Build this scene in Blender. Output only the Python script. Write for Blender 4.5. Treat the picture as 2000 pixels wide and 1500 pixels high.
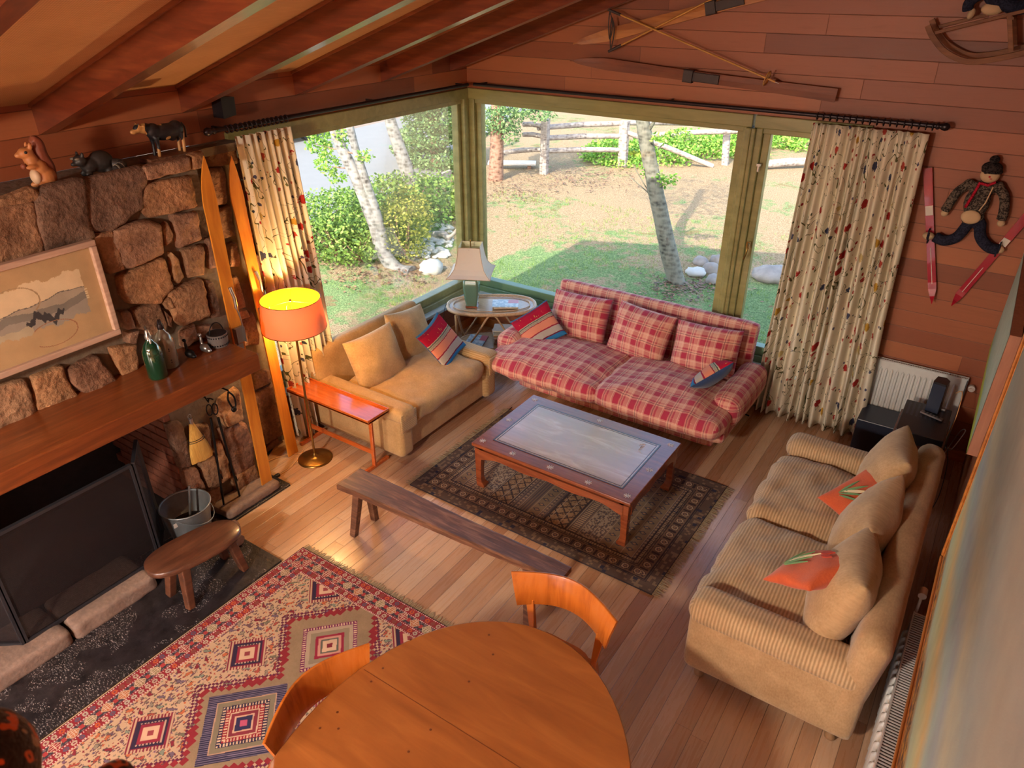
import bpy, math, random
import numpy as np
from mathutils import Vector, Matrix, noise
random.seed(7)
R = math.radians
for o in list(bpy.data.objects): bpy.data.objects.remove(o)
scene = bpy.context.scene
col = scene.collection

# ------------------------------------------------------------------ camera, sky, sun, exposure
CAM = Vector((0, 0, 3.6)); FPX = 1431.0; YAW = R(33.82); PITCH = R(29.22)
cam = bpy.data.objects.new('camera', bpy.data.cameras.new('camera'))
col.objects.link(cam); scene.camera = cam
cam.location = CAM; cam.rotation_euler = (math.pi/2-PITCH, 0, YAW)
cam.data.sensor_width = 36; cam.data.lens = FPX/2000*36
cam.data.clip_start = .05; cam.data.clip_end = 300
cam.data.dof.use_dof = True; cam.data.dof.focus_distance = 6.0; cam.data.dof.aperture_fstop = 6.3
scene.view_settings.view_transform = 'Standard'; scene.view_settings.look = 'None'
scene.view_settings.gamma = 1; scene.view_settings.exposure = 0.95
scene.view_settings.use_curve_mapping = False

world = bpy.data.worlds.new('sky'); scene.world = world; world.use_nodes = True
wn = world.node_tree; wn.nodes.clear()
_s = wn.nodes.new('ShaderNodeTexSky'); _s.sky_type = 'NISHITA'; _s.sun_disc = False
_s.sun_elevation = R(42); _s.sun_rotation = R(175); _s.dust_density = 1.5; _s.air_density = 1.0
_b = wn.nodes.new('ShaderNodeBackground'); _b.inputs[1].default_value = 0.5
_o = wn.nodes.new('ShaderNodeOutputWorld')
wn.links.new(_s.outputs[0], _b.inputs[0]); wn.links.new(_b.outputs[0], _o.inputs[0])
sun = bpy.data.objects.new('sun', bpy.data.lights.new('sun', 'SUN')); col.objects.link(sun)
sun.data.energy = 5.0; sun.data.angle = R(.6); sun.data.color = (1, .93, .82)
sun.rotation_euler = Vector((-.3, 3.55, -3.2)).to_track_quat('-Z', 'Y').to_euler()
sun.location = (2, -20, 20)

# ------------------------------------------------------------------ pixel -> place
_f = Vector((-math.sin(YAW)*math.cos(PITCH), math.cos(YAW)*math.cos(PITCH), -math.sin(PITCH)))
_r = Vector((math.cos(YAW), math.sin(YAW), 0)); _u = _r.cross(_f)
def at(u, v, ax, val):
    """the point of the plane axis = val that stands at this place of the photograph"""
    d = _f + _r*((u-1000)/FPX) - _u*((v-750)/FPX)
    i = 'xyz'.index(ax)
    return CAM + d*((val-CAM[i])/d[i])

# ------------------------------------------------------------------ mesh building
OFF = {}
def lin(c):
    if isinstance(c, str):
        c = tuple(int(c[i:i+2], 16)/255 for i in (0, 2, 4))
    return tuple((x/12.92 if x <= .04045 else ((x+.055)/1.055)**2.4) for x in c)

class MB:
    def __init__(s): s.v = []; s.f = []; s.sm = []; s.uv = []; s.mi = []; s.cur = 0
    def add(s, vs, fs, smooth=False, M=None, uvs=None):
        n = len(s.v)
        for p in vs:
            p = Vector(p)
            s.v.append(M @ p if M is not None else p)
        for k, f in enumerate(fs):
            s.f.append([n+i for i in f]); s.sm.append(smooth); s.mi.append(s.cur)
            s.uv.append([uvs[i] for i in f] if uvs else None)
        return s
    def box(s, lo, hi, M=None, smooth=False):
        x0, y0, z0 = lo; x1, y1, z1 = hi
        return s.add([(x0,y0,z0),(x1,y0,z0),(x1,y1,z0),(x0,y1,z0),(x0,y0,z1),(x1,y0,z1),(x1,y1,z1),(x0,y1,z1)],
              [(0,3,2,1),(4,5,6,7),(0,1,5,4),(1,2,6,5),(2,3,7,6),(3,0,4,7)], smooth, M)
    def cbox(s, c, d, M=None): return s.box([c[i]-d[i]/2 for i in range(3)], [c[i]+d[i]/2 for i in range(3)], M)
    def loft(s, rings, close=True, caps=True, smooth=True):
        n = len(rings[0]); vs = [p for r in rings for p in r]; fs = []
        for i in range(len(rings)-1):
            for j in range(n if close else n-1):
                a = i*n+j; b = i*n+(j+1) % n
                fs.append((a, b, b+n, a+n))
        s.add(vs, fs, smooth)
        if caps and close:
            s.add(rings[0], [tuple(reversed(range(n)))]); s.add(rings[-1], [tuple(range(n))])
        return s
    def tube(s, pts, r, n=8, closed=False, flat=1.0, caps=True):
        pts = [Vector(p) for p in pts]; m = len(pts)
        rs = [float(x) for x in np.interp(np.linspace(0, 1, m), np.linspace(0, 1, len(r)), r)] if hasattr(r, '__len__') else [r]*m
        rings = []; up = None
        for i, p in enumerate(pts):
            if closed: t = pts[(i+1) % m]-pts[i-1]
            else: t = pts[min(i+1, m-1)]-pts[max(i-1, 0)]
            t.normalize()
            if up is None:
                up = Vector((0, 0, 1)) if abs(t.z) < .9 else Vector((1, 0, 0))
            up = (up-t*up.dot(t)); up = up.normalized() if up.length > 1e-6 else t.orthogonal().normalized()
            w = t.cross(up)
            rings.append([p+(w*math.cos(2*math.pi*k/n)+up*math.sin(2*math.pi*k/n)*flat)*rs[i] for k in range(n)])
        if closed: rings.append(rings[0]); return s.loft(rings, True, False)
        return s.loft(rings, True, caps)
    def bar(s, a, b, w, h, up=(0, 0, 1), w2=None, h2=None):
        a = Vector(a); b = Vector(b); t = (b-a).normalized(); up = Vector(up)
        up = (up-t*up.dot(t)).normalized(); x = t.cross(up)
        w2 = w2 or w; h2 = h2 or h
        ra = [a+x*i*w/2+up*j*h/2 for i, j in ((-1,-1),(1,-1),(1,1),(-1,1))]
        rb = [b+x*i*w2/2+up*j*h2/2 for i, j in ((-1,-1),(1,-1),(1,1),(-1,1))]
        return s.loft([ra, rb], True, True, False)
    def lathe(s, prof, c=(0,0,0), n=24, M=None, sx=1, sy=1, caps=True):
        rings = [[Vector((c[0]+r*sx*math.cos(2*math.pi*k/n), c[1]+r*sy*math.sin(2*math.pi*k/n), c[2]+z)) for k in range(n)] for r, z in prof]
        if M is not None: rings = [[M @ p for p in g] for g in rings]
        return s.loft(rings, True, caps)
    def prism(s, poly, o, ex, ey, h):
        """polygon in the plane o + ex*x + ey*y, thickened by the vector h"""
        o = Vector(o); ex = Vector(ex); ey = Vector(ey); h = Vector(h)
        a = [o+ex*p[0]+ey*p[1] for p in poly]; b = [p+h for p in a]
        return s.loft([a, b], True, True, False)
    def ell(s, c, r, M=None, n=16, m=10):
        rings = []
        for i in range(m+1):
            ph = -math.pi/2+math.pi*i/m; cp = max(math.cos(ph), 1e-3)
            rings.append([Vector((r[0]*cp*math.cos(2*math.pi*k/n), r[1]*cp*math.sin(2*math.pi*k/n), r[2]*math.sin(ph))) for k in range(n)])
        c = Vector(c)
        rings = [[c+(M @ p if M is not None else p) for p in g] for g in rings]
        return s.loft(rings, True, True)
    def rbox(s, c, d, r=.04, n=9, puff=(0, 0, 0), amp=0, fr=4, seed=0, M=None):
        """soft upholstery block: rounded, puffed and slightly wrinkled"""
        hx = [x/2 for x in d]; c = Vector(c); rr = min(r, min(hx)*.98)
        for ax in range(3):
            a1, a2 = (ax+1) % 3, (ax+2) % 3
            for sg in (-1, 1):
                vs = []; uv = []; N = n*2
                for i in range(N+1):
                    for j in range(N+1):
                        p = [0, 0, 0]; p[ax] = sg
                        # denser near the rims
                        ti = -1+2*i/N; tj = -1+2*j/N
                        p[a1] = math.copysign(abs(ti)**.75, ti); p[a2] = math.copysign(abs(tj)**.75, tj)
                        q = Vector([p[k]*hx[k] for k in range(3)])
                        inner = Vector([max(-hx[k]+rr, min(hx[k]-rr, q[k])) for k in range(3)])
                        dd = q-inner
                        if dd.length > 1e-9: q = inner+dd.normalized()*rr
                        t = [q[k]/hx[k] for k in range(3)]
                        for k in range(3):
                            o1, o2 = (k+1) % 3, (k+2) % 3
                            q[k] += puff[k]*t[k]*max(0, 1-t[o1]**2)*max(0, 1-t[o2]**2)
                        if amp:
                            g = q*fr+Vector((seed*3.7, seed, 0))
                            q += dd_n(q, hx)*amp*(noise.noise(g)+.5*noise.noise(g*2.3))
                        vs.append(c+q)
                fs = []
                for i in range(N):
                    for j in range(N):
                        a = i*(N+1)+j
                        f = (a, a+N+1, a+N+2, a+1)
                        fs.append(f if sg > 0 else tuple(reversed(f)))
                s.add(vs, fs, True, M)
        s.weld = True
        return s
    def pillow(s, w, h, t, M=None, n=18, seed=0, pinch=.09, amp=.006):
        for sg in (1, -1):
            vs = []; uv = []; fs = []
            for i in range(n+1):
                for j in range(n+1):
                    a = -1+2*i/n; b = -1+2*j/n
                    a = math.sin(a*math.pi/2); b = math.sin(b*math.pi/2)
                    x = w/2*a*(1-pinch*(1-b*b)); y = h/2*b*(1-pinch*(1-a*a))
                    z = sg*t/2*(max(0, (1-a*a)*(1-b*b)))**.42
                    nz = noise.noise(Vector((x*7+seed*5, y*7, sg+seed)))
                    edge = min(1, (1-a*a)*4)*min(1, (1-b*b)*4)
                    z += amp*2*nz*edge
                    vs.append((x, y, z)); uv.append(((a+1)/2*w, (b+1)/2*h))
            for i in range(n):
                for j in range(n):
                    q = i*(n+1)+j
                    f = (q, q+n+1, q+n+2, q+1)
                    fs.append(f if sg > 0 else tuple(reversed(f)))
            s.add(vs, fs, True, M, uv)
        s.weld = True
        return s
    def build(s, name, m, parent=None, world=True, bevel=0, at_=None, **tags):
        me = bpy.data.meshes.new(name)
        off = Vector((0, 0, 0))
        if parent is not None and world: off = OFF.get(parent.name, Vector((0, 0, 0)))
        if parent is None and at_ is not None: off = Vector(at_)
        me.from_pydata([p-off for p in s.v], [], s.f)
        me.polygons.foreach_set('use_smooth', s.sm)
        ul = me.uv_layers.new(name='UVMap')
        buf = np.zeros(len(me.loops)*2, dtype=np.float32); k = 0
        for pi, p in enumerate(me.polygons):
            uvs = s.uv[pi]
            if uvs is None:
                nn = p.normal; ax = max(range(3), key=lambda i: abs(nn[i]))
                for vi in s.f[pi]:
                    q = s.v[vi]
                    buf[k:k+2] = (q.y, q.z) if ax == 0 else ((q.x, q.z) if ax == 1 else (q.x, q.y)); k += 2
            else:
                for t in uvs: buf[k:k+2] = t; k += 2
        ul.data.foreach_set('uv', buf)
        ms = m if isinstance(m, (list, tuple)) else [m]
        for x in ms: me.materials.append(x)
        if len(ms) > 1: me.polygons.foreach_set('material_index', s.mi)
        o = bpy.data.objects.new(name, me); col.objects.link(o)
        if getattr(s, 'weld', False):
            w = o.modifiers.new('weld', 'WELD'); w.merge_threshold = .0008
        if bevel:
            b = o.modifiers.new('bevel', 'BEVEL'); b.width = bevel; b.segments = 2; b.limit_method = 'ANGLE'; b.angle_limit = R(40)
        if parent is not None:
            o.parent = parent; OFF[o.name] = off
        else:
            o.location = off; OFF[o.name] = off.copy()
        for k_, v_ in tags.items(): o[k_] = v_
        return o

def dd_n(q, hx):
    n = Vector([(q[k]/hx[k])**5 for k in range(3)])
    return n.normalized() if n.length > 1e-6 else Vector((0, 0, 1))

def thing(name, label, cat, loc=(0, 0, 0), rz=0, group=None, parts_world=True):
    o = bpy.data.objects.new(name, None); col.objects.link(o); o.empty_display_size = .05
    o.location = loc; o.rotation_euler = (0, 0, rz); o['label'] = label; o['category'] = cat
    if group: o['group'] = group
    OFF[o.name] = Vector(loc)
    return o
def dup(root, loc, rz, label, group=None):
    r = root.copy(); col.objects.link(r); r.location = loc; r.rotation_euler = (0, 0, rz); r['label'] = label
    if group: r['group'] = group
    for ch in list(root.children):
        c = ch.copy(); col.objects.link(c); c.parent = r
        for g in list(ch.children):
            d = g.copy(); col.objects.link(d); d.parent = c
    return r
def TM(loc=(0,0,0), rx=0, ry=0, rz=0):
    return Matrix.Translation(Vector(loc)) @ Matrix.Rotation(rz, 4, 'Z') @ Matrix.Rotation(ry, 4, 'Y') @ Matrix.Rotation(rx, 4, 'X')
def basis(loc, x, y):
    """frame with local x and y along the given directions (made orthonormal), z = normal"""
    x = Vector(x).normalized(); y = Vector(y); y = (y-x*y.dot(x)).normalized(); z = x.cross(y)
    return Matrix(((x.x, y.x, z.x, loc[0]), (x.y, y.y, z.y, loc[1]), (x.z, y.z, z.z, loc[2]), (0, 0, 0, 1)))
def smooth_path(pts, k=6, closed=False):
    P = [Vector(p) for p in pts]; m = len(P); out = []
    rng = range(m) if closed else range(m-1)
    for i in rng:
        if closed: a, b, c, d = P[i-1], P[i], P[(i+1) % m], P[(i+2) % m]
        else: a, b, c, d = P[max(i-1, 0)], P[i], P[i+1], P[min(i+2, m-1)]
        for j in range(k):
            t = j/k
            out.append(.5*((2*b)+(c-a)*t+(2*a-5*b+4*c-d)*t*t+(3*b-a-3*c+d)*t**3))
    if not closed: out.append(P[-1])
    return out
def fuse(o, vox=.006, smooth=2):
    m = o.modifiers.new('fuse', 'REMESH'); m.mode = 'VOXEL'; m.voxel_size = vox; m.use_smooth_shade = True
    if smooth:
        t = o.modifiers.new('soften', 'SMOOTH'); t.factor = .6; t.iterations = smooth*3
    return o

# ------------------------------------------------------------------ node helpers
class NT:
    def __init__(s, name):
        s.m = bpy.data.materials.new(name); s.m.use_nodes = True; s.t = s.m.node_tree; s.t.nodes.clear()
        s.out = s.t.nodes.new('ShaderNodeOutputMaterial')
    def n(s, ty, **kw):
        nd = s.t.nodes.new(ty)
        for k, v in kw.items(): setattr(nd, k, v)
        return nd
    def l(s, a, b): s.t.links.new(a, b)
    def set(s, sock, v):
        if isinstance(v, bpy.types.NodeSocket): s.l(v, sock)
        elif isinstance(v, (tuple, list)) and len(v) == 3 and sock.type == 'RGBA': sock.default_value = (*v, 1)
        else: sock.default_value = v
    def math(s, op, a, b=0, c=None, clamp=False):
        nd = s.n('ShaderNodeMath', operation=op); nd.use_clamp = clamp
        s.set(nd.inputs[0], a); s.set(nd.inputs[1], b)
        if c is not None: s.set(nd.inputs[2], c)
        return nd.outputs[0]
    def mix(s, f, a, b, mode='MIX'):
        nd = s.n('ShaderNodeMix', data_type='RGBA', blend_type=mode)
        s.set(nd.inputs[0], f); s.set(nd.inputs[6], a); s.set(nd.inputs[7], b)
        return nd.outputs[2]
    def vec(s, x, y, z=0):
        nd = s.n('ShaderNodeCombineXYZ'); s.set(nd.inputs[0], x); s.set(nd.inputs[1], y); s.set(nd.inputs[2], z)
        return nd.outputs[0]
    def coord(s, kind='Object'): return s.n('ShaderNodeTexCoord').outputs[kind]
    def sep(s, v):
        nd = s.n('ShaderNodeSeparateXYZ'); s.l(v, nd.inputs[0]); return nd.outputs
    def scale(s, v, sc, loc=(0,0,0)):
        nd = s.n('ShaderNodeMapping'); s.l(v, nd.inputs[0]); nd.inputs['Scale'].default_value = sc if hasattr(sc, '__len__') else (sc,)*3
        nd.inputs['Location'].default_value = loc; return nd.outputs[0]
    def noise(s, v, sc=5, det=3, rough=.55, dist=0, out='Fac'):
        nd = s.n('ShaderNodeTexNoise'); s.l(v, nd.inputs['Vector']); nd.inputs['Scale'].default_value = sc
        nd.inputs['Detail'].default_value = det; nd.inputs['Roughness'].default_value = rough; nd.inputs['Distortion'].default_value = dist
        return nd.outputs[out]
    def vor(s, v, sc=5, feature='F1', rnd=1, out='Distance'):
        nd = s.n('ShaderNodeTexVoronoi', feature=feature); s.l(v, nd.inputs['Vector']); nd.inputs['Scale'].default_value = sc
        nd.inputs['Randomness'].default_value = rnd; return nd.outputs[out]
    def white(s, v, out='Value'):
        nd = s.n('ShaderNodeTexWhiteNoise', noise_dimensions='3D'); s.l(v, nd.inputs['Vector']); return nd.outputs[out]
    def ramp(s, f, stops, interp='LINEAR'):
        nd = s.n('ShaderNodeValToRGB'); s.set(nd.inputs[0], f); cr = nd.color_ramp; cr.interpolation = interp
        while len(cr.elements) < len(stops): cr.elements.new(.5)
        for e, (p, c) in zip(cr.elements, stops):
            e.position = p; e.color = (*(lin(c) if isinstance(c, str) else c), 1)
        return nd.outputs[0]
    def bump(s, h, st=.3, d=.01, nrm=None):
        nd = s.n('ShaderNodeBump'); s.set(nd.inputs['Strength'], st); nd.inputs['Distance'].default_value = d; s.l(h, nd.inputs['Height'])
        if nrm is not None: s.l(nrm, nd.inputs['Normal'])
        return nd.outputs[0]
    def pbr(s, c, rough=.5, metal=0, nrm=None, **kw):
        b = s.n('ShaderNodeBsdfPrincipled'); s.set(b.inputs['Base Color'], lin(c) if isinstance(c, str) else c)
        s.set(b.inputs['Roughness'], rough); s.set(b.inputs['Metallic'], metal)
        if nrm is not None: s.l(nrm, b.inputs['Normal'])
        for k, v in kw.items(): s.set(b.inputs[k.replace('_', ' ')], v)
        s.l(b.outputs[0], s.out.inputs[0]); return s.m
def plain(name, c, rough=.5, metal=0, nz=.06, sc=14, bump=.0, **kw):
    t = NT(name); co = t.coord(); nn = t.noise(co, sc, 4)
    base = lin(c) if isinstance(c, str) else c
    cc = t.mix(nn, tuple(x*(1-nz*2) for x in base), tuple(min(1, x*(1+nz*2)) for x in base))
    return t.pbr(cc, rough, metal, t.bump(nn, bump, .01) if bump else None, **kw)
def wood(name, c1, c2, rough=.35, sc=3, axis=0, coat=0, bump=.08, streak=14, c3=None):
    """grain running along one object axis"""
    t = NT(name); co = t.coord(); s3 = [streak]*3; s3[axis] = 1.0
    st = t.scale(co, tuple(s3))
    g = t.noise(st, sc, 6, .6, .6); g2 = t.noise(co, 1.7, 2)
    f = t.math('ADD', t.math('MULTIPLY', g, .75), t.math('MULTIPLY', g2, .25))
    c = t.ramp(f, [(.32, c1), (.68, c2)] if c3 is None else [(.3, c1), (.5, c3), (.7, c2)])
    return t.pbr(c, rough, 0, t.bump(g, bump, .004), Coat_Weight=coat, Coat_Roughness=.15)
def planks(name, u, v, w, L, cols, rough=.4, seam=.006, grain=.18, off=(0, 0), coat=0, gap=.25, spec=.5, bump=.4):
    """boards: u = across axis, v = along axis, w = board width, L = board length; object coordinates are metres"""
    t = NT(name); x = t.sep(t.coord()); U = t.math('ADD', x['XYZ'.index(u)], 50+off[0]); V = t.math('ADD', x['XYZ'.index(v)], 50+off[1])
    a = t.math('DIVIDE', U, w); iu = t.math('FLOOR', a); fu = t.math('FRACT', a)
    sh = t.white(t.vec(iu, 3.3, 1.7))
    b = t.math('ADD', t.math('DIVIDE', V, L), t.math('MULTIPLY', sh, 7.0)); iv = t.math('FLOOR', b); fv = t.math('FRACT', b)
    rn = t.white(t.vec(iu, iv, .5)); rn2 = t.white(t.vec(iv, iu, 8.5))
    g = t.noise(t.vec(t.math('MULTIPLY', U, 26), t.math('ADD', t.math('MULTIPLY', V, 1.6), t.math('MULTIPLY', rn2, 40)), t.math('MULTIPLY', rn, 9)), 1.6, 6, .62, .8)
    g3 = t.noise(t.vec(U, V, 0), 1.3, 3)
    f = t.math('ADD', t.math('MULTIPLY', rn, 1-grain*2), t.math('ADD', t.math('MULTIPLY', g, grain*1.5), t.math('MULTIPLY', g3, grain*.5)))
    c = t.ramp(f, cols)
    c = t.mix(t.math('MULTIPLY', t.math('SUBTRACT', g, .5), .9, clamp=True), c, lin('3a1508'))
    d1 = t.math('MULTIPLY', t.math('MINIMUM', fu, t.math('SUBTRACT', 1, fu)), w)
    d2 = t.math('MULTIPLY', t.math('MINIMUM', fv, t.math('SUBTRACT', 1, fv)), L)
    d = t.math('MINIMUM', d1, t.math('MULTIPLY', d2, 1.6))
    e = t.math('DIVIDE', d, seam/2, clamp=True)
    c = t.mix(t.math('MULTIPLY', t.math('SUBTRACT', 1, e), 1-gap), c, lin('1c0a04'))
    h = t.math('ADD', e, t.math('MULTIPLY', g, .15))
    rg = t.math('ADD', rough-.06, t.math('MULTIPLY', g, .14))
    return t.pbr(c, rg, 0, t.bump(h, bump, .003), Coat_Weight=coat, Coat_Roughness=.2, Specular_IOR_Level=spec)
def fabric(name, c, c2=None, rib=None, rough=.9, nz=10, bump=.3, freq=120, sheen=.2):
    """woven upholstery; rib = (uv axis, ribs per metre)"""
    t = NT(name); uv = t.coord('UV'); x = t.sep(uv); base = lin(c); b2 = lin(c2) if c2 else tuple(i*.72 for i in base)
    co = t.coord()
    n1 = t.noise(co, nz, 3); n2 = t.noise(t.scale(uv, (freq, freq*.5, 1)), 1, 2)
    f = t.math('ADD', t.math('MULTIPLY', n1, .5), t.math('MULTIPLY', n2, .5))
    h = n2
    if rib:
        wv = t.math('SINE', t.math('MULTIPLY', t.math('ADD', x[rib[0]], t.math('MULTIPLY', t.noise(uv, 5, 2), .012)), rib[1]*6.283))
        wv = t.math('ADD', t.math('MULTIPLY', wv, .5), .5)
        f = t.math('ADD', t.math('MULTIPLY', f, .55), t.math('MULTIPLY', wv, .4)); h = t.math('ADD', t.math('MULTIPLY', n2, .5), wv)
    cc = t.mix(t.ramp(f, [(.3, (0,0,0)), (.7, (1,1,1))]), b2, base)
    return t.pbr(cc, rough, 0, t.bump(h, bump, .004), Sheen_Weight=sheen, Specular_IOR_Level=.2)
def attr_mat(name, rough=.85, bump=.3, bs=300, coat=0):
    t = NT(name); a = t.n('ShaderNodeVertexColor', layer_name='paint').outputs[0]
    n1 = t.noise(t.coord(), bs, 2); n2 = t.noise(t.coord(), 9, 3)
    c = t.mix(t.math('MULTIPLY', n2, .35), a, (.02, .015, .012))
    return t.pbr(c, rough, 0, t.bump(n1, bump, .003), Coat_Weight=coat, Specular_IOR_Level=.25)
def paint_grid(nx, ny, W, H, colf, zf=None):
    """flat W x H grid in xy with one colour per cell (colf takes arrays of x, y in metres and gives rgb)"""
    xs = np.linspace(0, W, nx+1); ys = np.linspace(0, H, ny+1)
    X, Y = np.meshgrid(xs, ys, indexing='ij'); Z = zf(X, Y) if zf else X*0
    co = np.stack([X, Y, Z], -1).reshape(-1, 3).astype(np.float32)
    i, j = np.meshgrid(np.arange(nx), np.arange(ny), indexing='ij'); a = (i*(ny+1)+j).ravel()
    fc = np.stack([a, a+ny+1, a+ny+2, a+1], 1)
    me = bpy.data.meshes.new('grid'); me.vertices.add(len(co)); me.vertices.foreach_set('co', co.ravel())
    me.loops.add(fc.size); me.loops.foreach_set('vertex_index', fc.ravel().astype(np.int32))
    me.polygons.add(len(fc)); me.polygons.foreach_set('loop_start', np.arange(0, fc.size, 4, dtype=np.int32))
    me.update(); me.validate()
    cx = (xs[:-1]+xs[1:])/2; cy = (ys[:-1]+ys[1:])/2; CX, CY = np.meshgrid(cx, cy, indexing='ij')
    rgb = colf(CX, CY).reshape(-1, 3)
    ca = me.color_attributes.new('paint', 'FLOAT_COLOR', 'CORNER')
    buf = np.ones((len(fc), 4, 4), dtype=np.float32); buf[:, :, :3] = rgb[:, None, :]
    ca.data.foreach_set('color', buf.ravel())
    return me
# ------------------------------------------------------------------ materials
M = {}
M['floor'] = planks('floor_boards', 'X', 'Y', .098, 3.1, [(.0, '94664a'), (.35, 'b28663'), (.6, 'c19a78'), (.98, 'd6b694')], .27, .005, .2, coat=.45, gap=.2)
M['board_back'] = planks('cedar_boards_back', 'Z', 'X', .142, 2.3, [(.0, '68341f'), (.35, '854528'), (.7, '9a5532'), (.98, 'ae6a40')], .5, .007, .2, off=(.05, 0))
M['board_side'] = planks('cedar_boards_side', 'Z', 'Y', .142, 2.3, [(.0, '68341f'), (.35, '854528'), (.7, '9a5532'), (.98, 'ae6a40')], .5, .007, .2, off=(.05, 0))
M['board_right'] = planks('cedar_boards_right', 'Z', 'Y', .142, 2.3, [(.05, '7a3a1c'), (.5, 'a05a30'), (.95, 'b87440')], .5, .007, .2)
M['beam'] = wood('beam_wood', '4a2012', '7c4022', .3, 3, 0, .7, .1, 9, '642c1a')
M['beam_trim'] = wood('beam_trim_wood', '6d3a22', '8d5234', .5)
M['mantel'] = wood('mantel_wood', '5a2a14', '8a4a22', .33, 3, 1, .25, .08, 12, '703818')
M['olive'] = wood('olive_painted_wood', '76703e', '988f58', .38, 2, 0, .1, .05, 6)
M['sill_paint'] = plain('pale_sill_paint', 'b4c0bc', .35)
M['greenframe'] = plain('green_lower_frame', '5f7a55', .4)
M['skirt'] = wood('skirting_wood', 'a4602c', 'c98245', .4, 3, 0)
M['granite'] = plain('granite_curb', '80685a', .85, 0, .2, 40, .4)
def slate_mat():
    t = NT('slate_hearth'); co = t.coord(); n = t.noise(co, 9, 5, .7); n2 = t.noise(t.scale(co, (1, 2.5, 1)), 70, 3, .7); x = t.sep(co)
    c = t.ramp(n, [(.3, '120f11'), (.6, '262022'), (.8, '3a302c')])
    sp = t.math('MULTIPLY', t.math('GREATER_THAN', n2, .60), t.math('GREATER_THAN', t.noise(co, 3.2, 2), .50)); c = t.mix(t.math('MULTIPLY', sp, .8), c, lin('a89c98'))
    return t.pbr(c, t.math('ADD', .28, t.math('MULTIPLY', n, .3)), 0, t.bump(n, .6, .01))
M['slate'] = slate_mat()
M['soot'] = plain('sooty_firebrick', '2a201d', .9, 0, .3, 20, .4)
M['brick'] = plain('red_firebrick', '7c4530', .85, 0, .2, 18, .4)
M['black_iron'] = plain('black_iron', '141112', .45, .6, .1, 30, .2)
M['dark_iron_rod'] = plain('dark_bronze_rod', '2b2024', .35, .5)
M['brass'] = plain('aged_brass', '8d6a35', .3, .9, .12, 10)
M['steel'] = plain('worn_steel', 'a9a6a3', .3, .9)
M['zinc'] = plain('galvanised_zinc', '8b8f90', .45, .7, .1, 25)
M['black_plastic'] = plain('black_plastic', '17161b', .38)
M['blue_plastic'] = plain('blue_black_plastic', '262c3c', .35)
M['grey_plastic'] = plain('grey_plastic', '6c6462', .4)
M['white_metal'] = plain('white_enamel', 'c9c9c4', .35)
M['dark_slot'] = plain('dark_slot', '3a2c28', .7)
M['white'] = plain('white_plastic', 'cfc4b8', .4)
M['cord_white'] = plain('cream_cable', 'd9a46c', .5)
M['cord_dark'] = plain('dark_cable', '1b1817', .5)

def ceiling_mat():
    t = NT('woven_ceiling_panel'); x = t.sep(t.coord())
    a = t.math('SINE', t.math('MULTIPLY', x[1], 2*math.pi/.012)); b = t.math('SINE', t.math('MULTIPLY', x[0], 2*math.pi/.02))
    w = t.math('ADD', t.math('MULTIPLY', a, .3), t.math('ADD', t.math('MULTIPLY', b, .2), .5))
    n = t.noise(t.coord(), 3, 3); f = t.math('ADD', t.math('MULTIPLY', w, .5), t.math('MULTIPLY', n, .5))
    return t.pbr(t.ramp(f, [(.2, '9c6e46'), (.8, 'c4976a')]), .8, 0, t.bump(w, .3, .004))
M['ceil'] = ceiling_mat()
def glass_mat():
    t = NT('window_glass'); tr = t.n('ShaderNodeBsdfTransparent'); tr.inputs[0].default_value = (.97, .985, .975, 1)
    g = t.n('ShaderNodeBsdfGlossy'); g.inputs['Roughness'].default_value = .01
    fr = t.n('ShaderNodeFresnel'); fr.inputs[0].default_value = 1.35
    mx = t.n('ShaderNodeMixShader'); t.l(t.math('MULTIPLY', fr.outputs[0], .35), mx.inputs[0])
    t.l(tr.outputs[0], mx.inputs[1]); t.l(g.outputs[0], mx.inputs[2]); t.l(mx.outputs[0], t.out.inputs[0])
    return t.m
M['glass'] = glass_mat()
def stone_mat():
    t = NT('field_stone'); co = t.coord(); a = t.n('ShaderNodeVertexColor', layer_name='paint').outputs[0]
    n1 = t.noise(co, 5, 5, .6); n2 = t.noise(co, 38, 5, .7); n3 = t.vor(co, 30)
    f = t.math('ADD', t.math('MULTIPLY', n1, .6), t.math('MULTIPLY', n2, .4))
    c = t.mix(1, a, t.ramp(f, [(.3, (.35,.32,.32)), (.5, (.85,.82,.8)), (.68, (1.45,1.4,1.3))]), 'MULTIPLY')
    h = t.math('ADD', t.math('MULTIPLY', n2, .6), t.math('ADD', t.math('MULTIPLY', n3, .3), n1))
    return t.pbr(c, .9, 0, t.bump(h, 1.0, .03), Specular_IOR_Level=.2)
M['stone'] = stone_mat()
M['mortar'] = plain('grey_mortar', '6b5a48', .95, 0, .2, 22, .7)

# ------------------------------------------------------------------ the room
XL, YB, XR, YR = -4.8, 6.35, .34, -3.6
def roof_z(x): return 2.95+.35*(x-XL)
b = MB(); b.box((XL-.15, YR-.1, -.06), (XR+.12, YB+.12, 0)); b.build('floor', M['floor'], kind='structure')
b = MB()
b.prism([(XL-.02, roof_z(XL-.02)), (XR+.1, roof_z(XR+.1)), (XR+.1, roof_z(XR+.1)+.04), (XL-.02, roof_z(XL-.02)+.04)], (0, YR, 0), (1,0,0), (0,0,1), (0, YB-YR, 0))
b.build('ceiling', M['ceil'], kind='structure')
b = MB()   # roof covering with its eaves
b.prism([(XL-.55, roof_z(XL-.55)+.05), (1.3, roof_z(1.3)+.05), (1.3, roof_z(1.3)+.2), (XL-.55, roof_z(XL-.55)+.2)], (0, YR-.5, 0), (1,0,0), (0,0,1), (0, YB-YR+1.1, 0))
b.build('trim_1', M['beam_trim'], kind='structure')
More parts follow.
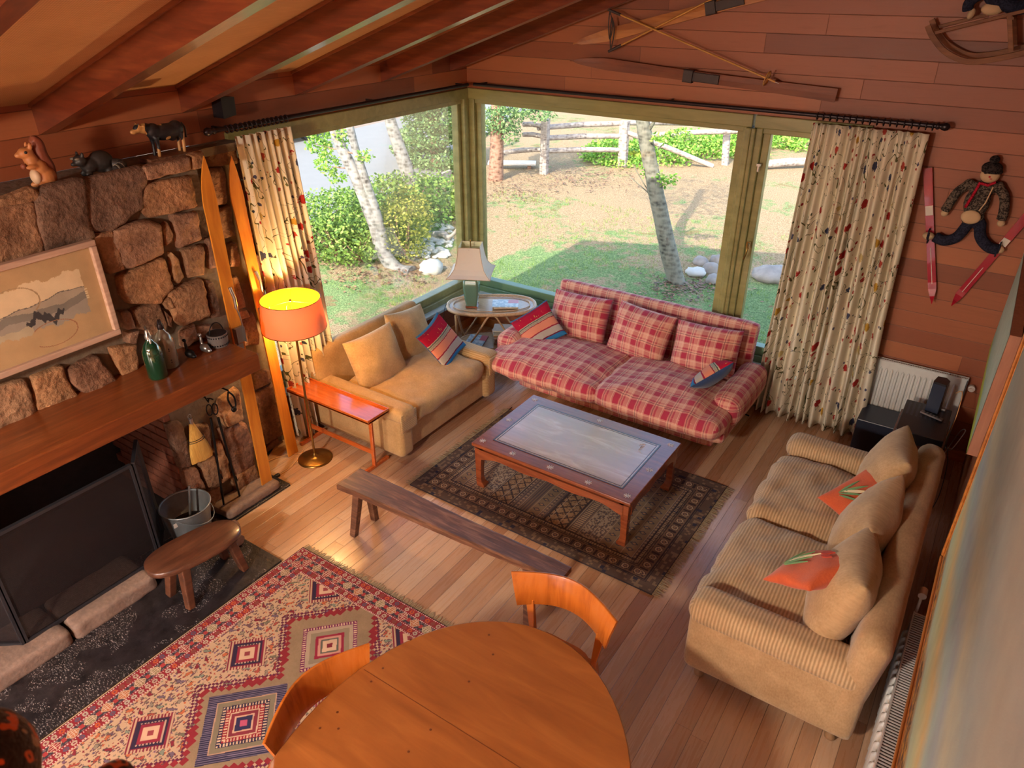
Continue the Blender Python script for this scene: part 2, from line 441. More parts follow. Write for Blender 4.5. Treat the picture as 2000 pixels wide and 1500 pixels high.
# back wall: everything round the window opening x -4.72..-0.95, z .42..2.6
T = .12
b = MB()
b.box((XL, YB, 0), (-.95, YB+T, .42))
b.prism([(XL-.1, 2.6), (-.95, 2.6), (-.95, roof_z(-.95)+.04), (XL-.1, roof_z(XL-.1)+.04)], (0, YB, 0), (1,0,0), (0,0,1), (0, T, 0))
b.prism([(-.95, 0), (XR+.1, 0), (XR+.1, roof_z(XR+.1)+.04), (-.95, roof_z(-.95)+.04)], (0, YB, 0), (1,0,0), (0,0,1), (0, T, 0))
b.build('wall_back', M['board_back'], kind='structure')
b = MB()
b.box((XL-T, 3.2, 0), (XL, YB+T, .42)); b.box((XL-T, 3.2, 2.6), (XL, YB+T, roof_z(XL)+.03)); b.box((XL-T, 3.2, .42), (XL, 3.42, 2.6))
b.box((XL-T, YR, 2.556), (XL, 3.2, roof_z(XL)+.03)); b.box((XL-T, -3.6, 2.35), (XL, -.61, 2.556)); b.box((XL-T, YR, 0), (XL, -.6, 2.35))
b.build('wall_left', M['board_side'], kind='structure')
b = MB(); b.box((XR, YR, 0), (XR+T, YB, roof_z(XR)+.04)); b.build('wall_right', M['board_right'], kind='structure')
b = MB()   # wall behind the camera; two openings added to let daylight brighten the room
b.box((XL-.1, YR-T, 0), (XR+.1, YR, .9)); b.box((XL-.1, YR-T, .9), (-4.2, YR, 3.0)); b.box((-2.5, YR-T, .9), (-2.0, YR, 3.0)); b.box((-.2, YR-T, .9), (XR+.1, YR, 3.0)); 
b.box((-4.2, YR-T, 2.4), (-2.5, YR, 3.0)); b.box((-2.0, YR-T, 2.4), (-.2, YR, 3.0))
b.prism([(XL-.1, 3.0), (XR+.1, 3.0), (XR+.1, roof_z(XR+.1)), (XL-.1, 3.01)], (0, YR-T, 0), (1,0,0), (0,0,1), (0, T, 0))
b.build('wall_rear', M['board_back'], kind='structure')
b = MB(); b.box((XL, 3.25, 0), (XL+.02, YB, .1)); b.build('baseboard_left', M['skirt'], kind='structure')
b = MB(); b.box((XL+.02, YB-.02, 0), (XR, YB, .1)); b.build('baseboard_back', M['skirt'], kind='structure')
# rafters
for i, y in enumerate((-2.8, -1.8, -.8, .2, 1.2, 2.17, 3.12, 4.12, 5.1, 6.08)):
    b = MB()
    xe = XR-.001
    b.prism([(XL+.001, roof_z(XL)-.175), (xe, roof_z(xe)-.2), (xe, roof_z(xe)-.002), (XL+.001, roof_z(XL)-.002)], (0, y, 0), (1,0,0), (0,0,1), (0, .1, 0))
    o = b.build('trim_%d' % (i+2), M['beam'], bevel=.004, kind='structure')
    m = MB()
    for sg in (-.012, .1):
        m.prism([(XL+.001, roof_z(XL)-.022), (xe, roof_z(xe)-.022), (xe, roof_z(xe)-.001), (XL+.001, roof_z(XL)-.001)], (0, y+sg, 0), (1,0,0), (0,0,1), (0, .012, 0))
    m.build('edge_strip', M['beam_trim'], o, label='thin lighter strip where the beam meets the ceiling')

# windows ------------------------------------------------------------
def frame_bar(m, axis, a, b_, z0, z1, d0, d1):
    """a bar in the plane of a wall: axis 'y' = left wall, 'x' = back wall; a..b along the wall"""
    if axis == 'x': m.box((a, YB-d1, z0), (b_, YB-d0, z1))
    else: m.box((XL+d0, a, z0), (XL+d1, b_, z1))
def window(name, axis, a, b_, low='greenframe', lowlab='green-painted lower rail of the frame'):
    """moulded frame with stepped head, sill and posts round one opening"""
    e = bpy.data.objects.new(name, None); col.objects.link(e); e['kind'] = 'structure'; OFF[name] = Vector((0, 0, 0))
    m = MB()
    frame_bar(m, axis, a, b_, 2.5, 2.6, -.1, .035); frame_bar(m, axis, a, b_, 2.455, 2.5, -.1, .0)
    frame_bar(m, axis, a, a+.07, .5, 2.5, -.1, .02); frame_bar(m, axis, b_-.07, b_, .5, 2.5, -.1, .02)
    frame_bar(m, axis, a+.07, a+.13, .55, 2.46, -.1, -.02); frame_bar(m, axis, b_-.13, b_-.07, .55, 2.46, -.1, -.02)
    m.build('window_frame', M['olive'], e, bevel=.006)
    m = MB(); frame_bar(m, axis, a, b_, .5, .58, -.1, .0); frame_bar(m, axis, a, b_, .42, .5, -.1, .03)
    m.build('lower_frame', M[low], e, bevel=.006, label=lowlab)
    m = MB(); frame_bar(m, axis, a, b_, .40, .435, .0, .11)
    m.build('window_sill', M['sill_paint'], e, bevel=.006, label='pale painted sill')
    g = MB(); frame_bar(g, axis, a+.12, b_-.12, .57, 2.46, -.066, -.06)
    g.build('glass_pane', M['glass'], e)
    return e
w1 = window('window_1', 'y', 3.42, 6.33, 'olive', 'olive lower rail of the frame')
w2 = window('window_2', 'x', -4.78, -1.86)
w3 = window('window_3', 'x', -1.84, -.95)
m = MB(); m.box((-1.90, YB-.06, .42), (-1.82, YB+.08, 2.5)); m.box((-1.87, YB-.075, .45), (-1.85, YB-.05, 2.5)); m.build('mullion_post', M['olive'], w3, bevel=.008)
hb = at(1459, 490, 'y', YB-.05)
m = MB(); m.tube([hb+Vector((-.0, 0, .07)), hb+Vector((.015, -.04, .06)), hb+Vector((.005, -.045, -.02)), hb+Vector((-.01, -.03, -.07))], .008); m.cbox(hb+Vector((0, .01, .05)), (.03, .02, .06))
m.build('casement_handle', M['brass'], w3)
hb = at(1482, 322, 'y', YB-.04)
m = MB(); m.cbox(hb, (.03, .03, .02)); m.cbox(hb+Vector((0, 0, -.03)), (.012, .02, .05)); m.build('casement_catch', M['steel'], w3)
m = MB(); m.box((XL-.1, YB-.02, .42), (XL+.03, YB+.1, 2.6)); m.box((XL-.02, YB-.1, .42), (XL+.03, YB-.02, 2.6)); m.build('trim_20', M['olive'], bevel=.008, kind='structure')

# ------------------------------------------------------------------ stone chimney breast
SX = -4.38     # mortar face
fire = thing('stone_fireplace', 'rough field-stone chimney breast with deep sooty firebox and thick reddish mantel board', 'fireplace', (SX, 1.3, 0))
OY0, OY1, OZ = .45, 2.27, 1.22
b = MB()
b.box((XL-.5, -.6, 0), (SX, OY0, 2.5)); b.box((XL-.5, OY1, 0), (SX, 2.87, 2.5)); b.box((XL-.5, OY0, OZ), (SX, OY1, 2.5)); b.box((XL-.2, 2.87, 0), (-4.70, 3.199, 2.5)); b.box((XL+.001, 3.199, 0), (-4.70, 3.42, 2.5))
b.box((XL, -.6, 2.5), (SX, 2.87, 2.555)); b.box((XL, 2.87, 2.5), (-4.64, 3.42, 2.555))
b.build('mortar_bed', M['mortar'], fire)
b = MB()
b.box((XL-.55, OY0-.02, 0), (XL-.45, OY1+.02, OZ)); b.box((XL-.5, OY0, 0), (SX+.0, OY1, .09))
b.box((XL-.5, OY0, 0.09), (SX-.02, OY0+.03, OZ-.01)); b.box((XL-.5, OY0, OZ-.03), (SX-.01, OY1, OZ))
b.build('firebox', M['soot'], fire)
b = MB()
zz = .1; k = 0
while zz < OZ-.06:
    for xx in (-4.41, -4.62, -4.83, -5.04):
        o_ = .09 if k % 2 else 0
        b.box((xx-.205+o_, OY1-.045, zz), (xx-.005+o_ if xx-.005+o_ < SX+.0 else SX, OY1, zz+.062))
    zz += .072; k += 1
b.build('brick_jamb', M['brick'], fire, bevel=.004, label='reddish brick side of the firebox opening')
STONES = [
[(0,391),(62,367),(80,377),(76,392),(56,396),(0,405)], [(-30,414),(0,407),(64,398),(66,420),(75,455),(84,492),(0,520),(-40,530)],
[(90,370),(161,353),(166,400),(180,462),(88,488),(75,430),(68,399)], [(164,356),(276,330),(288,340),(282,372),(280,403),(222,447),(185,447),(172,405)],
[(283,327),(366,307),(369,333),(291,351)], [(289,363),(373,348),(384,404),(298,424),(282,404)], [(373,304),(396,297),(400,326),(378,330)], [(408,297),(462,290),(465,318),(412,326)], [(520,875),(545,858),(548,866),(524,884)],
[(403,334),(435,330),(442,397),(415,400)], [(225,451),(264,438),(290,433),(309,441),(316,495),(252,520),(237,510),(223,472)],
[(184,465),(219,453),(225,477),(240,517),(243,525),(218,534),(206,524)], [(321,450),(328,436),(340,459),(337,472),(327,480)],
[(340,424),(387,417),(393,468),(354,483)], [(418,417),(447,403),(456,457),(432,465)], [(361,492),(397,481),(399,535),(369,541)],
[(337,496),(349,507),(358,540),(349,553),(340,544)], [(237,543),(319,508),(334,561),(309,591),(258,591),(244,577)],
[(330,573),(394,550),(406,615),(357,633),(343,624)], [(264,609),(309,595),(327,637),(322,655),(270,650)], [(322,609),(337,621),(339,640),(330,635)],
[(405,552),(420,555),(432,615),(418,620)], [(357,651),(378,633),(384,660),(367,675),(360,677)], [(388,640),(415,636),(418,656),(387,663)],
[(441,544),(462,543),(478,597),(458,605),(447,590)], [(448,481),(459,475),(468,519),(449,520)], [(470,627),(494,613),(507,655),(505,672),(476,675)],
[(484,500),(505,497),(520,560),(505,572)], [(70,741),(123,719),(140,758),(155,776),(81,811),(73,758)], [(141,724),(188,698),(214,727),(224,744),(168,768),(147,747)],
[(221,684),(266,674),(272,720),(244,736),(232,713)], [(-20,765),(49,747),(71,808),(0,839),(-30,850)], [(236,612),(252,609),(261,639),(246,642)], [(248,650),(267,644),(265,672),(250,669)],
[(496,733),(524,724),(530,742),(500,761)], [(496,780),(535,754),(552,846),(518,864),(503,832)], [(434,783),(464,762),(474,818),(446,832),(429,810)],
[(434,843),(481,831),(495,871),(496,906),(465,927),(440,867)], [(420,870),(433,866),(450,929),(433,942),(426,919)], [(391,906),(417,890),(428,948),(407,958)],
[(457,932),(497,910),(510,948),(470,970)], [(330,835),(355,830),(368,880),(372,908),(354,912),(340,870)], [(359,919),(382,914),(398,954),(365,950)],
[(407,964),(430,951),(436,986),(422,999),(404,993)], [(376,838),(408,832),(416,878),(391,888)], [(474,312),(497,308),(500,345),(480,350)],
[(478,358),(499,352),(506,398),(488,402)], [(486,410),(508,406),(514,452),(494,458)], [(470,400),(480,404),(484,440),(474,444)], [(500,462),(518,458),(526,500),(508,506)],
[(408,470),(422,468),(426,520),(414,524)], [(524,600),(540,596),(548,640),(530,650)], [(186,500),(202,540),(212,580),(200,584)], [(318,590),(330,580),(336,600),(326,604)], [(463,610),(480,606),(486,618),(468,624)]]
b = MB(); tones = []
STONE_COL = ['a87c58', '8f6a50', '9c7455', 'b08660', '86604a', 'a07a5c', '94705a', '7c6050']
rnd = random.Random(3)
def stone(b, P, x0, depth, rnd):
    """P: outline in (y, z)"""
    c = sum((Vector((0, p[0], p[1])) for p in P), Vector())/len(P)
    out = []
    n = len(P)
    for i in range(n):
        p0 = Vector((0, *P[i])); p1 = Vector((0, *P[(i+1) % n])); L = (p1-p0).length; k = max(2, int(L/.03))
        for j in range(k):
            t = .06+.88*j/(k-1) if k > 1 else .5
            out.append(p0.lerp(p1, t))
    rings = []
    for d, sh in ((-.03, 1.13), (.4, 1.13), (.75, 1.09), (.93, 1.03), (1.0, .92), (1.02, .75), (1.03, .5), (1.0, .25)):
        ring = []
        for q in out:
            p = c+(q-c)*sh
            nz = noise.noise(Vector((0, p.y*9, p.z*9+c.y*13)))
            e = noise.noise(Vector((3, p.y*30, p.z*30)))
            x = x0+depth*d + (nz*.018+e*.007)*(1 if d > .5 else .3)
            p = p+(q-c).normalized()*(e*.006 if sh > .9 else 0)
            ring.append(Vector((x, p.y, p.z)))
        rings.append(ring)
    n0 = len(b.f)
    # orientation: make faces point to +x
    area = sum(P[i][0]*P[(i+1) % n][1]-P[(i+1) % n][0]*P[i][1] for i in range(n))
    if area < 0: rings = [list(reversed(r)) for r in rings]
    b.loft(rings, True, False, True)
    b.add([r for r in rings[-1]], [tuple(range(len(out)))], True)
    cc = Vector(lin(rnd.choice(STONE_COL)))*rnd.uniform(.8, 1.15)
    tones.extend([cc]*(len(b.f)-n0))
for P in STONES:
    cu = sum(p[0] for p in P)/len(P); cv = sum(p[1] for p in P)/len(P); sx_ = -4.70 if cu > 393+(cv-312)*.191 else SX
    Q = [at(u, v, 'x', sx_+.05) for u, v in P]
    Q = [(q.y, q.z) for q in Q]
    stone(b, Q, sx_, rnd.uniform(.045, .075), rnd)
# the part of the breast left of the picture and hidden bits: plain coursed stones
z = .1
for zz, h in ((1.45, .3), (1.8, .34), (2.2, .3)):
    y = -.55
    while y < .9:
        w = rnd.uniform(.25, .45)
        stone(b, [(y, zz), (y+w-.03, zz+rnd.uniform(-.02, .02)), (y+w-.03, zz+h-.04), (y, zz+h-.05)], SX, rnd.uniform(.045, .07), rnd); y += w
for zz in (.1, .36, .62, .88):
    stone(b, [(-.5, zz), (-.05, zz), (-.05, zz+.22), (-.5, zz+.22)], SX, .06, rnd); stone(b, [(0, zz), (.4, zz), (.4, zz+.22), (0, zz+.22)], SX, .06, rnd)
o = b.build('stonework', M['stone'], fire)
ca = o.data.color_attributes.new('paint', 'FLOAT_COLOR', 'CORNER'); buf = np.ones((len(o.data.loops), 4), dtype=np.float32)
k = 0
for i, p in enumerate(o.data.polygons):
    n_ = p.loop_total; buf[k:k+n_, :3] = tones[i]; k += n_
ca.data.foreach_set('color', buf.ravel())
b = MB(); b.box((SX-.02, -.5, 1.25), (-3.87, 2.71, 1.372)); b.build('mantel_board', M['mantel'], fire, bevel=.008, label='thick reddish-brown mantel board')
b = MB()
for y0, y1 in ((-.5, .35), (.36, 1.13), (1.14, 1.7)): b.rbox((-4.17, (y0+y1)/2, .065), (.38, y1-y0-.008, .13), .035, 8, amp=.006, fr=9, seed=y0)
b.build('granite_curb', M['granite'], fire, label='rounded pinkish granite blocks edging the firebox')
b = MB(); b.box((-4.36, -.6, 0.0), (-3.5, 2.325, .018)); b.box((-4.36, 2.325, 0.0), (-4.13, 2.96, .018))
b.build('hearth_slab', M['slate'], fire, bevel=.004, label='dark worn slate hearth flush with the floor')
b = MB(); b.rbox((-4.26, 2.64, .05), (.22, .5, .08), .03, 6, amp=.01, fr=8); b.build('base_stone', M['granite'], fire)
# fire screen: three mesh panels
scr = thing('fire_screen', 'black three-panel wire mesh fire screen standing in front of the firebox', 'fire screen', (-4.2, 1.35, .13))
def mesh_mat():
    t = NT('fine_wire_mesh'); uv = t.coord('UV'); x = t.sep(uv)
    a = t.math('ABSOLUTE', t.math('SINE', t.math('MULTIPLY', x[0], math.pi/.004))); c = t.math('ABSOLUTE', t.math('SINE', t.math('MULTIPLY', x[1], math.pi/.004)))
    al = t.math('LESS_THAN', t.math('MINIMUM', a, c), .55)
    p = t.n('ShaderNodeBsdfPrincipled'); p.inputs['Base Color'].default_value = (*lin('2a2324'), 1); p.inputs['Roughness'].default_value = .5; p.inputs['Metallic'].default_value = .4
    tr = t.n('ShaderNodeBsdfTransparent'); mx = t.n('ShaderNodeMixShader'); t.set(mx.inputs[0], t.math('ADD', t.math('MULTIPLY', al, .3), .55)); t.l(tr.outputs[0], mx.inputs[1]); t.l(p.outputs[0], mx.inputs[2]); t.l(mx.outputs[0], t.out.inputs[0])
    return t.m
M['wire'] = mesh_mat()
M['frame_grey'] = plain('grey_iron_frame', '3c3a3e', .4, .5)
def panel(p, q, z0, z1):
    p = Vector((p[0], p[1], 0)); q = Vector((q[0], q[1], 0)); m = MB()
    a, b_, c, d = [Vector((w.x, w.y, zz)) for w, zz in ((p, z0), (q, z0), (q, z1), (p, z1))]
    for s_, t_ in ((a, b_), (b_, c), (c, d), (d, a)): m.bar(s_, t_, .022, .022, up=(.1, .2, 1) if abs((t_-s_).z) < .1 else (1, 0, 0))
    f = m.build('screen_panel', M['frame_grey'], scr)
    g = MB(); g.add([a, b_, c, d], [(0, 1, 2, 3)]); g.build('wire_mesh', M['wire'], f)
panel((-4.10, .93), (-4.10, 1.80), .135, .9); panel((-4.10, 1.815), (-4.33, 1.98), .135, .9); panel((-4.33, .75), (-4.10, .915), .135, .9)

# ------------------------------------------------------------------ curtains and rods
def curtain_mat():
    t = NT('floral_curtain_linen'); uv = t.coord('UV'); co = t.coord()
    def dots(sc, r, seedv, ragged=.25):
        d = t.noise(t.scale(uv, 1, (seedv, seedv, 0)), 60, 2)
        v = t.scale(uv, sc, (seedv, seedv*2, 0)); dist = t.vor(v, 1, rnd=.85); c = t.vor(v, 1, rnd=.85, out='Color')
        return t.math('LESS_THAN', t.math('ADD', dist, t.math('MULTIPLY', t.math('SUBTRACT', d, .5), ragged)), r), t.sep(c)[0]
    base = t.mix(t.noise(uv, 3, 3), lin('dccdb0'), lin('eee6d2'))
    # stems: thin contours of a noise field
    n = t.noise(t.scale(uv, (5.5, 3.0, 1)), 1, 2, .5, 1.2)
    st = t.math('LESS_THAN', t.math('ABSOLUTE', t.math('SUBTRACT', n, .5)), .006)
    c = t.mix(st, base, lin('5d5a38'))
    m3 = t.math('GREATER_THAN', t.noise(t.scale(uv, 1, (4, 4, 0)), 7, 2), .56)
    lv, lc = dots((24, 16, 1), .22, 1.3, .35)
    lcol = t.ramp(lc, [(.0, '4c5236'), (.5, '6b6a45'), (.8, '3a4150')], 'CONSTANT')
    c = t.mix(t.math('MULTIPLY', lv, m3), c, lcol)
    fl, fc = dots((8, 7, 1), .25, 2.1, .28)
    fcol = t.ramp(fc, [(0, 'a8312c'), (.38, 'c9b27a'), (.5, '474a63'), (.68, 'b0473a'), (.85, 'b98d35')], 'CONSTANT')
    c = t.mix(fl, c, fcol)
    f2, f2c = dots((15, 12, 1), .17, 5.7, .25)
    c = t.mix(f2, c, t.ramp(f2c, [(0, '9c2c2a'), (.4, '55536a'), (.7, 'ad5a48')], 'CONSTANT'))
    p = t.n('ShaderNodeBsdfPrincipled'); t.l(c, p.inputs['Base Color']); p.inputs['Roughness'].default_value = .9; p.inputs['Specular IOR Level'].default_value = .15
    t.l(t.bump(t.noise(t.scale(uv, 400), 1, 2), .15, .002), p.inputs['Normal'])
    tl = t.n('ShaderNodeBsdfTranslucent'); t.l(c, tl.inputs[0]); mx = t.n('ShaderNodeMixShader'); mx.inputs[0].default_value = .22
    t.l(p.outputs[0], mx.inputs[1]); t.l(tl.outputs[0], mx.inputs[2]); t.l(mx.outputs[0], t.out.inputs[0]); return t.m
M['curtain'] = curtain_mat()
def curtain(label, P, along, out, a0, a1, b0, b1, z0, z1, folds, seed):
    """along/out: unit vectors; a0..a1 span at the top, b0..b1 at the hem"""
    rr = random.Random(seed); nu, nv = folds*14, 34
    ph = [0]
    for i in range(folds*2): ph.append(ph[-1]+rr.uniform(.45, 1.6))
    tot = ph[-1]; vs = []; uvs = []; fs = []
    amps = [rr.uniform(.6, 1.25) for _ in range(folds*2+1)]
    along = Vector(along); out = Vector(out); P = Vector(P)
    for j in range(nv+1):
        t = j/nv; z = z1+(z0-z1)*t
        for i in range(nu+1):
            s = i/nu; x = s*tot
            k = 0
            while k < len(ph)-2 and ph[k+1] < x: k += 1
            f = (x-ph[k])/(ph[k+1]-ph[k])
            sgn = 1 if k % 2 else -1
            am = (.024+.038*min(1, t*2.5))*amps[k]
            dep = sgn*math.sin(math.pi*f)*am
            wob = noise.noise(Vector((s*5, t*2, seed)))*.02*t+noise.noise(Vector((s*22, t*5, seed)))*.008*t
            a = a0+(a1-a0)*s; b_ = b0+(b1-b0)*s
            q = P+along*(a+(b_-a)*t**1.1+noise.noise(Vector((s*9, t*3, seed+5)))*.014*t)+out*(dep+wob+.02*t)
            vs.append(Vector((q.x, q.y, z+(-.012*abs(math.sin(math.pi*f)) if t > .99 else 0)))); uvs.append((s*abs(a1-a0)*2.1, z))
    for j in range(nv):
        for i in range(nu):
            q = j*(nu+1)+i; fs.append((q, q+1, q+nu+2, q+nu+1))
    m = MB(); m.add(vs, fs, True, None, uvs)
    o = m.build('curtain', M['curtain'], at_=P+along*(b0+b1)/2+Vector((0, 0, z0)), label=label, category='curtain')
    s_ = o.modifiers.new('cloth', 'SOLIDIFY'); s_.thickness = .002
    return o
curtain('floral cream linen curtain gathered right of the window on the back wall, to the floor', (0, 6.2, 0), (1,0,0), (0,-1,0), -1.36, -.55, -1.42, -.47, .05, 2.60, 12, 4)
curtain('floral cream linen curtain gathered between the stone chimney and the corner window', (-4.60, 0, 0), (0,1,0), (1,0,0), 3.36, 3.86, 3.46, 4.00, .04, 2.60, 8, 9)
def rod(label, a, b_, rings, brackets, fin):
    a = Vector(a); b_ = Vector(b_); t = thing('curtain_rod', label, 'curtain rod', (a+b_)/2)
    m = MB(); m.tube([a, b_], .016, 10); m.build('rod', M['dark_iron_rod'], t)
    d = (b_-a).normalized()
    q = d.to_track_quat('Z', 'Y').to_matrix().to_4x4()
    m = MB(); m.lathe([(.012,-.01),(.024,0),(.024,.012),(.016,.02),(.024,.035),(.03,.055),(.022,.075),(.006,.085)], n=12, M=Matrix.Translation(fin) @ (d*(1 if (Vector(fin)-a).length > (Vector(fin)-b_).length else -1)).to_track_quat('Z', 'Y').to_matrix().to_4x4())
    m.build('finial', M['dark_iron_rod'], t)
    for r_ in rings:
        p = a.lerp(b_, r_); m = MB(); x = d.orthogonal().normalized(); y = d.cross(x)
        c = p-Vector((0, 0, .006))
        m.tube([c+(x*math.cos(k*math.pi/8)+y*math.sin(k*math.pi/8))*.025+d*.003*math.sin(r_*99) for k in range(16)], .0045, 6, closed=True)
        m.build('curtain_ring', M['dark_iron_rod'], t)
    for r_, to in brackets:
        p = a.lerp(b_, r_); m = MB(); m.bar(p, p+Vector(to), .018, .03); m.build('rod_bracket', M['dark_iron_rod'], t)
    return t
L_ = 6.22
rod('dark turned curtain rod above the back window, carrying the right-hand curtain', (-4.62, L_, 2.655), (-.52, L_, 2.655), [(4.62-1.34+.8*i/17)/4.1 for i in range(18)], [(.02, (0, .1, 0)), (.955, (0, .1, 0)), (.5, (0, .1, .0))], (-.52, L_, 2.655))
rod('dark turned curtain rod above the left window, running to the corner', (-4.65, 3.24, 2.655), (-4.65, 6.16, 2.655), [(.10+.53*i/13)/2.92 for i in range(14)], [(.02, (-.1, 0, 0)), (.98, (-.1, 0, 0)), (.55, (-.1, 0, 0))], (-4.65, 3.24, 2.655))
# ------------------------------------------------------------------ rugs
def h2(a, b, s=0.0):
    v = np.sin(a*127.1+b*311.7+s*74.7)*43758.5453
    return v-np.floor(v)
C_ = lambda *h: np.array([lin(x) for x in h])
def rug_red(X, Y):
    # X across (0..W) from the hearth side, Y along from the far end
    W, H = 1.62, 3.0; red, navy, cream, dk, tan, orange, purple = C_('84202a', '2a2740', 'b99a7c', '241a20', '8e765c', 'b8532e', '5f1d3a')
    out = np.empty(X.shape+(3,)); out[:] = cream
    d = np.minimum(np.minimum(X, W-X), np.minimum(Y, H-Y)); s = np.where(np.minimum(X, W-X) < np.minimum(Y, H-Y), Y, X)
    def put(m, c): out[m] = c
    # field: scattered little animals and shapes
    cs = .026; ix = np.floor(X/cs); iy = np.floor((Y+ix*.013)/cs); fx = X/cs-ix; fy = (Y+ix*.013)/cs-iy
    r1 = h2(ix, iy); r2 = h2(ix, iy, 3); shp = (np.abs(fx-.5)*(1+r2)+np.abs(fy-.5)*(2-r2) < .5) & (h2(np.floor(X/.008), np.floor(Y/.008), 5) > .22)
    pal = C_('7d2230', 'b4603c', '6f6a55', '5d4a5c', '8a7a6a', 'a0483a', '74506a')
    put((shp & (r1 < .8)), 0); out[shp & (r1 < .8)] = pal[(h2(ix, iy, 9)*7).astype(int)[shp & (r1 < .8)]]
    ln = (h2(np.floor(X/.009), np.floor(Y/.018), 11) > .82); out[ln & ~shp] = C_('6d4a4c')[0]
    cs = .062; ix = np.floor(X/cs); iy = np.floor((Y+ix*.021)/cs); fx = X/cs-ix-.5+.12*np.sin(Y*90); fy = (Y+ix*.021)/cs-iy-.5+.12*np.sin(X*110)
    r1 = h2(ix, iy, 21); r2 = h2(ix, iy, 23); a_ = np.cos(r2*6.28); b2_ = np.sin(r2*6.28); p_ = fx*a_+fy*b2_; q_ = -fx*b2_+fy*a_
    rad = np.hypot(p_*1.1, q_*2.1)-.10*np.abs(np.sin(np.arctan2(q_, p_)*2.5+r1*6)); big_ = (rad < .26) & (r1 < .72)
    out[(rad < .33) & (r1 < .72)] = C_('4a3a34')[0]; out[big_] = C_('7d2230', 'b4603c', '6f6a55', '6a5666', '8a7a6a', 'a0483a', '7a8070')[(r2*7).astype(int)[big_]]
    cx = W/2; P = .64
    def zz(X, Y):  # zigzag outline
        t = np.abs(((Y-.52) / P) % 1-.5)*2   # 1 at medallion centres+..., 0 between
        return t
    ty = ((Y-.52+P/2) % P)-P/2; ax = np.abs(X-cx); L1 = ax*1.05+np.abs(ty)
    step = np.floor(ax/.03)*.03*1.05+np.floor(np.abs(ty)/.03)*.03
    hook = ((ax/.03 % 1 > .5) ^ (np.abs(ty)/.03 % 1 > .5))
    big = step < .37
    put(big, tan); put((step < .37) & (step > .335), red); put((step >= .37) & (step < .41) & hook, purple)
    g = h2(np.floor(X/.006), np.floor(Y/.006), 2) > .5
    odd = (np.floor((Y-.52+P/2)/P) % 2 == 1)
    put(big & (step <= .335) & g, C_('8a7458')[0])
    z = big & odd & (L1 < .31); put(z, navy)
    st = ((X+Y)*60 % 1 > .72) & z; put(st, C_('7d6f86')[0])
    for lim, c in ((.235, 'b08a72'), (.225, '7c705a'), (.185, '2a2440'), (.15, '8e1f2b'), (.115, 'c9a98c'), (.105, '7e2c38'), (.075, 'caa084'), (.062, '2c2a4c'), (.028, 'b4506a')):
        m = L1 < lim
        if lim == .235: m = m
        put(m & odd, lin(c))
    for lim, c in ((.24, '6e1c50'), (.205, 'a5927c'), (.17, '8a7a64'), (.125, '8e2038'), (.1, 'c08a78'), (.078, '5b5a50'), (.062, 'c9a98c'), (.025, '7a2230')):
        put((L1 < lim) & ~odd, lin(c))
    ring = ((L1 > .155) & (L1 < .18) & odd) | ((L1 > .21) & (L1 < .235) & ~odd) | ((L1 > .12) & (L1 < .145) & odd)
    put(ring & ((ax-np.abs(ty))*42 % 1 > .55), C_('c9a98c')[0])
    # side diamonds
    for sx in (-1, 1):
        tx = X-(cx+sx*.37); t2 = ((Y-.52) % P)-P/2; l = np.abs(tx)+np.abs(t2)
        for lim, c in ((.155, '7a1f35'), (.12, '2d2038'), (.085, '8a2436'), (.06, 'cda98a'), (.022, '8e3a40')):
            put(l < lim, lin(c))
        put((l > .125) & (l < .155) & ((tx-t2)*40 % 1 > .5), cream); put((l > .088) & (l < .1) & ((tx-t2)*40 % 1 > .5), C_('b89880')[0])
    # borders
    def flowers(m, mid, wd):
        put(m, red); q = s/.043; i = np.floor(q); f = (q-i-.5)*.043; e = d-mid; r = np.hypot(f, e)
        pc = C_('a9937e', 'b09a84', 'b5502c', 'a89a88', '5a4a5c', '7e4030')[(h2(i, mid*100, 1)*6).astype(int)]
        k = m & (r < .0155); out[k] = pc[k]; put(m & (r < .006), lin('7c3340'))
        put(m & (np.abs(np.abs(e)-wd/2+.004) < .004) & (s/.0145 % 1 > .55), lin('c9a9a0'))
    m0 = d < .185; put(m0, red)
    flowers(d < .062, .034, .058)
    mm = (d >= .062) & (d < .128); put(mm, C_('3a3038')[0]); put(mm & ((s/.03 % 1) > .5) & (np.abs(d-.095) > .02), C_('6e5a5e')[0])
    q = s/.098; i = np.floor(q); f = (q-i-.5)*.098; e = d-.095
    oc = (np.maximum(np.abs(e), 0)/.028 + np.maximum(np.abs(f)-.012, 0)/.024); 
    col_ = C_('8a6f50', '8c2a33', '8a7a58', 'b06a44')[(h2(i, i*0+4)*4).astype(int)]
    put(mm & (oc < 1.12), lin('c0a488')); k = mm & (oc < .92); out[k] = col_[k]; put(mm & (oc < .8) & (np.abs(np.sin(f*200)*np.cos(e*220)) < .25), lin('c4a890'))
    put(mm & (oc >= 1.12) & (np.abs(e) < .012) & (np.abs(f) > .037), lin('a23434'))
    flowers((d >= .128) & (d < .185), .157, .055)
    put((d > .183) & (d < .188), lin('b89880')); put(d < .006, lin('2a1418'))
    return out
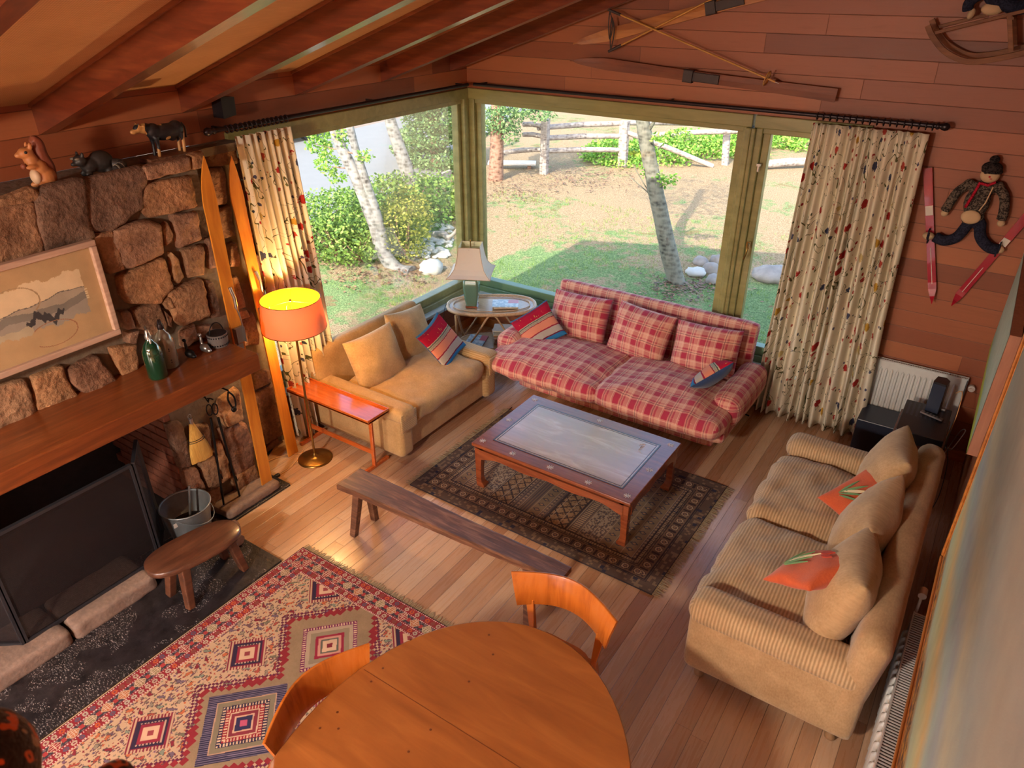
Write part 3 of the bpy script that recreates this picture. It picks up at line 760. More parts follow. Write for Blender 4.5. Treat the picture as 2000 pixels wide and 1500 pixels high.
def rug_brown(X, Y):
    W, H = 2.12, 1.42   # X: bands change along X, each runs along Y
    br, navy, dk, tan, cream = C_('6a5648', '3a3742', '33272a', '86694e', 'a08b74')
    out = np.empty(X.shape+(3,)); out[:] = br
    def put(m, c): out[m] = c
    d = np.minimum(np.minimum(X, W-X), np.minimum(Y, H-Y)); s = np.where(np.minimum(X, W-X) < np.minimum(Y, H-Y), Y, X)
    B = .088; i = np.floor(X/B); fx = X/B-i; kind = (h2(i, i*0)*5).astype(int)
    i2 = np.floor(X/.011)
    put(np.mod(i2, 2) == 0, C_('4a3f44')[0])
    m = kind == 1; put(m & (np.abs(((fx*2) % 1)-.5)+np.abs((Y/.035) % 1-.5) < .32), C_('8a7460')[0])
    m = kind == 2; put(m & ((h2(np.floor(X/.012), np.floor(Y/.012)) > .5)), C_('8c7a68')[0])
    m = kind == 3; put(m, C_('74604c')[0]); put(m & (np.abs(((fx) % 1)-.5)*.8+np.abs((Y/.07) % 1-.5) < .3), navy); put(m & (np.abs(((fx) % 1)-.5)*.8+np.abs((Y/.07) % 1-.5) < .16), tan)
    m = kind == 4; put(m & (np.abs(((Y/.022) % 1)-.5) < .2) & (np.abs(fx-.5) < .3), C_('977f66')[0])
    for x0, x1 in ((.62, .80), (1.12, 1.31)):
        m = (X > x0) & (X < x1); put(m, tan); a = (X-x0)/(x1-x0)*2; v = Y/.09
        put(m & ((np.abs(((a+v) % 1)-.5) < .1) | (np.abs(((a-v) % 1)-.5) < .1)), dk)
        put(m & ((h2(np.floor(X/.008), np.floor(Y/.008), 7) > .8)), C_('5e4634')[0])
        put((np.abs(X-x0) < .008) | (np.abs(X-x1) < .008), dk)
    put(np.abs(fx-.02) < .05, C_('8d7c6c')[0])
    b = d < .24; put(b, C_('55453c')[0])
    put(b & (h2(np.floor(X/.02), np.floor(Y/.02), 3) > .72), C_('79644f')[0]); put(b & (h2(np.floor(X/.03), np.floor(Y/.03), 4) > .93), C_('262a3e')[0])
    mm = (d > .1) & (d < .19); put(mm, C_('6b5444')[0])
    q = s/.095; j = np.floor(q); f = (q-j-.5)*.095; e = d-.145; r = np.hypot(f, e)
    put(mm & (r < .032), dk); put(mm & (r < .027), C_('a08a70')[0]); put(mm & (r < .016), C_('4a3a40')[0]); put(mm & (r < .009), tan)
    put(mm & (np.abs(f) > .038) & (np.abs(e) < .03), dk)
    for a, w in ((.1, .004), (.19, .004), (.205, .004), (.085, .004), (.235, .005)): put(np.abs(d-a) < w, C_('2e262c')[0])
    put((np.abs(d-.22) < .01) & (s/.02 % 1 > .5), C_('8c7862')[0]); put(d < .008, C_('2c2226')[0])
    return out*1.35+.006
M['rug_pile'] = attr_mat('woven_rug', .95, .5, 500)
M['fringe'] = plain('rug_fringe_cotton', '9b8868', .95, 0, .2, 40)
def rug(name, label, W, H, cell, colf, loc, rz, zf, ends, fr_len=.06):
    me = paint_grid(int(W/cell), int(H/cell), W, H, colf, zf); me.materials.append(M['rug_pile'])
    t = thing(name, label, 'rug', loc, rz)
    o = bpy.data.objects.new('woven_field', me); col.objects.link(o); o.parent = t
    s = o.modifiers.new('thick', 'SOLIDIFY'); s.thickness = .007; s.offset = 1
    rr = random.Random(5); m = MB()
    for (ax, pos, sg) in ends:
        n = int((W if ax == 'y' else H)/.009)
        for k in range(n):
            q = (k+.5)*.009+rr.uniform(-.003, .003); L = fr_len*rr.uniform(.6, 1.1); dx = rr.uniform(-.012, .012)
            if ax == 'y': a = Vector((q, pos, .005)); b_ = Vector((q+dx, pos+sg*L, .0025))
            else: a = Vector((pos, q, .005)); b_ = Vector((pos+sg*L, q+dx, .0025))
            m.bar(a, b_, .0035, .003)
    m.build('fringe', M['fringe'], t, world=False, kind='stuff', label='pale knotted fringe')
    return t
rug('patterned_rug', 'deep red and cream geometric wool rug between the hearth and the round table', 1.62, 3.0, .0045, rug_red, (-3.48, 2.50, .0085), -math.pi/2*0, lambda X, Y: np.sin(X*9)*.0004, [], .05)
# the far end lies at y = 2.5, so the grid is mirrored to run towards the camera
RUGO = bpy.data.objects['patterned_rug']; [q for q in RUGO.children if q.name.startswith('woven')][0].scale = (1, -1, 1)
bpy.data.objects.remove([q for q in RUGO.children if q.name.startswith('fringe')][0])
m = MB(); rr = random.Random(2)
for k in range(180):
    x = k*.009; m.bar((x, -.0, .004), (x+rr.uniform(-.01, .01), rr.uniform(.03, .05), .002), .004, .003)
m.build('fringe', M['fringe'], RUGO, world=False, kind='stuff', label='pale knotted fringe at the far end')
rug('tribal_rug', 'brown and navy tribal rug with lattice bands under the coffee table', 2.12, 1.42, .0055, rug_brown, (-3.33, 3.49, .0085), R(-.6), lambda X, Y: np.sin(X*14+Y*3)*.0006, [('x', 2.12, 1), ('x', 0, -1)], .06)

# ------------------------------------------------------------------ upholstery
def plaid():
    t = NT('red_plaid_cotton'); uv = t.coord('UV'); x = t.sep(uv)
    wv = t.math('MULTIPLY', t.math('SUBTRACT', t.noise(uv, 7, 2), .5), .014)
    U = t.math('ADD', x[0], wv); V = t.math('ADD', x[1], wv); P = .15
    def band(c, ctr, w, P=P):
        f = t.math('FRACT', t.math('ADD', t.math('DIVIDE', c, P), 20.5-ctr))
        return t.math('LESS_THAN', t.math('ABSOLUTE', t.math('SUBTRACT', f, .5)), w)
    def soft(c): return t.math('ADD', t.math('MULTIPLY', band(c, 0, .17), .62), t.math('MULTIPLY', band(c, .42, .05), .5))
    r = t.math('MINIMUM', 1.0, t.math('MULTIPLY', t.math('ADD', soft(U), soft(V)), .8))
    fine = t.noise(t.scale(uv, (300, 300, 1)), 1, 1)
    c = t.mix(r, lin('d8a488'), lin('a82a40'))
    thin = t.math('MAXIMUM', band(U, .27, .018), band(V, .27, .018)); c = t.mix(t.math('MULTIPLY', thin, .75), c, lin('4a2a3a'))
    th2 = t.math('MAXIMUM', band(U, .73, .018), band(V, .73, .018)); c = t.mix(t.math('MULTIPLY', th2, .55), c, lin('e0c4a8'))
    c = t.mix(t.math('MULTIPLY', fine, .25), c, lin('b8506a'))
    return t.pbr(c, .9, 0, t.bump(fine, .25, .003), Sheen_Weight=.15, Specular_IOR_Level=.2)
M['plaid'] = plaid()
M['beige_rib'] = fabric('beige_ribbed_chenille', 'c4a47c', '9a7c58', (0, 52), freq=90)
M['beige_weave'] = fabric('beige_woven_chenille', 'bd9b72', '9c7a54', None, freq=110)
M['tan_weave'] = fabric('tan_woven_chenille', 'c49c68', 'a27c4c', None, freq=110)
M['tan_rib'] = fabric('tan_ribbed_chenille', 'c4a070', 'a5804f', (1, 60), freq=110)
M['orange'] = fabric('orange_cotton', 'cf5f32', 'b84a24', None, freq=160, nz=6)
M['castor'] = plain('wooden_castor', '8d6b48', .5)

def pill_M(loc, lean, face, roll=0):
    """pillow standing on its lower edge, facing the direction 'face' (angle in the floor plane), leaning back by 'lean'"""
    return Matrix.Translation(Vector(loc)) @ Matrix.Rotation(face, 4, 'Z') @ Matrix.Rotation(math.pi/2-lean, 4, 'X') @ Matrix.Rotation(roll, 4, 'Z')

# red plaid sofa (faces -y)
s = thing('plaid_sofa', 'three-cushion red and pink plaid sofa in front of the big back window', 'sofa', (-2.5, 5.7, 0))
P_ = M['plaid']
m = MB(); m.rbox((-2.48, 5.68, .145), (1.98, .78, .21), .03, 8); m.build('plinth', P_, s)
m = MB(); m.rbox((-2.48, 5.66, .31), (2.26, 1.12, .2), .05, 10, amp=.004); m.build('seat_base', P_, s)
for cx, w, sd in ((-3.05, 1.2, 1), (-1.92, 1.14, 2)):
    m = MB(); m.rbox((cx, 5.36, .405), (w, .86, .17), .075, 12, puff=(.01, .03, .075), amp=.024, fr=5, seed=sd); m.build('seat_cushion', P_, s)
for cx, nm in ((-3.6, 0), (-1.42, 1)):
    m = MB(); m.rbox((cx+(.0 if nm == 0 else .0), 5.66, .44), (.25, .84, .26), .09, 10, puff=(.01, .01, .02), amp=.006, fr=5, seed=cx); m.build('armrest', P_, s)
m = MB(); Mx = Matrix.Translation((-2.49, 6.12, .58)) @ Matrix.Rotation(R(-10), 4, 'X')
m.rbox((0, 0, 0), (2.03, .14, .62), .045, 10, puff=(0, .01, 0), amp=.004, M=Mx); m.build('backrest', P_, s)
for cx, w, h, sd, ln, rl in ((-3.12, .62, .44, 1, 24, 2), (-2.46, .58, .46, 5, 26, -4), (-1.83, .6, .43, 8, 24, 3)):
    m = MB(); m.pillow(w, h+.03, .30, pill_M((cx, 5.84, .66), R(ln), 0, R(rl)), seed=sd, amp=.012, pinch=.05); m.build('back_cushion', P_, s)
# tan love seat (faces +x)
s = thing('tan_loveseat', 'small tan two-seat sofa against the left window beside the floor lamp', 'sofa', (-4.1, 4.4, 0))
m = MB(); m.rbox((-4.12, 4.4, .19), (1.0, 1.36, .28), .03, 8, amp=.002); m.build('seat_base', M['tan_weave'], s)
m = MB(); m.rbox((-3.98, 4.38, .38), (.84, 1.02, .17), .07, 12, puff=(.02, .02, .045), amp=.022, fr=5, seed=4); m.build('seat_cushion', M['tan_weave'], s)
for y, mat in ((3.77, 'tan_weave'), (4.98, 'tan_rib')):
    m = MB(); m.rbox((-4.1, y, .27), (1.06, .17, .46), .05, 10, amp=.003); m.rbox((-4.08, y, .45), (1.1, .2, .13), .06, 8, amp=.003)
    m.build('armrest', M[mat], s)
for x, y in ((-3.545, 3.77), (-3.53, 4.98)): m = MB(); m.rbox((x, y, .40), (.016, .19, .17), .008, 4); m.build('arm_cap_flap', M['tan_rib'], s)
m = MB(); m.rbox((0, 0, 0), (.14, 1.40, .52), .055, 10, amp=.003, M=Matrix.Translation((-4.56, 4.38, .52)) @ Matrix.Rotation(R(-8), 4, 'Y')); m.build('backrest', M['tan_weave'], s)
for y, sd, rl, w, x in ((4.12, 3, 3, .53, -4.2), (4.66, 7, -9, .53, -4.28)):
    m = MB(); m.pillow(w, .49, .25, pill_M((x, y, .64), R(22), math.pi/2+R(-8 if sd == 3 else 6), R(rl)), seed=sd, amp=.008, pinch=.07); m.build('back_cushion', M['tan_weave'], s)
# beige sofa on the right (faces -x)
s = thing('beige_sofa', 'long beige chenille sofa with rolled arms in front of the right-hand wall radiator', 'sofa', (-.35, 4.03, 0))
m = MB(); m.rbox((-.34, 4.02, .24), (.92, 2.06, .32), .04, 10, amp=.003); m.build('seat_base', M['beige_weave'], s)
for y, L, sd in ((3.575, .88, 3), (4.46, .86, 6)):
    m = MB(); m.rbox((-.43, y, .425), (.82, L, .19), .08, 12, puff=(.02, .02, .04), amp=.03, fr=5.5, seed=sd); m.build('seat_cushion', M['beige_rib'], s)
for y, sg in ((3.06, -1), (5.0, 1)):
    m = MB(); m.rbox((-.35, y, .32), (.93, .17, .46), .05, 8, amp=.002); o = m.build('armrest', M['beige_weave'], s)
    m = MB(); m.rbox((-.36, y-sg*.015, .52), (.95, .23, .17), .082, 10, amp=.003); m.build('rolled_top', M['beige_rib'], o, label='ribbed rolled top of the arm')
m = MB(); m.rbox((0, 0, 0), (.17, 2.12, .60), .08, 12, amp=.004, M=Matrix.Translation((.055, 4.03, .52)) @ Matrix.Rotation(R(7), 4, 'Y')); m.build('backrest', M['beige_weave'], s)
for y, sd, rl in ((3.42, 2, 5), (4.0, 5, -4), (4.66, 9, 6)):
    m = MB(); m.pillow(.60, .54, .30, pill_M((-.14, y, .70), R(17), -math.pi/2+R(rl), R(rl)), seed=sd, amp=.008, pinch=.05); m.build('back_cushion', M['beige_weave'], s)
for x, y in ((-.72, 3.05), (-.72, 5.0), (.02, 3.05), (.02, 5.0)):
    m = MB(); m.lathe([(.012, 0), (.028, .01), (.03, .03), (.018, .05), (.02, .085)], (x, y, 0), 12); m.build('castor', M['castor'], s)

# striped kilim pillows
def striped():
    t = NT('kilim_stripes'); uv = t.coord('UV'); x = t.sep(uv); n = t.math('MULTIPLY', t.math('SUBTRACT', t.noise(uv, 30, 2), .5), .012)
    v = t.math('DIVIDE', t.math('ADD', x[1], n), .42)
    c = t.ramp(v, [(0, '2f6f9c'), (.10, '6a1f33'), (.13, 'a79a8c'), (.30, '8d2336'), (.33, 'cf7f62'), (.53, '8d2336'), (.55, 'c4b090'), (.62, '4a4a44'), (.635, 'b0a284'), (.66, 'a3182f'), (.88, '8d1c30'), (.95, '38647e')], 'CONSTANT')
    z = t.math('SINE', t.math('MULTIPLY', t.math('ADD', x[0], t.math('MULTIPLY', x[1], 2.2)), 420))
    md = t.math('MULTIPLY', t.math('LESS_THAN', t.math('ABSOLUTE', t.math('SUBTRACT', v, .60)), .045), t.math('GREATER_THAN', z, .0))
    c = t.mix(md, c, lin('3f4640'))
    f = t.noise(t.scale(uv, (60, 14, 1)), 1, 2); mo = t.math('MULTIPLY', t.math('GREATER_THAN', f, .68), t.math('GREATER_THAN', v, .68)); c = t.mix(mo, c, lin('cf9a4c'))
    fn = t.noise(t.scale(uv, (100, 350, 1)), 1, 1)
    return t.pbr(c, .95, 0, t.bump(fn, .6, .004), Specular_IOR_Level=.1)
M['kilim'] = striped(); M['navy_cloth'] = fabric('navy_cotton_back', '34476a', '28385a', None, freq=160)
def cushion(name, label, w, h, t_, Mx, mat, seed, amp=.006, group=None):
    m = MB(); m.pillow(w, h, t_, None, seed=seed, amp=amp)
    mats = mat if isinstance(mat, list) else [mat]
    if len(mats) > 1:
        hlf = len(m.f)//2
        for i in range(hlf, len(m.f)): m.mi[i] = 1
    o = m.build(name, mats, label=label, category='cushion')
    o.matrix_world = Mx
    if group: o['group'] = group
    return o
cushion('striped_cushion', 'red, blue and cream striped kilim cushion leaning on the tan loveseat', .42, .42, .13, pill_M((-3.93, 4.70, .645), R(38), math.pi/2+R(2), R(14)), [M['kilim'], M['navy_cloth']], 11)
cushion('striped_cushion', 'red, blue and cream striped kilim cushion resting over the left arm of the plaid sofa', .42, .42, .12, pill_M((-3.38, 5.50, .615), R(42), R(14), R(42)), [M['kilim'], M['navy_cloth']], 12)
a3 = at(1327, 775, 'z', .53); b3 = at(1445, 707, 'z', .68); c3 = (a3+b3)/2+Vector((.0, .03, .03)); PM3 = basis(c3, CAM-c3, b3-a3)
cushion('striped_cushion', 'navy-backed striped cushion tipped on its side at the right arm of the plaid sofa', .44, .40, .16, PM3, [M['kilim'], M['navy_cloth']], 13)
# orange cushions with stitched flowers
M['green_thread'] = plain('green_embroidery', '6a8c5a', .8); M['cream_thread'] = plain('cream_embroidery', 'd8c8a0', .8); M['red_thread'] = plain('red_embroidery', 'b93a22', .8)
def leaf(m, p, q, w):
    p = Vector((*p, 0)); q = Vector((*q, 0)); d = q-p; n = Vector((-d.y, d.x, 0)).normalized()*w
    pts = [p, p+d*.3+n, p+d*.7+n*.8, q, p+d*.7-n*.8, p+d*.3-n]
    return pts
def pillow_z(x, y, w, h, t_, pinch=.09):
    a = min(.98, abs(2*x/w)); b_ = min(.98, abs(2*y/h))
    return t_/2*(max(0, (1-a*a)*(1-b_*b_)))**.42
L1, B1, T1, R1 = at(1600, 968, 'z', .56), at(1665, 1030, 'z', .56), at(1690, 914, 'z', .72), at(1733, 940, 'z', .74)
c1 = (L1+B1+T1+R1)/4; OM1 = basis(c1-(c1-CAM).normalized()*.09+Vector((.06, -.04, -.01)), B1-L1, T1-L1)
L2, R2 = at(1508, 1114, 'z', .55), at(1680, 1080, 'z', .80); c2 = (L2+R2)/2+Vector((.02, -.02, 0)); vd = (c2-CAM).normalized(); n2 = (R2-L2).cross(vd).normalized()*.95-vd*.35; d2 = n2.cross(R2-L2).normalized(); e1 = (R2-L2).normalized(); OM2 = basis(c2-vd*.21+Vector((-.01, -.02, -.02)), e1-d2, e1+d2)
for k, (lab, Mx, sd) in enumerate((('orange embroidered cushion lying on the far seat of the beige sofa', OM1, 21),
                  ('orange embroidered cushion slumped against the near back cushion of the beige sofa', OM2, 22))):
    o = cushion('orange_cushion', lab, .40, .40, .13, Mx, M['orange'], sd, .01)
    for mat, leaves in (('green_thread', [((-.1, -.1), (-.02, .06), .009), ((-.09, -.1), (.03, .0), .007), ((-.1, -.09), (-.09, .05), .007), ((-.08, -.11), (.05, -.05), .007)]), ('cream_thread', [((-.09, -.08), (.0, .02), .006), ((-.06, -.06), (.04, .05), .006)]), ('red_thread', [((.03, .05), (.09, .1), .02), ((.06, .03), (.12, .05), .016)])):
        m = MB()
        for p, q, w in leaves:
            pts = leaf(m, p, q, w)
            n_ = len(pts); m.add([Vector((a.x, a.y, pillow_z(a.x, a.y, .40, .40, .13)+.011)) for a in pts], [tuple(range(n_))])
        e = m.build('embroidered_leaf' if mat != 'red_thread' else 'embroidered_flower', M[mat], o, world=False)
        so = e.modifiers.new('t', 'SOLIDIFY'); so.thickness = .006

# ------------------------------------------------------------------ coffee table
M['rosewood'] = wood('rosewood', '6e3018', '97502c', .25, 3, 0, .5, .04, 10)
M['rosewood_dark'] = wood('dark_inlay', '2c120c', '401c12', .3, 3, 0, .4)
M['rosewood_top'] = wood('figured_rosewood_top', 'a07c60', 'd4b698', .14, 2, 0, 1.0, .02, 5, 'b08868')
M['pearl'] = plain('mother_of_pearl', 'c8b8ac', .25)
t = thing('coffee_table', 'low rosewood coffee table with inlaid border and carved feet', 'coffee table', (-2.22, 4.2, 0))
x0, x1, y0, y1, zt = -2.9, -1.54, 3.76, 4.66, .43
m = MB(); m.box((x0, y0, zt-.028), (x1, y1, zt)); m.build('tabletop', M['rosewood'], t, bevel=.006)
m = MB(); m.box((x0+.13, y0+.13, zt-.001), (x1-.13, y1-.13, zt+.0015)); m.build('inset_panel', M['rosewood_top'], t)
m = MB()
for a, w in ((.12, .010), (.142, .005)):
    xa, xb, ya, yb = x0+a, x1-a, y0+a, y1-a
    for lo, hi in (((xa, ya), (xb, ya+w)), ((xa, yb-w), (xb, yb)), ((xa, ya+w), (xa+w, yb-w)), ((xb-w, ya+w), (xb, yb-w))):
        m.box((lo[0], lo[1], zt-.001), (hi[0], hi[1], zt+.003))
m.build('inlaid_border', M['rosewood_dark'], t)
m = MB()
def star(cx, cy, r):
    for k in range(4):
        a = k*math.pi/4; m.bar((cx-math.cos(a)*r, cy-math.sin(a)*r, zt+.001), (cx+math.cos(a)*r, cy+math.sin(a)*r, zt+.001), .006, .003, w2=.004)
for cx, cy in ((x0+.06, y0+.07), (x0+.06, y1-.07), (x1-.06, y0+.07), (x1-.06, y1-.07), (-2.22, y0+.06), (-2.22, y1-.06), (x0+.06, 4.2), (x1-.06, 4.2), (-2.55, y0+.055), (-1.9, y0+.055)): m = MB(); star(cx, cy, .026); m.build('pearl_inlay', M['pearl'], t)
m = MB()
for q in range(4): m.tube(smooth_path([(x1-.2-.02*q, y1-.3+.03*q, zt+.003), (x1-.24, y1-.27+.03*q, zt+.003), (x1-.22, y1-.24+.02*q, zt+.003)], 4), .002, 5)
m.build('pearl_scroll', M['pearl'], t)
m = MB()
m.box((x0+.03, y0+.03, zt-.05), (x1-.03, y1-.03, zt-.03)); m.build('waist_moulding', M['rosewood_dark'], t)
m = MB()
def apron(a, b_, axis, off):
    L = b_-a; pts = [(a, 0), (b_, 0)]; low = []
    for k in range(25):
        u = k/24; z = -.055-.03*max(0, 1-min(u, 1-u)*9)-.008*math.cos(u*math.pi*6)
        low.append((b_-L*u, z))
    poly = pts+low
    if axis == 'x': m.prism(poly, (0, off, zt-.05), (1,0,0), (0,0,1), (0, .022, 0))
    else: m.prism(poly, (off, 0, zt-.05), (0,1,0), (0,0,1), (.022, 0, 0))
apron(x0+.06, x1-.06, 'x', y0+.012); apron(x0+.06, x1-.06, 'x', y1-.034); apron(y0+.06, y1-.06, 'y', x0+.012); apron(y0+.06, y1-.06, 'y', x1-.034)
m.build('apron', M['rosewood'], t)
for sx, sy in ((0, 0), (1, 0), (0, 1), (1, 1)):
    cx = (x0+.045) if sx == 0 else (x1-.045); cy = (y0+.045) if sy == 0 else (y1-.045); ix = 1 if sx == 0 else -1; iy = 1 if sy == 0 else -1
    rings = []
    for z, w, o_ in ((zt-.05, .075, .01), (zt-.12, .062, .004), (.2, .05, .0), (.1, .048, 0), (.06, .056, .004), (.035, .072, .014), (.012, .07, .014), (.009, .06, .01)):
        c = Vector((cx+ix*o_, cy+iy*o_, z)); rings.append([c+Vector((a*w/2, b_*w/2, 0)) for a, b_ in ((-1,-1),(0,-1.05),(1,-1),(1.05,0),(1,1),(0,1.05),(-1,1),(-1.05,0))])
    m = MB(); m.loft(rings, True, True, False); m.build('leg', M['rosewood'], t, bevel=.004)

# ------------------------------------------------------------------ rustic bench
M['rustic'] = wood('worn_dark_plank', '351c12', '946648', .55, 4, 0, .05, .6, 9, '603a26')
t = thing('plank_bench', 'long low dark rustic plank bench with splayed legs between the two rugs', 'bench', (-2.45, 2.9, 0))
rr = random.Random(8); n = 40; rings = []
for k in range(n+1):
    u = k/n; x = -3.37+1.80*u; w0 = 2.79+.07*u+rr.uniform(-.002, .002); w1 = 3.03-.03*u+rr.uniform(-.002, .002); zz = .435+.004*math.sin(u*9)
    rings.append([Vector((x, w0, zz-.04)), Vector((x, w1, zz-.04)), Vector((x, w1, zz-.004)), Vector((x, w1-.01, zz)), Vector((x, (w0+w1)/2, zz-.002)), Vector((x, w0+.01, zz)), Vector((x, w0, zz-.006))])
m = MB(); m.loft(rings, True, True, False); m.build('seat_plank', M['rustic'], t)
for (a, b_) in (((-3.23, 2.86), (-3.28, 2.81)), ((-3.23, 2.96), (-3.28, 3.03)), ((-1.80, 2.87), (-1.76, 2.81)), ((-1.80, 2.97), (-1.76, 3.03))):
    m = MB(); m.bar((b_[0], b_[1], .0), (a[0], a[1], .40), .045, .05, up=(1, 0, 0), w2=.055, h2=.06); m.build('leg', M['rustic'], t, bevel=.006)

# ------------------------------------------------------------------ dining table and chairs
M['table_wood'] = wood('honey_table_veneer', '7c441e', '9e5e2c', .3, 2, 0, .35, .03, 7, '8c5024')
M['chair_wood'] = wood('honey_bent_plywood', '8a4418', 'b86c32', .26, 2, 2, .5, .03, 9, 'b2601f')
M['knot'] = plain('wood_knot', '5a260c', .4)
t = thing('dining_table', 'large oval honey-coloured wooden dining table with pedestal', 'dining table', (-1.19, 1.25, 0))
m = MB(); A, B, rot = 1.0, .735, R(8.5); seg = 72
def oval(z, da):
    out = []
    for q in range(seg):
        a = 2*math.pi*q/seg; ex = (B+da)*math.cos(a); ey = (A+da)*math.sin(a)
        out.append(Vector((-1.19+ex*math.cos(rot)-ey*math.sin(rot), 1.25+ex*math.sin(rot)+ey*math.cos(rot), z)))
    return out
m.loft([oval(.712, -.02), oval(.718, -.004), oval(.728, 0), oval(.738, -.002), oval(.742, -.008)], True, True, True); m.build('tabletop', M['table_wood'], t)
m = MB(); m.box((-1.89, 1.5675, .7415), (-.52, 1.5700, .7426)); m.build('leaf_seam', M['knot'], t, label='thin dark seam of the extension leaf')
m = MB(); rr = random.Random(4)
for u, v in ((955, 1240), (963, 1278), (916, 1331), (661, 1423), (841, 1425), (798, 1468), (659, 1391), (725, 1331), (802, 1249), (748, 1305), (625, 1422)):
    p = at(u, v, 'z', .7425); m.lathe([(.006, 0), (.005, .0006)], p, 10)
m.build('knot', M['knot'], t)
m = MB(); m.lathe([(.06, 0), (.055, .3), (.08, .5), (.16, .70), (.16, .712)], (-1.19, 1.25, 0), 20); 
for k in range(4):
    a = k*math.pi/2+math.pi/4; m.bar((-1.19+.04*math.cos(a), 1.25+.04*math.sin(a), .12), (-1.19+.46*math.cos(a), 1.25+.46*math.sin(a), .03), .05, .1, w2=.05, h2=.05)
m.build('pedestal', M['table_wood'], t)
def dining_chair(loc, rz, label):
    """local: seat centre at 0, back on the +y side, faces -y"""
    c = thing('dining_chair', label, 'chair', loc, rz)
    def arc(s): return Vector((.262*s*(1+.02*s*s), .155+.115*(1-s*s), 0))
    rings = []
    for k in range(25):
        s_ = -1+k/12; e = abs(s_); base = arc(s_); nrm = Vector((s_*.55, 1, 0)).normalized()
        top = .845-.012*e*e; bot = .635-.01*e*e
        fl = .045*e**3; th = .013
        a = base+Vector((math.copysign(fl, s_), -.0, top)); b_ = base+Vector((0, -.012, bot))
        mid = (a+b_)/2+nrm*.0-nrm*.006
        rings.append([a-nrm*th/2, a+nrm*th/2, mid+nrm*th/2, b_+nrm*th/2, b_-nrm*th/2, mid-nrm*th/2])
    m = MB(); m.loft(rings, True, True, True); o = m.build('curved_backrest', M['chair_wood'], c, world=False, bevel=.003)
    m = MB(); pts = []
    for q in range(40):
        a = 2*math.pi*q/40; r_ = .22*(1-.08*math.cos(4*a)); pts.append((r_*math.cos(a)*1.02, r_*math.sin(a)))
    m.prism(pts, (0, 0, .44), (1,0,0), (0,1,0), (0, 0, .022)); m.build('seat', M['chair_wood'], c, world=False, bevel=.005)
    for sx in (-1, 1):
        m = MB(); m.bar((sx*.235, .22, 0), (sx*.19, .19, .44), .028, .034, up=(0,1,0)); m.bar((sx*.19, .19, .43), (sx*.215, .195, .655), .03, .032, up=(0,1,0), w2=.05, h2=.018); m.build('rear_leg', M['chair_wood'], c, world=False, bevel=.003)
        m = MB(); m.bar((sx*.2, -.2, 0), (sx*.175, -.165, .44), .026, .03, up=(0,1,0)); m.build('front_leg', M['chair_wood'], c, world=False, bevel=.003)
    m = MB(); m.bar((-.18, .18, .425), (.18, .18, .425), .02, .035); m.bar((-.17, -.16, .425), (.17, -.16, .425), .02, .035); m.build('seat_rail', M['chair_wood'], c, world=False)
    return c
ch = dining_chair((-1.31, 2.26, 0), R(0), 'honey wooden dining chair with curved back tucked at the window end of the oval table')
dup(ch, (-1.76, 1.33, 0), R(90), 'honey wooden dining chair with curved back on the rug side of the oval table')

# ------------------------------------------------------------------ tray side table
M['teak'] = wood('oiled_teak', '98481c', 'c06c34', .16, 3, 0, .8, .03, 9, 'b8531d')
t = thing('side_table', 'narrow orange teak tray table beside the near arm of the tan loveseat', 'side table', (-4.1, 3.55, 0))
x0, x1, y0, y1, zt = -4.58, -3.64, 3.41, 3.655, .535
m = MB(); m.box((x0, y0, zt-.022), (x1, y1, zt-.008)); m.build('tray', M['teak'], t)
m = MB(); m.box((x0, y0, zt-.022), (x1, y0+.01, zt+.012)); m.box((x0, y1-.01, zt-.022), (x1, y1, zt+.012)); m.box((x0, y0+.01, zt-.022), (x0+.01, y1-.01, zt+.012)); m.box((x1-.01, y0+.01, zt-.022), (x1, y1-.01, zt+.012)); m.build('tray_rim', M['teak'], t, bevel=.003)
for x in (-4.5, -3.74):
    m = MB(); m.bar((x, 3.52, .02), (x, 3.53, zt-.02), .035, .02, up=(0,1,0)); m.build('leg', M['teak'], t, bevel=.004)
    m = MB(); m.bar((x, 3.40, .015), (x, 3.68, .015), .03, .03); m.build('foot', M['teak'], t, bevel=.006)
m = MB(); m.bar((-4.5, 3.525, .15), (-3.74, 3.525, .15), .018, .04); m.build('stretcher', M['teak'], t, bevel=.003)

# ------------------------------------------------------------------ wicker corner table
M['rattan'] = wood('wrapped_rattan', 'a07a50', 'd0b08a', .5, 6, 0, .2, .4, 20)
M['rattan_top'] = wood('woven_rattan_top', '9a744c', 'c4a078', .3, 7, 0, .3, .3, 16)
t = thing('rattan_table', 'oval rattan corner table with woven top and lower shelf', 'side table', (-4.13, 5.78, 0))
ang = R(36); ca_, sa_ = math.cos(ang), math.sin(ang)
def wt(a, b_, z): return Vector((-4.13+a*ca_-b_*sa_, 5.78+a*sa_+b_*ca_, z))
def ow(z, A, B, n=40): return [wt(A*math.copysign(abs(math.cos(q))**.8, math.cos(q)), B*math.copysign(abs(math.sin(q))**.8, math.sin(q)), z) for q in [2*math.pi*i/n for i in range(n)]]
m = MB(); m.loft([ow(.565, .44, .24), ow(.58, .44, .24)], True, True, False); m.build('table_top', M['rattan_top'], t)
m = MB(); m.tube(ow(.575, .455, .258, 60), .02, 10, closed=True)
m.build('wrapped_rim', M['rattan'], t)
m = MB(); m.tube(ow(.589, .40, .20, 60), .006, 6, closed=True); m.build('rim_cane', M['rattan'], t)
m = MB(); m.loft([ow(.15, .34, .18), ow(.16, .34, .18)], True, True, False); m.build('lower_shelf', M['rattan_top'], t)
m = MB(); m.tube(ow(.155, .35, .19, 50), .014, 8, closed=True); m.build('shelf_rim', M['rattan'], t)
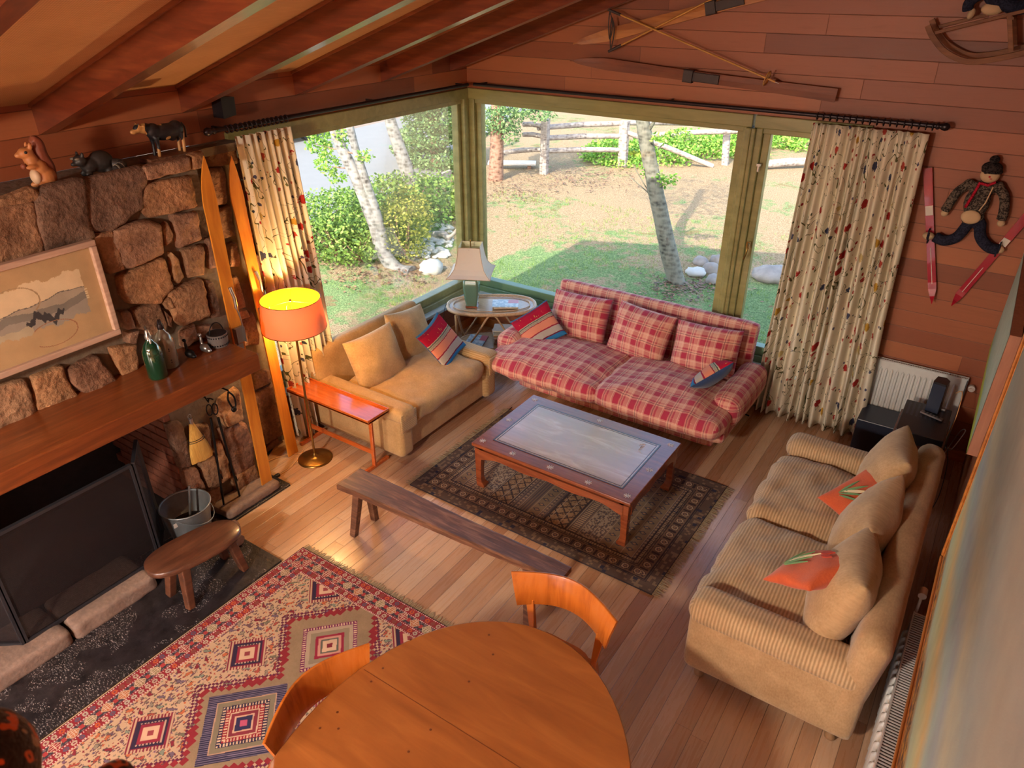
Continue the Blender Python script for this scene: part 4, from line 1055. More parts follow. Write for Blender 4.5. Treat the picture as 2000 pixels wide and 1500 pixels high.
for sa, sb in ((-1, -1), (1, -1), (1, 1), (-1, 1)):
    m = MB(); m.tube(smooth_path([wt(sa*.30, sb*.2, 0.004), wt(sa*.32, sb*.205, .15), wt(sa*.36, sb*.21, .35), wt(sa*.37, sb*.21, .56)], 5), .0135, 8); m.build('leg', M['rattan'], t)
    m = MB(); m.tube(smooth_path([wt(sa*.315, sb*.20, .12), wt(sa*.16, sb*.22, .34), wt(sa*.05, sb*.235, .53), wt(0, sb*.235, .56)], 5), .010, 8); m.build('bent_brace', M['rattan'], t)
# ------------------------------------------------------------------ floor lamp
def shade_mat(name, c, tr, ti):
    t = NT(name); g = t.n('ShaderNodeNewGeometry')
    w = t.noise(t.scale(t.coord('UV'), (300, 300, 1)), 1, 1)
    d = t.n('ShaderNodeBsdfDiffuse'); t.set(d.inputs[0], t.mix(t.math('MULTIPLY', w, .3), lin(c), tuple(x*.7 for x in lin(c))))
    tl = t.n('ShaderNodeBsdfTranslucent'); tl.inputs[0].default_value = (*lin(tr), 1)
    mx = t.n('ShaderNodeMixShader'); mx.inputs[0].default_value = ti
    t.l(d.outputs[0], mx.inputs[1]); t.l(tl.outputs[0], mx.inputs[2]); t.l(mx.outputs[0], t.out.inputs[0]); return t.m
M['shade_drum'] = shade_mat('linen_drum_shade', 'ac8e72', 'ff9a60', .11)
M['shade_in'] = shade_mat('yellow_shade_lining', 'f0c21c', 'ffc050', .4)
M['shade_pagoda'] = shade_mat('silk_shade', 'efe6d6', 'e8c8a0', .35)
M['shade_pin'] = plain('cream_shade_lining', 'e8dcae', .6)
def emit_mat(name, c, st):
    t = NT(name); e = t.n('ShaderNodeEmission'); e.inputs[0].default_value = (*c, 1); e.inputs[1].default_value = st; t.l(e.outputs[0], t.out.inputs[0]); return t.m
M['bulb'] = emit_mat('glowing_bulb', (1, .72, .32), 14)
LX, LY = -4.25, 3.335
t = thing('floor_lamp', 'brass floor lamp with lit orange drum shade between the chimney and the tan loveseat', 'floor lamp', (LX, LY, 0))
m = MB(); m.lathe([(.145, 0), (.145, .008), (.13, .016), (.06, .026), (.02, .04), (.012, .06)], (LX, LY, 0), 32); m.build('base', M['brass'], t)
m = MB(); m.tube([(LX, LY, .03), (LX, LY, 1.24)], .0095, 10); m.build('pole', M['brass'], t)
m = MB(); m.tube([(LX, LY, 1.24), (LX+.03, LY+.02, 1.27)], .016, 10); m.tube([(LX, LY, 1.24), (LX-.04, LY, 1.27)], .014, 10)
m.tube([(LX, LY, 1.24), (LX, LY, 1.445)], .004, 6); m.ell((LX, LY, 1.45), (.012, .012, .01)); m.build('lamp_socket', M['brass'], t)
ZB, ZT = 1.225, 1.465
m = MB(); m.lathe([(.245, ZB), (.222, ZT)], (LX, LY, 0), 48, caps=False); o = m.build('lamp_shade', M['shade_drum'], t)
m = MB(); m.lathe([(.2425, ZB+.002), (.2195, ZT-.001)], (LX, LY, 0), 48, caps=False); m.build('shade_lining', M['shade_in'], o, label='bright yellow lining')
m = MB()
for z, r_ in ((ZB, .245), (ZT, .222)): m.tube([(LX+r_*math.cos(2*math.pi*k/48), LY+r_*math.sin(2*math.pi*k/48), z) for k in range(48)], .003, 6, closed=True)
for k in range(3):
    a = 2*math.pi*k/3+.3; m.tube([(LX, LY, 1.445), (LX+.222*math.cos(a), LY+.222*math.sin(a), ZT-.012)], .0022, 5)
m.build('wire_ring', M['brass'], o)
m = MB(); m.ell((LX+.09, LY+.03, 1.31), (.03, .03, .042)); m.build('light_bulb', M['bulb'], t)
m = MB(); hoop = [(LX-.03+.03*math.cos(a), LY, 1.36+.05*math.sin(a)) for a in [math.pi*k/8 for k in range(9)]]; m.tube(hoop, .0022, 5); m.build('harp', M['brass'], t)
lamp = bpy.data.objects.new('floor_lamp_light', bpy.data.lights.new('floor_lamp_light', 'POINT')); col.objects.link(lamp)
lamp.location = (0.0, 0.0, 1.33); lamp.parent = t; lamp.data.energy = 24; lamp.data.color = (1, .62, .27); lamp.data.shadow_soft_size = .045
def fl_cord(pts):
    m = MB(); m.tube(smooth_path(pts, 8), .003, 6); m.build('power_cord', M['cord_white'], bpy.data.objects['floor_lamp'], label='thin cream cable')
def cable(name, label, pts, r, mat, cat='cable'):
    m = MB(); P = smooth_path(pts, 8); m.tube(P, r, 6); return m.build(name, M[mat], at_=P[0], label=label, category=cat)
pz = lambda u, v, z=.006: at(u, v, 'z', z)
fl_cord([pz(590, 885), pz(560, 888), pz(525, 900), pz(512, 905)])
fl_cord([pz(592, 880), pz(583, 895), pz(565, 915), pz(545, 928)])
m = MB(); p = pz(541, 929, .012); m.cbox(p, (.03, .05, .022)); m.build('cable_switch', M['cord_dark'], at_=p, label='small dark inline switch on the floor by the hearth corner', category='switch', bevel=.005)
m = MB(); a = pz(520, 892, .008); b_ = pz(541, 862, .008); m.tube([a, b_], .011, 6); m.build('dark_strip', M['black_iron'], at_=(a+b_)/2, label='short dark strip on the floor along the stone behind the leaning skis', category='rod')  # thin dark strip along the foot of the stonework

# ------------------------------------------------------------------ table lamp
M['celadon'] = plain('green_glazed_ceramic', '5d7a66', .22, 0, .06, 6, Coat_Weight=.6)
TX, TY = -4.27, 5.63
t = thing('table_lamp', 'green ceramic table lamp with flared square cream shade on the rattan table', 'table lamp', (TX, TY, .59), 0)
def sq(w, z, rot=R(28), cx=TX, cy=TY, ind=0, k=6):
    out = []; c, s_ = math.cos(rot), math.sin(rot)
    cs = [(-1,-1), (1,-1), (1,1), (-1,1)]
    for i in range(4):
        a = cs[i]; b2 = cs[(i+1) % 4]
        for j in range(k):
            f = j/k; x = a[0]+(b2[0]-a[0])*f; y = a[1]+(b2[1]-a[1])*f; q = 1-ind*math.sin(math.pi*f)
            x *= w*q; y *= w*q; out.append(Vector((cx+x*c-y*s_, cy+x*s_+y*c, z)))
    return out
m = MB(); m.loft([sq(.062, .588), sq(.062, .604)], True, True, False); m.build('foot', M['rosewood'], t, bevel=.003, label='dark wooden foot')
m = MB(); m.loft([sq(.052, .604), sq(.066, .68), sq(.078, .80), sq(.076, .88), sq(.062, .90)], True, True, True); o = m.build('ceramic_body', M['celadon'], t); 
m = MB(); m.tube([(TX, TY, .90), (TX, TY, 1.27)], .006, 8); m.tube([(TX, TY, .93), (TX, TY, 1.0)], .016, 10); m.ell((TX, TY, 1.285), (.008, .008, .018)); m.build('stem', M['brass'], t)
prof = [(.222, .955), (.182, .985), (.15, 1.03), (.132, 1.09), (.12, 1.15), (.112, 1.21), (.108, 1.245)]
m = MB(); m.loft([sq(w, z, ind=.04) for w, z in prof], True, False, False); o = m.build('lamp_shade', M['shade_pagoda'], t)
m = MB(); m.loft([sq(w-.003, z, ind=.04) for w, z in prof], True, False, False); m.build('shade_lining', M['shade_pin'], o)
m = MB()
for i in range(4): m.tube([sq(w, z, ind=.04)[i*6] for w, z in prof], .003, 5)
for w, z in (prof[0], prof[-1]): m.tube(sq(w, z, ind=.04), .003, 5, closed=True)
m.bar(sq(.108, 1.225)[3], sq(.108, 1.225)[15], .004, .004); m.build('shade_piping', M['rattan'], o)
m = MB(); m.tube(smooth_path([wt(-.47, .0, .60), wt(-.50, -.01, .50), wt(-.52, -.02, .2), wt(-.54, -.03, .01)], 8), .003, 6); m.build('power_cord', M['cord_dark'], t)

# ------------------------------------------------------------------ printed matter
M['paper'] = plain('paper_pages', 'c9bda4', .8, 0, .1, 60)
def cover(name, c1, c2, c3):
    t = NT(name); x = t.sep(t.coord()); n = t.noise(t.scale(t.coord(), (1, 1, 1)), 22, 3)
    c = t.mix(t.math('GREATER_THAN', n, .52), lin(c1), lin(c2)); m_ = t.math('MULTIPLY', t.math('GREATER_THAN', x[0], .03), t.math('GREATER_THAN', x[1], .0)); c = t.mix(m_, c, lin(c3)); return t.pbr(c, .3)
M['cover_blue'] = cover('pale_blue_glossy_cover', '8fa6b4', 'c2ccd0', 'c05a62')
p = at(987, 595, 'z', .60)
m = MB(); m.cbox((0, 0, 0), (.27, .19, .008)); o = m.build('magazine', M['cover_blue'], label='pale blue glossy magazine with a red panel on the rattan table', category='magazine', bevel=.002)
o.location = (p.x, p.y, .612); o.rotation_euler = (0, 0, R(33))
m = MB(); m.cbox((0, 0, 0), (.25, .18, .012)); o = m.build('magazine', M['paper'], label='pale magazine under the blue glossy one on the rattan table', category='magazine')
o.location = (p.x+.005, p.y-.002, .602); o.rotation_euler = (0, 0, R(35))
rr = random.Random(12); z = .162
for k, (h, cc) in enumerate(((.022, '8c6a52'), (.016, 'b9ab98'), (.028, '7d5a50'), (.014, 'c2b8a6'), (.024, '9c7a5c'), (.012, 'b8b0a4'), (.03, '8d8a80'), (.012, 'c8c2b6'))):
    q = wt(.13, -.02, z+h/2); mt = plain('book_cloth_%d' % k, cc, .6, 0, .1, 30)
    m = MB(); m.cbox((0, 0, 0), (.23+rr.uniform(-.02, .02), .17+rr.uniform(-.02, .02), h)); o = m.build('book', [mt], label=['brown book at the bottom of the pile under the rattan table', 'pale thin book second from the bottom of the pile under the rattan table', 'thick reddish-brown book third from the bottom of the pile under the rattan table', 'thin cream magazine in the middle of the pile under the rattan table', 'tan book just above the middle of the pile under the rattan table', 'thin grey-white magazine in the upper pile under the rattan table', 'thick grey book second from the top of the pile under the rattan table', 'pale magazine topmost of the pile on the rattan shelf'][k], category='book', bevel=.003)
    o.location = q; o.rotation_euler = (0, 0, R(36+rr.uniform(-8, 8))); o['group'] = 'books piled on the rattan shelf'; z += h+.0005
m = MB(); m.cbox((0, 0, 0), (.2, .26, .012)); o = m.build('magazine', M['cover_blue'], label='bluish magazine lying at the left of the rattan lower shelf', category='magazine'); o.location = wt(-.17, 0, .167); o.rotation_euler = (0, 0, R(20))

# ------------------------------------------------------------------ things on and above the mantel
# framed painting: the panel stands in the plane x = -4.25
M['pale_frame'] = wood('pale_limed_frame', '9c7a68', 'c0a08a', .5, 3, 1, 0, .1, 10)
def paint_landscape(X, Y):
    W, H = 1.02, .60
    out = np.empty(X.shape+(3,)); out[:] = lin('b8986f')
    def put(m, c): out[m] = lin(c)
    n = lambda s, a: np.sin(X*s+a)*.012+np.sin(X*s*2.7+a*2)*.006+np.sin(X*s*6.1+a*5)*.003
    e = n(30, 1)+(h2(np.floor(X/.004), np.floor(Y/.02))-.5)*.006
    band = (Y > .15+e+(X*.03)) & (Y < .47+e) & (X > .08+n(40, 3)*.5+Y*.05) & (X < .93+e*2)
    put(band, 'd9c19c')
    h1 = .33+n(9, .5)+.05*(X-.5); put(band & (Y < h1), 'a89a86')
    h2_ = .29+n(12, 2)+.04*(X-.4); put(band & (Y < h2_), '80786e'); put(band & (Y < h2_-.05), '9c9284')
    put(band & (Y < .22+n(15, 4)) & (X < .6), 'b5a68a')
    dk = ((X-.68)/.11)**2+((Y-.235-n(40, 1)*2)/.028)**2 < 1; put(dk, '3c3a3c')
    dk = ((X-.22)/.1)**2+((Y-.2-n(30, 1)*2)/.022)**2 < 1; put(dk, '4a4846')
    put(band & (np.abs(Y-(h1))<.003), '6e665c')
    put((np.abs(np.hypot((X-.55)/.13, (Y-.37)/.1)-1) < .03) & (Y > .3), 'a58a68')
    put((np.abs(np.hypot((X-.7)/.13, (Y-.12)/.08)-1) < .03) & (X > .6), '9c6e50')
    sg = (X > .925) & (X < .94) & (Y > .27) & (Y < .34) & (np.sin(Y*420) > .1); put(sg, 'd8c8a0')
    return out
M['canvas'] = attr_mat('painted_board', .6, .2, 200)
y1 = 2.045; y0 = y1-1.08; z0, z1 = 1.68, 2.275
t = thing('framed_picture', 'abstract grey and cream landscape picture in a pale wooden frame leaning over the mantel', 'picture', (-4.24, (y0+y1)/2, z0))
m = MB(); X_ = -4.285
for lo, hi in (((y0, z0), (y1, z0+.035)), ((y0, z1-.035), (y1, z1)), ((y0, z0+.035), (y0+.035, z1-.035)), ((y1-.035, z0+.035), (y1, z1-.035))): m.box((X_, lo[0], lo[1]), (X_+.045, hi[0], hi[1]))
m.build('picture_frame', M['pale_frame'], t, bevel=.006)
me = paint_grid(255, 140, y1-y0-.06, z1-z0-.06, lambda X, Y: paint_landscape(X, Y*1.12)); me.materials.append(M['canvas'])
o = bpy.data.objects.new('painted_panel', me); col.objects.link(o); o.parent = t
o.matrix_local = Matrix.Translation(Vector((X_+.018, y0+.03, z0+.03))-Vector((-4.24, (y0+y1)/2, z0))) @ Matrix(((0,0,1,0),(1,0,0,0),(0,1,0,0),(0,0,0,1)))
# syphon bottles
M['green_glass'] = plain('dark_green_glass', '10402a', .08, 0, .1, 4, Coat_Weight=1, Transmission_Weight=.35)
M['clear_glass'] = plain('frosted_old_glass', '8d8270', .25, 0, .15, 8, Coat_Weight=.6, Transmission_Weight=.25)
ZM = 1.373
def syphon(x, y, mat, hmat, label, tall, facing):
    t = thing('soda_siphon', label, 'soda siphon', (x, y, ZM))
    m = MB(); m.lathe([(.052, 0), (.060, .01), (.060, tall*.55), (.057, tall*.66), (.040, tall*.79), (.022, tall*.87), (.017, tall*.92)], (x, y, ZM), 24); m.build('glass_body', mat, t)
    d = Vector((math.cos(facing), math.sin(facing), 0)); z = ZM+tall*.92
    m = MB(); m.lathe([(.02, 0), (.022, .02), (.015, .035), (.012, .06)], (x, y, z), 14); m.tube([Vector((x, y, z+.035)), Vector((x, y, z+.04))+d*.03, Vector((x, y, z+.02))+d*.055, Vector((x, y, z-.01))+d*.06], .006, 7)
    m.tube([Vector((x, y, z+.06)), Vector((x, y, z+.07))-d*.03, Vector((x, y, z+.05))-d*.06], .005, 6); m.build('siphon_head', hmat, t); return t
syphon(-4.13, 2.14, M['green_glass'], M['steel'], 'dark green glass soda siphon with metal head on the mantel', .29, -.4)
t = syphon(-4.20, 2.27, M['clear_glass'], M['dark_iron_rod'], 'pale frosted glass soda siphon standing right of the green one', .29, 2.6)
m = MB()
for z in (.05, .065, .13, .143): m.cbox((-4.143, 2.255, ZM+z), (.006, .008, .008))
m.build('printed_mark', M['black_plastic'], t)
for (x, y, lb) in ((-4.2, 2.42, 'small dark duck-shaped figurine on the mantel'), (-4.19, 2.53, 'small grey duck-shaped figurine on the mantel beside the tin')):
    m = MB(); m.ell((x, y, ZM+.028), (.04, .028, .028)); m.ell((x-.025, y, ZM+.07), (.011, .010, .045)); m.ell((x-.03, y, ZM+.115), (.016, .012, .012)); m.ell((x+.02, y, ZM+.02), (.045, .02, .02))
    o = m.build('duck_figurine', M['steel'] if 'grey' in lb else M['black_iron'], at_=(x, y, ZM), label=lb, category='figurine', group='little figurines on the mantel'); fuse(o, .004, 1)
t = thing('wicker_box', 'small grey and black laced drum-shaped tin with hoop handle at the mantel end', 'tin', (-4.2, 2.645, ZM))
m = MB(); m.lathe([(.062, 0), (.066, .01), (.068, .085), (.07, .09)], (-4.2, 2.645, ZM), 28); m.build('tin_body', M['grey_plastic'], t)
m = MB(); m.lathe([(.064, .0), (.0, .001)], (-4.2, 2.645, ZM+.091), 28); m.build('dark_contents', M['black_plastic'], t)
m = MB()
for z in (.018, .075):
    for k in range(26):
        a = 2*math.pi*k/26; m.cbox((-4.2+.0685*math.cos(a), 2.645+.0685*math.sin(a), ZM+z), (.006, .006, .008))
m.build('lacing', M['black_plastic'], t)
m = MB(); m.tube([(-4.2, 2.645+.055*math.cos(a), ZM+.085+.08*math.sin(a)) for a in [math.pi*k/12 for k in range(13)]], .004, 6); m.build('hoop_handle', M['black_iron'], t)

# ------------------------------------------------------------------ animal figures on the ledge
M['squirrel'] = plain('tan_painted_wood', 'b07040', .5, 0, .15, 8); M['squirrel_belly'] = plain('pale_painted_wood', 'c9a888', .5)
M['dark_paint'] = plain('near_black_paint', '1c191b', .45); M['racc'] = plain('dark_grey_paint', '2e2826', .5, 0, .25, 22); M['racc_l'] = plain('light_grey_paint', '7c7264', .5)
M['cream_paint'] = plain('cream_paint', 'c9925c', .5); M['redbrown'] = plain('red_brown_fur_paint', '7a3c26', .6, 0, .25, 30)
ZL = 2.557
# squirrel: upright, facing left (-y)
sx, sy = -4.44, 1.955
t = thing('squirrel_figurine', 'upright tan carved squirrel on the stone ledge, leftmost of the animal figures', 'figurine', (sx, sy, ZL))
m = MB(); m.ell((sx, sy+.02, ZL+.06), (.05, .058, .06)); m.ell((sx, sy-.0, ZL+.11), (.042, .045, .055)); m.ell((sx, sy-.03, ZL+.165), (.035, .036, .04)); m.ell((sx, sy-.045, ZL+.20), (.032, .042, .032)); m.ell((sx, sy-.08, ZL+.195), (.018, .024, .016))
m.ell((sx+.02, sy-.02, ZL+.235), (.009, .012, .02)); m.ell((sx-.02, sy-.02, ZL+.235), (.009, .012, .02)); m.ell((sx+.03, sy-.045, ZL+.13), (.016, .034, .014)); m.ell((sx-.03, sy-.045, ZL+.13), (.016, .034, .014)); m.ell((sx+.035, sy+.0, ZL+.025), (.022, .055, .022)); m.ell((sx-.035, sy, ZL+.025), (.022, .055, .022))
fuse(m.build('body', M['squirrel'], t), .005)
m = MB(); m.tube(smooth_path([(sx-.01, sy+.055, ZL+.03), (sx-.02, sy+.06, ZL+.10), (sx-.02, sy+.035, ZL+.17), (sx-.02, sy+.035, ZL+.24), (sx-.01, sy+.01, ZL+.265)], 5), [.02+.02*math.sin(math.pi*k/20) for k in range(21)], 10); fuse(m.build('bushy_tail', M['redbrown'], t), .006)
m = MB(); m.ell((sx+.012, sy-.035, ZL+.075), (.036, .026, .04)); m.build('pale_belly', M['squirrel_belly'], t)
m = MB(); m.ell((sx+.029, sy-.055, ZL+.208), (.005, .008, .008)); m.ell((sx-.029, sy-.055, ZL+.208), (.005, .008, .008)); m.build('eye', M['dark_paint'], t)
m = MB(); m.ell((sx, sy-.075, ZL+.135), (.016, .014, .016)); m.build('nut', M['redbrown'], t)
# raccoon, facing left
sx, sy = -4.5, 2.28
t = thing('raccoon_figurine', 'dark grey raccoon figure crouching on the stone ledge between squirrel and cow', 'figurine', (sx, sy, ZL))
m = MB(); m.ell((sx, sy+.05, ZL+.075), (.05, .075, .062)); m.ell((sx, sy-.02, ZL+.065), (.045, .055, .045)); m.ell((sx+.01, sy-.075, ZL+.10), (.04, .036, .034)); m.ell((sx+.015, sy-.112, ZL+.088), (.015, .022, .013))
for a in (-.028, .03): m.ell((sx+a+.008, sy-.065, ZL+.135), (.011, .009, .016)); m.ell((sx+a, sy-.05, ZL+.02), (.014, .022, .02)); m.ell((sx+a, sy+.08, ZL+.02), (.02, .03, .02))
fuse(m.build('body', M['racc'], t), .005)
m = MB(); T_ = smooth_path([(sx+.02, sy+.11, ZL+.05), (sx+.05, sy+.14, ZL+.045), (sx+.07, sy+.12, ZL+.035), (sx+.08, sy+.08, ZL+.03)], 6); m.tube(T_, [.034, .032, .02], 12); tl = m.build('tail', M['racc'], t)
m = MB()
for k in (3, 7, 11, 15): m.tube([T_[k], T_[k+1]], .0335-.0004*k, 14)
m.build('tail_band', M['racc_l'], tl)
m = MB(); m.ell((sx+.032, sy-.095, ZL+.115), (.012, .016, .008)); m.ell((sx-.01, sy-.1, ZL+.115), (.012, .016, .008)); m.build('brow', M['racc_l'], t)
# cow on a small plank, facing left
sx, sy = -4.55, 2.80; zc = ZL+.03
t = thing('cow_figurine', 'black and cream carved cow standing on a small wooden plank on the stone ledge', 'figurine', (sx, sy, ZL))
m = MB(); m.box((sx-.06, sy-.17, ZL), (sx+.07, sy+.20, ZL+.03)); m.build('wooden_base', M['rustic'], t, bevel=.003)
def cow_mat():
    t_ = NT('cow_patches'); n = t_.noise(t_.coord(), 9, 1); c = t_.mix(t_.math('GREATER_THAN', n, .54), lin('1d1a1e'), lin('c08a50')); return t_.pbr(c, .45)
M['cow'] = cow_mat()
m = MB(); z = zc+.02
m.ell((sx, sy+.02, z+.115), (.045, .12, .052)); m.ell((sx, sy+.09, z+.125), (.042, .05, .052)); m.ell((sx, sy-.07, z+.13), (.038, .05, .05)); m.ell((sx, sy-.12, z+.155), (.024, .05, .032)); m.ell((sx, sy-.165, z+.16), (.022, .03, .026)); m.ell((sx, sy-.195, z+.145), (.016, .026, .016)); m.ell((sx, sy+.055, z+.07), (.022, .026, .018))
for a in (-.026, .026):
    for yy in (-.075, .105):
        m.tube([(sx+a, sy+yy, z+.1), (sx+a, sy+yy+.004, z+.05), (sx+a, sy+yy-.002, zc-.002)], [.02, .011, .012], 8)
    m.ell((sx+a*1.5, sy-.15, z+.175), (.016, .007, .007)); m.tube([(sx+a*.5, sy-.16, z+.18), (sx+a*.9, sy-.17, z+.205)], [.006, .002], 6)
fuse(m.build('body', M['cow'], t), .005)
m = MB(); m.tube(smooth_path([(sx, sy+.135, z+.155), (sx, sy+.155, z+.12), (sx, sy+.15, z+.06)], 4), [.006]*8+[.009], 6); m.build('tail', M['dark_paint'], t)
# small black speaker under a rafter
p = at(438, 212, 'x', -4.70)
m = MB(); m.prism([(-.055, -.06), (.055, -.045), (.06, .075), (-.05, .085)], p+Vector((-.06, 0, 0)), (0, 1, 0), (0, 0, 1), (.11, 0, 0))
o = m.build('wall_speaker', M['black_plastic'], at_=p, label='small black loudspeaker fixed high on the left wall under a rafter', category='loudspeaker', bevel=.01)
m = MB(); m.bar(p+Vector((-.095, 0, .03)), p+Vector((-.05, 0, .03)), .02, .03); m.build('bracket', M['black_iron'], o)

# ------------------------------------------------------------------ skis leaning on the chimney
M['ski_wood'] = wood('varnished_ski_wood', 'b5641c', 'e0922e', .3, 2, 2, .35, .04, 8)
def lean_ski(label, bot, top, w):
    bot = Vector(bot); top = Vector(top); t = thing('wooden_ski', label, 'ski', bot)
    d = (top-bot); L = d.length; d.normalize(); wdir = Vector((0, 1, 0)); wdir = (wdir-d*wdir.dot(d)).normalized(); n_ = wdir.cross(d)
    if n_.x < 0: n_ = -n_
    rings = []
    for k in range(41):
        u = k/40
        if u > .86: q = (u-.86)/.14; ww = w*(1-q**2.2)*1.04+.002; off = .035*q*q
        else: ww = w*(1-.12*math.sin(math.pi*u/.86)); off = 0
        th = .018-.008*abs(u-.45)*2
        c = bot+d*L*u+n_*(off+th/2+.004)
        rings.append([c-wdir*ww/2-n_*th/2, c+wdir*ww/2-n_*th/2, c+wdir*ww/2+n_*th/2, c-wdir*ww/2+n_*th/2])
    m = MB(); m.loft(rings, True, True, False); m.build('ski_blade', M['ski_wood'], t, bevel=.002)
    def P(u, s_=0, h=.02): return bot+d*L*u+wdir*s_+n_*h
    m = MB(); m.bar(P(.50, 0, .03), P(.545, 0, .03), .075, .02, up=n_); m.bar(P(.50, .034, .04), P(.545, .034, .04), .004, .045, up=n_); m.bar(P(.50, -.034, .04), P(.545, -.034, .04), .004, .045, up=n_); m.build('toe_plate', M['steel'], t)
    m = MB(); m.tube([P(.66, 0, .035), P(.63, .012, .05), P(.60, .014, .045)], .012, 8); m.tube([P(.60, .014, .045), P(.57, .03, .045), P(.545, .04, .04)], .005, 6); m.tube([P(.59, .03, .045), P(.53, .042, .04)], .004, 6); m.build('cable_binding', M['steel'], t)
    m = MB(); m.bar(P(.46, 0, .024), P(.495, 0, .024), .05, .01, up=n_); m.build('heel_plate', M['steel'], t)
    return t
lean_ski('tall varnished wooden ski leaning on the stone beside the mantel end', (-4.22, 2.805, .024), (-4.285, 2.845, 2.60), .1)
lean_ski('tall varnished wooden ski leaning nearer the curtain and floor lamp', (-4.46, 3.27, .004), (-4.60, 3.27, 2.49), .105)

# ------------------------------------------------------------------ fire tools, brush, bucket, stool
M['straw'] = wood('broom_straw', 'a8742c', 'd8a850', .8, 5, 2, 0, .5, 40)
XS = SX+.1
p = at(372, 822, 'x', XS)
t = thing('hearth_brush', 'small straw whisk broom hanging by its grip from the stone under the mantel', 'brush', p)
m = MB(); dirv = Vector((0, .06, -1)).normalized(); rings = []
for k, (w, th) in enumerate(((.016, .014), (.03, .02), (.045, .025), (.06, .03), (.075, .03), (.085, .028), (.09, .02))):
    c = p+dirv*(.02+.052*k); rings.append([c+Vector((math.cos(a)*th, math.sin(a)*w, (rr.uniform(-.012, .012) if k == 6 else 0))) for a in [2*math.pi*q/20 for q in range(20)]])
m.loft(rings); m.build('straw_bristles', M['straw'], t)
m = MB(); m.tube([p+Vector((0, 0, .02)), p+dirv*.035], .015, 10); m.tube([p+Vector((0, .012*math.cos(a), .035+.016*math.sin(a))) for a in [2*math.pi*q/12 for q in range(12)]], .003, 5, closed=True); m.build('grip', M['steel'], t)
m = MB()
for k in (.15, .165): 
    c = p+dirv*k; m.tube([c+Vector((math.cos(a)*.031, math.sin(a)*.062, .0)) for a in [2*math.pi*q/20 for q in range(20)]], .0025, 5, closed=True)
m.build('binding_cord', M['cord_dark'], t)
for lab, u0, v0, u1, v1, hook in (('black iron poker hanging under the mantel, left of the pair', 408, 792, 437, 985, True), ('black iron fire shovel handle hanging under the mantel, right of the pair', 419, 790, 474, 990, False)):
    a = at(u0, v0, 'x', XS+.02); c = at(u1, v1, 'x', XS+.02)
    t = thing('fire_tool', lab, 'fire tool', a)
    m = MB(); q = a.lerp(c, .12); m.tube([q, a.lerp(c, .5), a.lerp(c, .78), c], [.010, .0085, .008, .008], 8); m.build('iron_shaft', M['black_iron'], t)
    m = MB(); m.tube([a+Vector((0, .022*math.cos(b2)-.004, -.035+.045*math.sin(b2))) for b2 in [2*math.pi*k/16 for k in range(16)]], .005, 6, closed=True); m.build('ring_handle', M['black_iron'], t)
    m = MB(); e = a.lerp(c, .68); m.tube([e, e+Vector((.0, .012, -.01)), e+Vector((0, .016, -.05))], .005, 6); m.build('iron_tip', M['black_iron'], t)
a = at(402, 783, 'x', XS); m = MB(); m.tube([a+Vector((-.07, 0, .03)), a+Vector((0, 0, .03)), a+Vector((.03, 0, 0)), a+Vector((.04, 0, .03))], .006, 6); m.tube([a+Vector((.0, .0, .02)), a+Vector((.01, .03, .01)), a+Vector((.03, .04, .0))], .005, 6); m.build('iron_hook', M['black_iron'], at_=a, label='black iron hook carrying the two fire tools', category='hook')
a = at(446, 765, 'x', XS); t = thing('iron_tongs', 'black iron tongs looped over a hook on the stone under the mantel end', 'tongs', a)
m = MB(); m.tube(smooth_path([a, a+Vector((.01, -.022, -.05)), a+Vector((.01, -.005, -.12)), a+Vector((.01, .012, -.16))], 5), .007, 7); m.tube(smooth_path([a, a+Vector((.01, .028, -.05)), a+Vector((.01, .03, -.12)), a+Vector((.01, .0, -.17))], 5), .007, 7); m.build('arm', M['black_iron'], t)
m = MB(); m.ell(a+Vector((.01, .008, -.15)), (.014, .022, .024)); m.tube([a+Vector((-.07, 0, .01)), a+Vector((0, 0, .01))], .007, 6); m.build('jaw', M['black_iron'], t)
a = at(480, 748, 'x', XS-.02); m = MB(); m.tube(smooth_path([a+Vector((-.05, 0, .02)), a, a+Vector((.01, .012, -.05)), a+Vector((.01, .03, -.07)), a+Vector((.01, .04, -.04))], 5), .004, 6); m.build('iron_hook', M['black_iron'], at_=a, label='empty black iron hook right of the wooden ski under the mantel end', category='hook')
bx, by = -4.22, 2.13
t = thing('ash_bucket', 'galvanised metal ash bucket standing on the hearth behind the wooden stool', 'bucket', (bx, by, .018))
m = MB(); m.lathe([(.0, .018), (.125, .018), (.128, .03), (.168, .315), (.172, .325), (.176, .32), (.172, .312), (.164, .315), (.12, .06), (.0, .055)], (bx, by, 0), 36, caps=False); m.build('zinc_body', M['zinc'], t)
m = MB(); m.lathe([(.0, .16), (.08, .165), (.14, .15)], (bx, by, 0), 24, caps=False); m.build('ash', M['soot'], t, kind='stuff', label='dark ash and embers')
m = MB(); m.tube([(bx+.172*math.cos(a), by+.172*math.sin(a), .322) for a in [2*math.pi*k/36 for k in range(36)]], .005, 6, closed=True)
m.tube([(bx+.175*math.cos(a), by+.175*math.sin(a), .30-.10*math.sin((a+.9)/(math.pi)*math.pi)) for a in [-.9+math.pi*k/14 for k in range(15)]], .003, 5); m.build('rim_and_handle', M['zinc'], t)
p = at(337, 1019, 'z', .27)
m = MB(); m.cbox((bx+.1585*math.cos(-1.0), by+.1585*math.sin(-1.0), .265), (.004, .05, .032), None); o = m.build('paper_label', M['white'], t, label='small pale label')
m = MB(); m.tube([(bx-.02, by+.02, .16), (bx-.03, by+.08, .42)], [.010, .008], 8); m.build('shovel_handle', M['steel'], label='thin metal shovel handle sticking out of the ash bucket', category='shovel', at_=(bx-.02, by+.02, .16))
